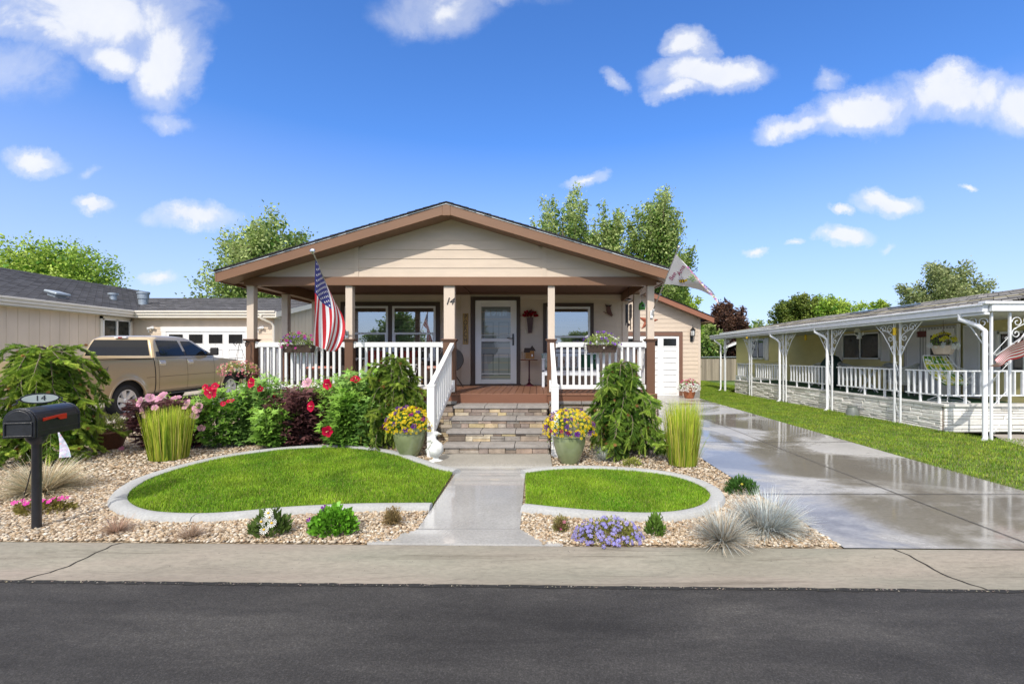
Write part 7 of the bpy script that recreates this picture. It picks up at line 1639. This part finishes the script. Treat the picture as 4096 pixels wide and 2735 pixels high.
mb.tube([(-5.36, 8.52, 1.80), (-5.37, 8.40, 1.84), (hx, hy+.02, 1.83), (hx-.03, hy-.05, 1.80), (hx-.01, hy-.06, 1.77)], .009, 6); scroll(mb, Vector((-5.37, 8.44, 1.76)), .06, 0, 1.3, Vector((0, 1, 0)), Vector((0, 0, 1)), 1, .007, 16)
mb.tube([(-5.44, 8.53, 1.80), (-5.55, 8.5, 1.82), (-5.64, 8.48, 1.78), (-5.60, 8.48, 1.74)], .008, 6); mb.build('hook', BLK, t)
# brown woven pot at left, terracotta pot at garage, bucket
x, y, _ = G(246, 1029); t = thing('woven_pot', 'round brown woven texture pot of yellow green foliage between spruce and clipped grass', 'flower pot', (x, y, 0)); mb = MB()
mb.lathe([(.17, 0), (.20, .04), (.27, .26), (.285, .28), (.28, .30), (.25, .30), (.24, .24), (0, .24)], (x, y, 0), 30); mb.build('pot', mat('woven brown ceramic', (.16, .065, .035), .5, .4, 60, .8, 60), t, smooth=True); mound(t, 'foliage', (x, y+.05, .30), (.27, .24, .28), 900, .04, ((.15, .20, .03), (.48, .52, .14)), seed=130)
x, y = (1581-1230)/F*15.75, 15.75; t = thing('terracotta_pot', 'terracotta pot of white and magenta flowers in front of the garage corner', 'flower pot', (x, y, .1)); mb = MB()
mb.lathe([(.14, 0), (.16, .03), (.23, .28), (.25, .29), (.25, .35), (.21, .35), (.2, .28), (0, .28)], (x, y, .10), 28); mb.build('pot', mat('terracotta', (.35, .12, .05), .7, .12, 6), t, smooth=True)
mound(t, 'foliage', (x, y, .46), (.34, .3, .26), 700, .05, ((.05, .12, .02), (.2, .32, .06)), seed=131, cut=.2)
P, D = shellpts((x, y, .45), (.36, .32, .22), 260, 132, True, -.5); k = P[:, 2] < .62; tag(blossoms(t, 'white_flowers', P[k], D[k], .028, [(.8, .8, .78)], 133), kind='stuff'); P, D = shellpts((x, y, .48), (.33, .3, .28), 44, 134, True, .35); tag(blossoms(t, 'magenta_flowers', P, D, .034, [(.42, .02, .12), (.5, .05, .2)], 135), kind='stuff')
x, y, _ = G(1966, 952); mb = MB(); mb.lathe([(.16, 0), (.15, .1), (.11, .21), (.115, .22), (.115, .245), (0, .245)], (x-.12, y, 0), 24); tag(mb.build('clay_bucket', mat('grey glazed clay', (.17, .19, .18), .4, .2, 6), None, smooth=True), 'grey pot standing upside down on the grass against the white stone base', 'pot')
# goose statue
t = thing('goose_statue', 'white garden goose statue with a ribbon at the left of the entry pad', 'statue', (-1.44, 6.62, 0)); gx, gy = -1.46, 6.62
m, nt, b = newmat('weathered white cement'); v = coord(nt); vo = nt.nodes.new('ShaderNodeTexVoronoi'); vo.inputs['Scale'].default_value = 42; nt.links.new(v, vo.inputs['Vector']); o = ramp(nt, noise(nt, v, 9, 6), [(.35, (.50, .51, .48)), (.6, (.76, .77, .76))]).outputs['Color']; nt.links.new(o, b.inputs['Base Color']); b.inputs['Roughness'].default_value = .8; bump(nt, b, vo.outputs['Distance'], -.9, .02); GOO = m
mb = MB(); mb.tube([(gx-.085, gy+.05, .085), (gx-.06, gy+.03, .11), (gx-.02, gy+.01, .155), (gx+.01, gy-.01, .20), (gx+.01, gy-.015, .255), (gx-.015, gy-.01, .30), (gx-.025, gy-.01, .345), (gx-.02, gy-.012, .39), (gx-.005, gy-.015, .42), (gx+.015, gy-.02, .435)], [.012, .05, .098, .108, .088, .055, .034, .028, .030, .026], 20)
mb.ball((gx+.008, gy-.018, .428), .036, 12, (1.15, .9, .9)); mb.build('body', GOO, t, smooth='full')
mb = MB(); mb.tube([(gx+.04, gy-.02, .43), (gx+.07, gy-.022, .422), (gx+.088, gy-.023, .418)], [.018, .012, .006], 8); mb.build('beak', mat('grey beak', (.45, .44, .4), .7), t, smooth=True)
mb = MB(); mb.lathe([(0, -.02), (.12, -.02), (.125, .01), (.10, .035), (.05, .05), (.03, .09), (0, .1)], (gx, gy, .0), 20, 1.0, .85); mb.build('base', GOO, t, smooth=True)
mb = MB(); mb.tube([(gx-.07, gy-.03, .27), (gx-.10, gy-.05, .22), (gx-.125, gy-.06, .20), (gx-.12, gy-.06, .15)], [.012, .014, .012, .006], 6); mb.tube([(gx-.055+.07*cos(a), gy+.06*sin(a), .31) for a in np.linspace(0, 2*pi, 14)], .010, 6); mb.build('ribbon', mat('grey ribbon', (.40, .42, .38), .8), t, smooth=True)
# garden flag on a stake, thin bent stake
m, nt, b = newmat('pale print cloth'); v = coord(nt); o = ramp(nt, noise(nt, v, 26, 4), [(.35, (.75, .78, .85)), (.5, (.62, .5, .68)), (.58, (.35, .6, .62)), (.68, (.8, .4, .5))]).outputs['Color']; nt.links.new(o, b.inputs['Base Color']); b.inputs['Roughness'].default_value = .7
t = thing('garden_flag', 'small pastel garden flag hanging behind the mailbox post', 'flag', (-5.1, 4.9, 0)); a0 = Vector(PX(128, 978, 4.9)); mb = MB()
mb.grid(6, 14, lambda u, v: (a0.x+(.012+.06*u)*(.35+v*1.4)*1.0+.03*v, a0.y+.02*sin(u*5+v*4), a0.z-.33*v)); mb.build('cloth', m, t, smooth='full', recalc=False)
mb = MB(); mb.tube([(a0.x-.16, 4.9, -.02), (a0.x-.16, 4.9, a0.z+.0), (a0.x-.14, 4.9, a0.z+.02), (a0.x+.1, 4.9, a0.z+.02)], .005, 6); mb.build('stand', BLK, t)
mb = MB(); p_ = Vector(G(50, 1152)); q_ = Vector(PX(74, 1066, p_.y-.02)); mb.tube([p_, p_.lerp(q_, .5)+Vector((.008, 0, 0)), q_, q_+Vector((.02, 0, .012))], .005, 6); tag(mb.build('metal_stake', BLK), 'thin leaning black stake in the gravel left of the mailbox post', 'stake')
x, y, _ = G(277, 1033); o = blossoms(None, 'fallen_bloom', np.array([(x, y, .03), (x+.02, y, .04)]), np.array([[0, -.5, 1], [.5, -1, .3]]), .035, [(.7, .25, .4)], 3, PET5); tag(o, 'fallen pink bloom lying on the gravel below the woven pot', 'flower')

# ------------------------------------------------------------------ things on the neighbour porch
def bell(label, px_, py_, X=8.5):
    Y = F*X/(px_-1230); z = CAMZ-(py_-817)/F*Y; t = thing('hummingbird_feeder', label, 'bird feeder', (X, Y, z), 'yellow feeders on the neighbour porch'); mb = MB()
    mb.lathe([(0, -.10), (.03, -.10), (.03, -.08), (.045, -.075), (.045, -.065), (.03, -.06), (.035, .06), (.03, .08), (0, .08)], (X, Y, z), 14); mb.build('body', mat('yellow plastic', (.75, .50, .01), .35, .05), t, smooth=True); mb = MB(); mb.tube([(X, Y, z+.08), (X, Y, 2.38)], .003, 4); mb.build('wire', BLK, t)
bell('yellow hanging feeder in the middle bay of the neighbour porch', 1848, 773, 8.9); bell('yellow hanging feeder beside the second post pair from the right', 2052, 759, 8.32); bell('small yellow hanging feeder at the far end of the neighbour porch', 1713, 771, 8.9)
X, Y = 9.3, 10.4; z = CAMZ-(806-817)/F*Y; t = thing('hanging_planter', 'beige hanging planter of yellow and white flowers on the neighbour porch', 'hanging basket', (X, Y, z)); mb = MB()
mb.lathe([(0, -.06), (.16, -.06), (.22, .12), (.22, .14), (.19, .14), (0, .1)], (X, Y, z), 8); mb.build('pot', mat('beige plastic', (.62, .50, .40), .5), t)
mound(t, 'foliage', (X, Y, z+.12), (.26, .22, .2), 160, .05, ((.05, .12, .02), (.2, .3, .06)), seed=140); P, D = shellpts((X, Y, z+.16), (.24, .22, .25), 34, 141, True, .35); [blossoms(t, 'yellow_flower', P[i:i+1], D[i:i+1], .055, [(.8, .72, .05)], 142+i, PET5) for i in range(len(P))]; P, D = shellpts((X, Y, z+.15), (.29, .25, .13), 26, 143, True, -.6); [blossoms(t, 'white_flower', P[i:i+1], D[i:i+1], .05, [(.72, .74, .72)], 144+i, PET5) for i in range(len(P))]
mb = MB()
for k in range(3): a = k*2*pi/3; mb.tube([(X+.2*cos(a), Y+.2*sin(a), z+.13), (X, Y, z+.5)], .004, 4)
mb.tube([(X, Y, z+.5), (X, Y, 2.38)], .005, 4); mb.build('chain', rust, t)
# retro swivel chair with floral cushion
t = thing('garden_chair', 'white wire swivel chair with green and yellow floral cushion on the neighbour porch', 'chair', (9.3, 10.3, .53)); cx_, cy_ = 9.28, 10.25
m, nt, b = newmat('floral vinyl'); v = coord(nt); f = noise(nt, v, 7, 2); vo = nt.nodes.new('ShaderNodeTexVoronoi'); vo.inputs['Scale'].default_value = 9; nt.links.new(v, vo.inputs['Vector']); o = ramp(nt, f, [(.45, (.06, .22, .02)), (.52, (.55, .55, .04))]).outputs['Color']; o = mixc(nt, ramp(nt, vo.outputs['Distance'], [(.28, 1), (.34, 0)]).outputs['Color'], o, (.78, .78, .72)); nt.links.new(o, b.inputs['Base Color']); b.inputs['Roughness'].default_value = .5
def chb(s, a): return (cx_+(s-.5)*(.52+.12*sin(pi*a)), cy_+.10+.22*a**1.5-.35*(1-a)**3+.12*abs(s-.5)**2, .53+.42+.60*a)
mb = MB(); mb.grid(12, 14, chb); cb = mb.build('cushion', m, t, smooth='full', recalc=False); sm = cb.modifiers.new('thickness', 'SOLIDIFY'); sm.thickness = .05
mb = MB()
for s in np.linspace(-.06, 1.06, 8): mb.tube([tuple(Vector(chb(s, a))+Vector((0, -.035, 0))) for a in np.linspace(0, 1.02, 12)], .005 if 0 < s < 1 else .009, 5)
for a in (0, .35, .7, 1.02): mb.tube([tuple(Vector(chb(s, a))+Vector((0, -.037, 0))) for s in np.linspace(-.06, 1.06, 10)], .005 if a < 1 else .009, 5)
for s_ in (-1, 1): mb.tube([(cx_+s_*.30, cy_+.1, 1.3), (cx_+s_*.38, cy_-.15, 1.2), (cx_+s_*.34, cy_-.25, 1.15), (cx_+s_*.28, cy_-.1, 1.0)], .009, 6)
mb.build('wire_frame', WHT, t)
mb = MB(); mb.tube([(cx_, cy_, .95), (cx_, cy_, .66)], .02, 8)
for k in range(4): a = k*pi/2+pi/4; mb.tube([(cx_, cy_, .66), (cx_+.18*cos(a), cy_+.18*sin(a), .64), (cx_+.36*cos(a), cy_+.36*sin(a), .54)], .01, 6)
mb.tube([(cx_+.36*cos(a), cy_+.36*sin(a), .54) for a in np.linspace(0, 2*pi, 28)], .009, 5); mb.build('base', WHT, t)
def whitechair(label, x, y, rz, g='white wicker chairs on the neighbour porch'):
    t = thing('wicker_armchair', label, 'chair', (x, y, .53), g, rz); w = .6
    def bk(s, a): ang = (s-.5)*2.7; return (w/2*sin(ang), w/2*cos(ang), .28+.55*a*(1-.5*abs(s-.5)))
    mb = MB(); mb.grid(16, 6, bk); mb.build('backrest', PW, t, local=True, smooth='full'); mb = MB(); mb.tube([bk(s/16, 1.0) for s in range(17)], .025, 6); mb.build('arm', PW, t, local=True)
    mb = MB(); mb.lathe([(0, .28), (.28, .28), (.28, .36), (0, .38)], (0, 0, 0), 16); mb.build('seat', PW, t, local=True)
    for k in range(4): a = k*pi/2+pi/4; mb = MB(); mb.tube([(.22*cos(a), .22*sin(a), .3), (.25*cos(a), .25*sin(a), 0)], .016, 6); mb.build('leg', PW, t, local=True)
PW = mat('aged white wicker', (.42, .42, .39), .7, .25, 30, .5, 60)
whitechair('white wicker armchair left of the round porch table', 9.65, 14.0, .4); whitechair('white wicker armchair behind the round porch table', 10.1, 12.75, 0); whitechair('white wicker armchair right of the round porch table', 9.6, 11.9, -2.6)
t = thing('patio_table', 'round white patio table with splayed legs on the neighbour porch', 'table', (9.4, 12.9, .53)); mb = MB(); mb.lathe([(0, .70), (.5, .70), (.51, .715), (.5, .73), (0, .73)], (9.4, 12.9, .53), 28); mb.build('tabletop', PW, t)
for k in range(4): a = k*pi/2+.3; mb = MB(); mb.tube([(9.4+.3*cos(a), 12.9+.3*sin(a), 1.22), (9.4-.28*cos(a), 12.9-.28*sin(a), .54)], .018, 6); mb.build('leg', WMET, t)
mb = MB(); mb.T = Matrix.Translation((9.75, 15.0, .53)); mb.lathe([(.34, 0), (.36, .3), (.33, .75), (.30, .82), (.18, 1.0), (.05, 1.06), (0, 1.07)], (0, 0, 0), 14, 1, 1.0); tag(mb.build('grill_cover', mat('dark green cover', (.008, .035, .028), .7, .3, 6, .4, 8), None, smooth='full'), 'barbecue under a dark green cover at the middle of the neighbour porch', 'grill')
mb = MB()
t = thing('stacked_chairs', 'pile of stacked white plastic chairs beside the covered barbecue', 'chair', (9.9, 15.9, .53))
for k in range(4): mb = MB(); z = .95+k*.07; mb.tube([(9.6, 15.4, z), (9.58, 15.5, z+.02), (9.58, 15.95, z+.02), (9.95, 16.05, z+.14), (10.2, 15.9, z+.14)], .022, 6); mb.box(9.62, 10.05, 15.5, 15.95, z-.2, z-.17); mb.build('chair', WHT, t)
mb = MB()
for x_ in (9.64, 10.0):
    for y_ in (15.53, 15.9): mb.box(x_, x_+.03, y_, y_+.03, .53, .8)
mb.build('leg', WHT, t)
X = 9.2; Y = F*X/(1971-1230); z = CAMZ-(768-817)/F*Y; t = thing('angel_ornament', 'white hanging angel ornament in front of the neighbour window', 'ornament', (X, Y, z)); mb = MB(); mb.lathe([(.0, -.12), (.07, -.10), (.03, .02), (.035, .06), (.0, .1)], (X, Y, z), 12); mb.build('figure', WHC, t, smooth=True)
for s_ in (-1, 1): mb = MB(); mb.prism([(0, .03), (s_*.12, .08), (s_*.13, .0), (s_*.05, -.04)], lambda u, v, w: (X+u, w, z+v), Y-.01, Y+.005); mb.build('wing', WHC, t)
mb = MB(); mb.T = Matrix.Translation((X-.06, Y, z+.1)) @ Matrix.Rotation(pi/2, 4, 'X'); mb.lathe([(0, 0), (.09, 0), (.09, .01), (0, .01)], (0, 0, 0), 18); mb.build('disc', CREAM, t); mb = MB(); mb.tube([(X, Y, z+.1), (X, Y, 2.38)], .002, 4); mb.build('cord', BLK, t)
Y = F*10.45/(2116-1230); z = CAMZ-(766-817)/F*Y; t = thing('name_sign', 'dark red wooden sign on the pale panel of the neighbour porch', 'sign', (10.45, Y, z)); mb = MB(); mb.box(WX-.085, WX-.066, Y-.22, Y+.22, z-.08, z+.08); mb.build('board', mat('dark red sign', (.10, .008, .006), .5, .1), t, bevel=.01)
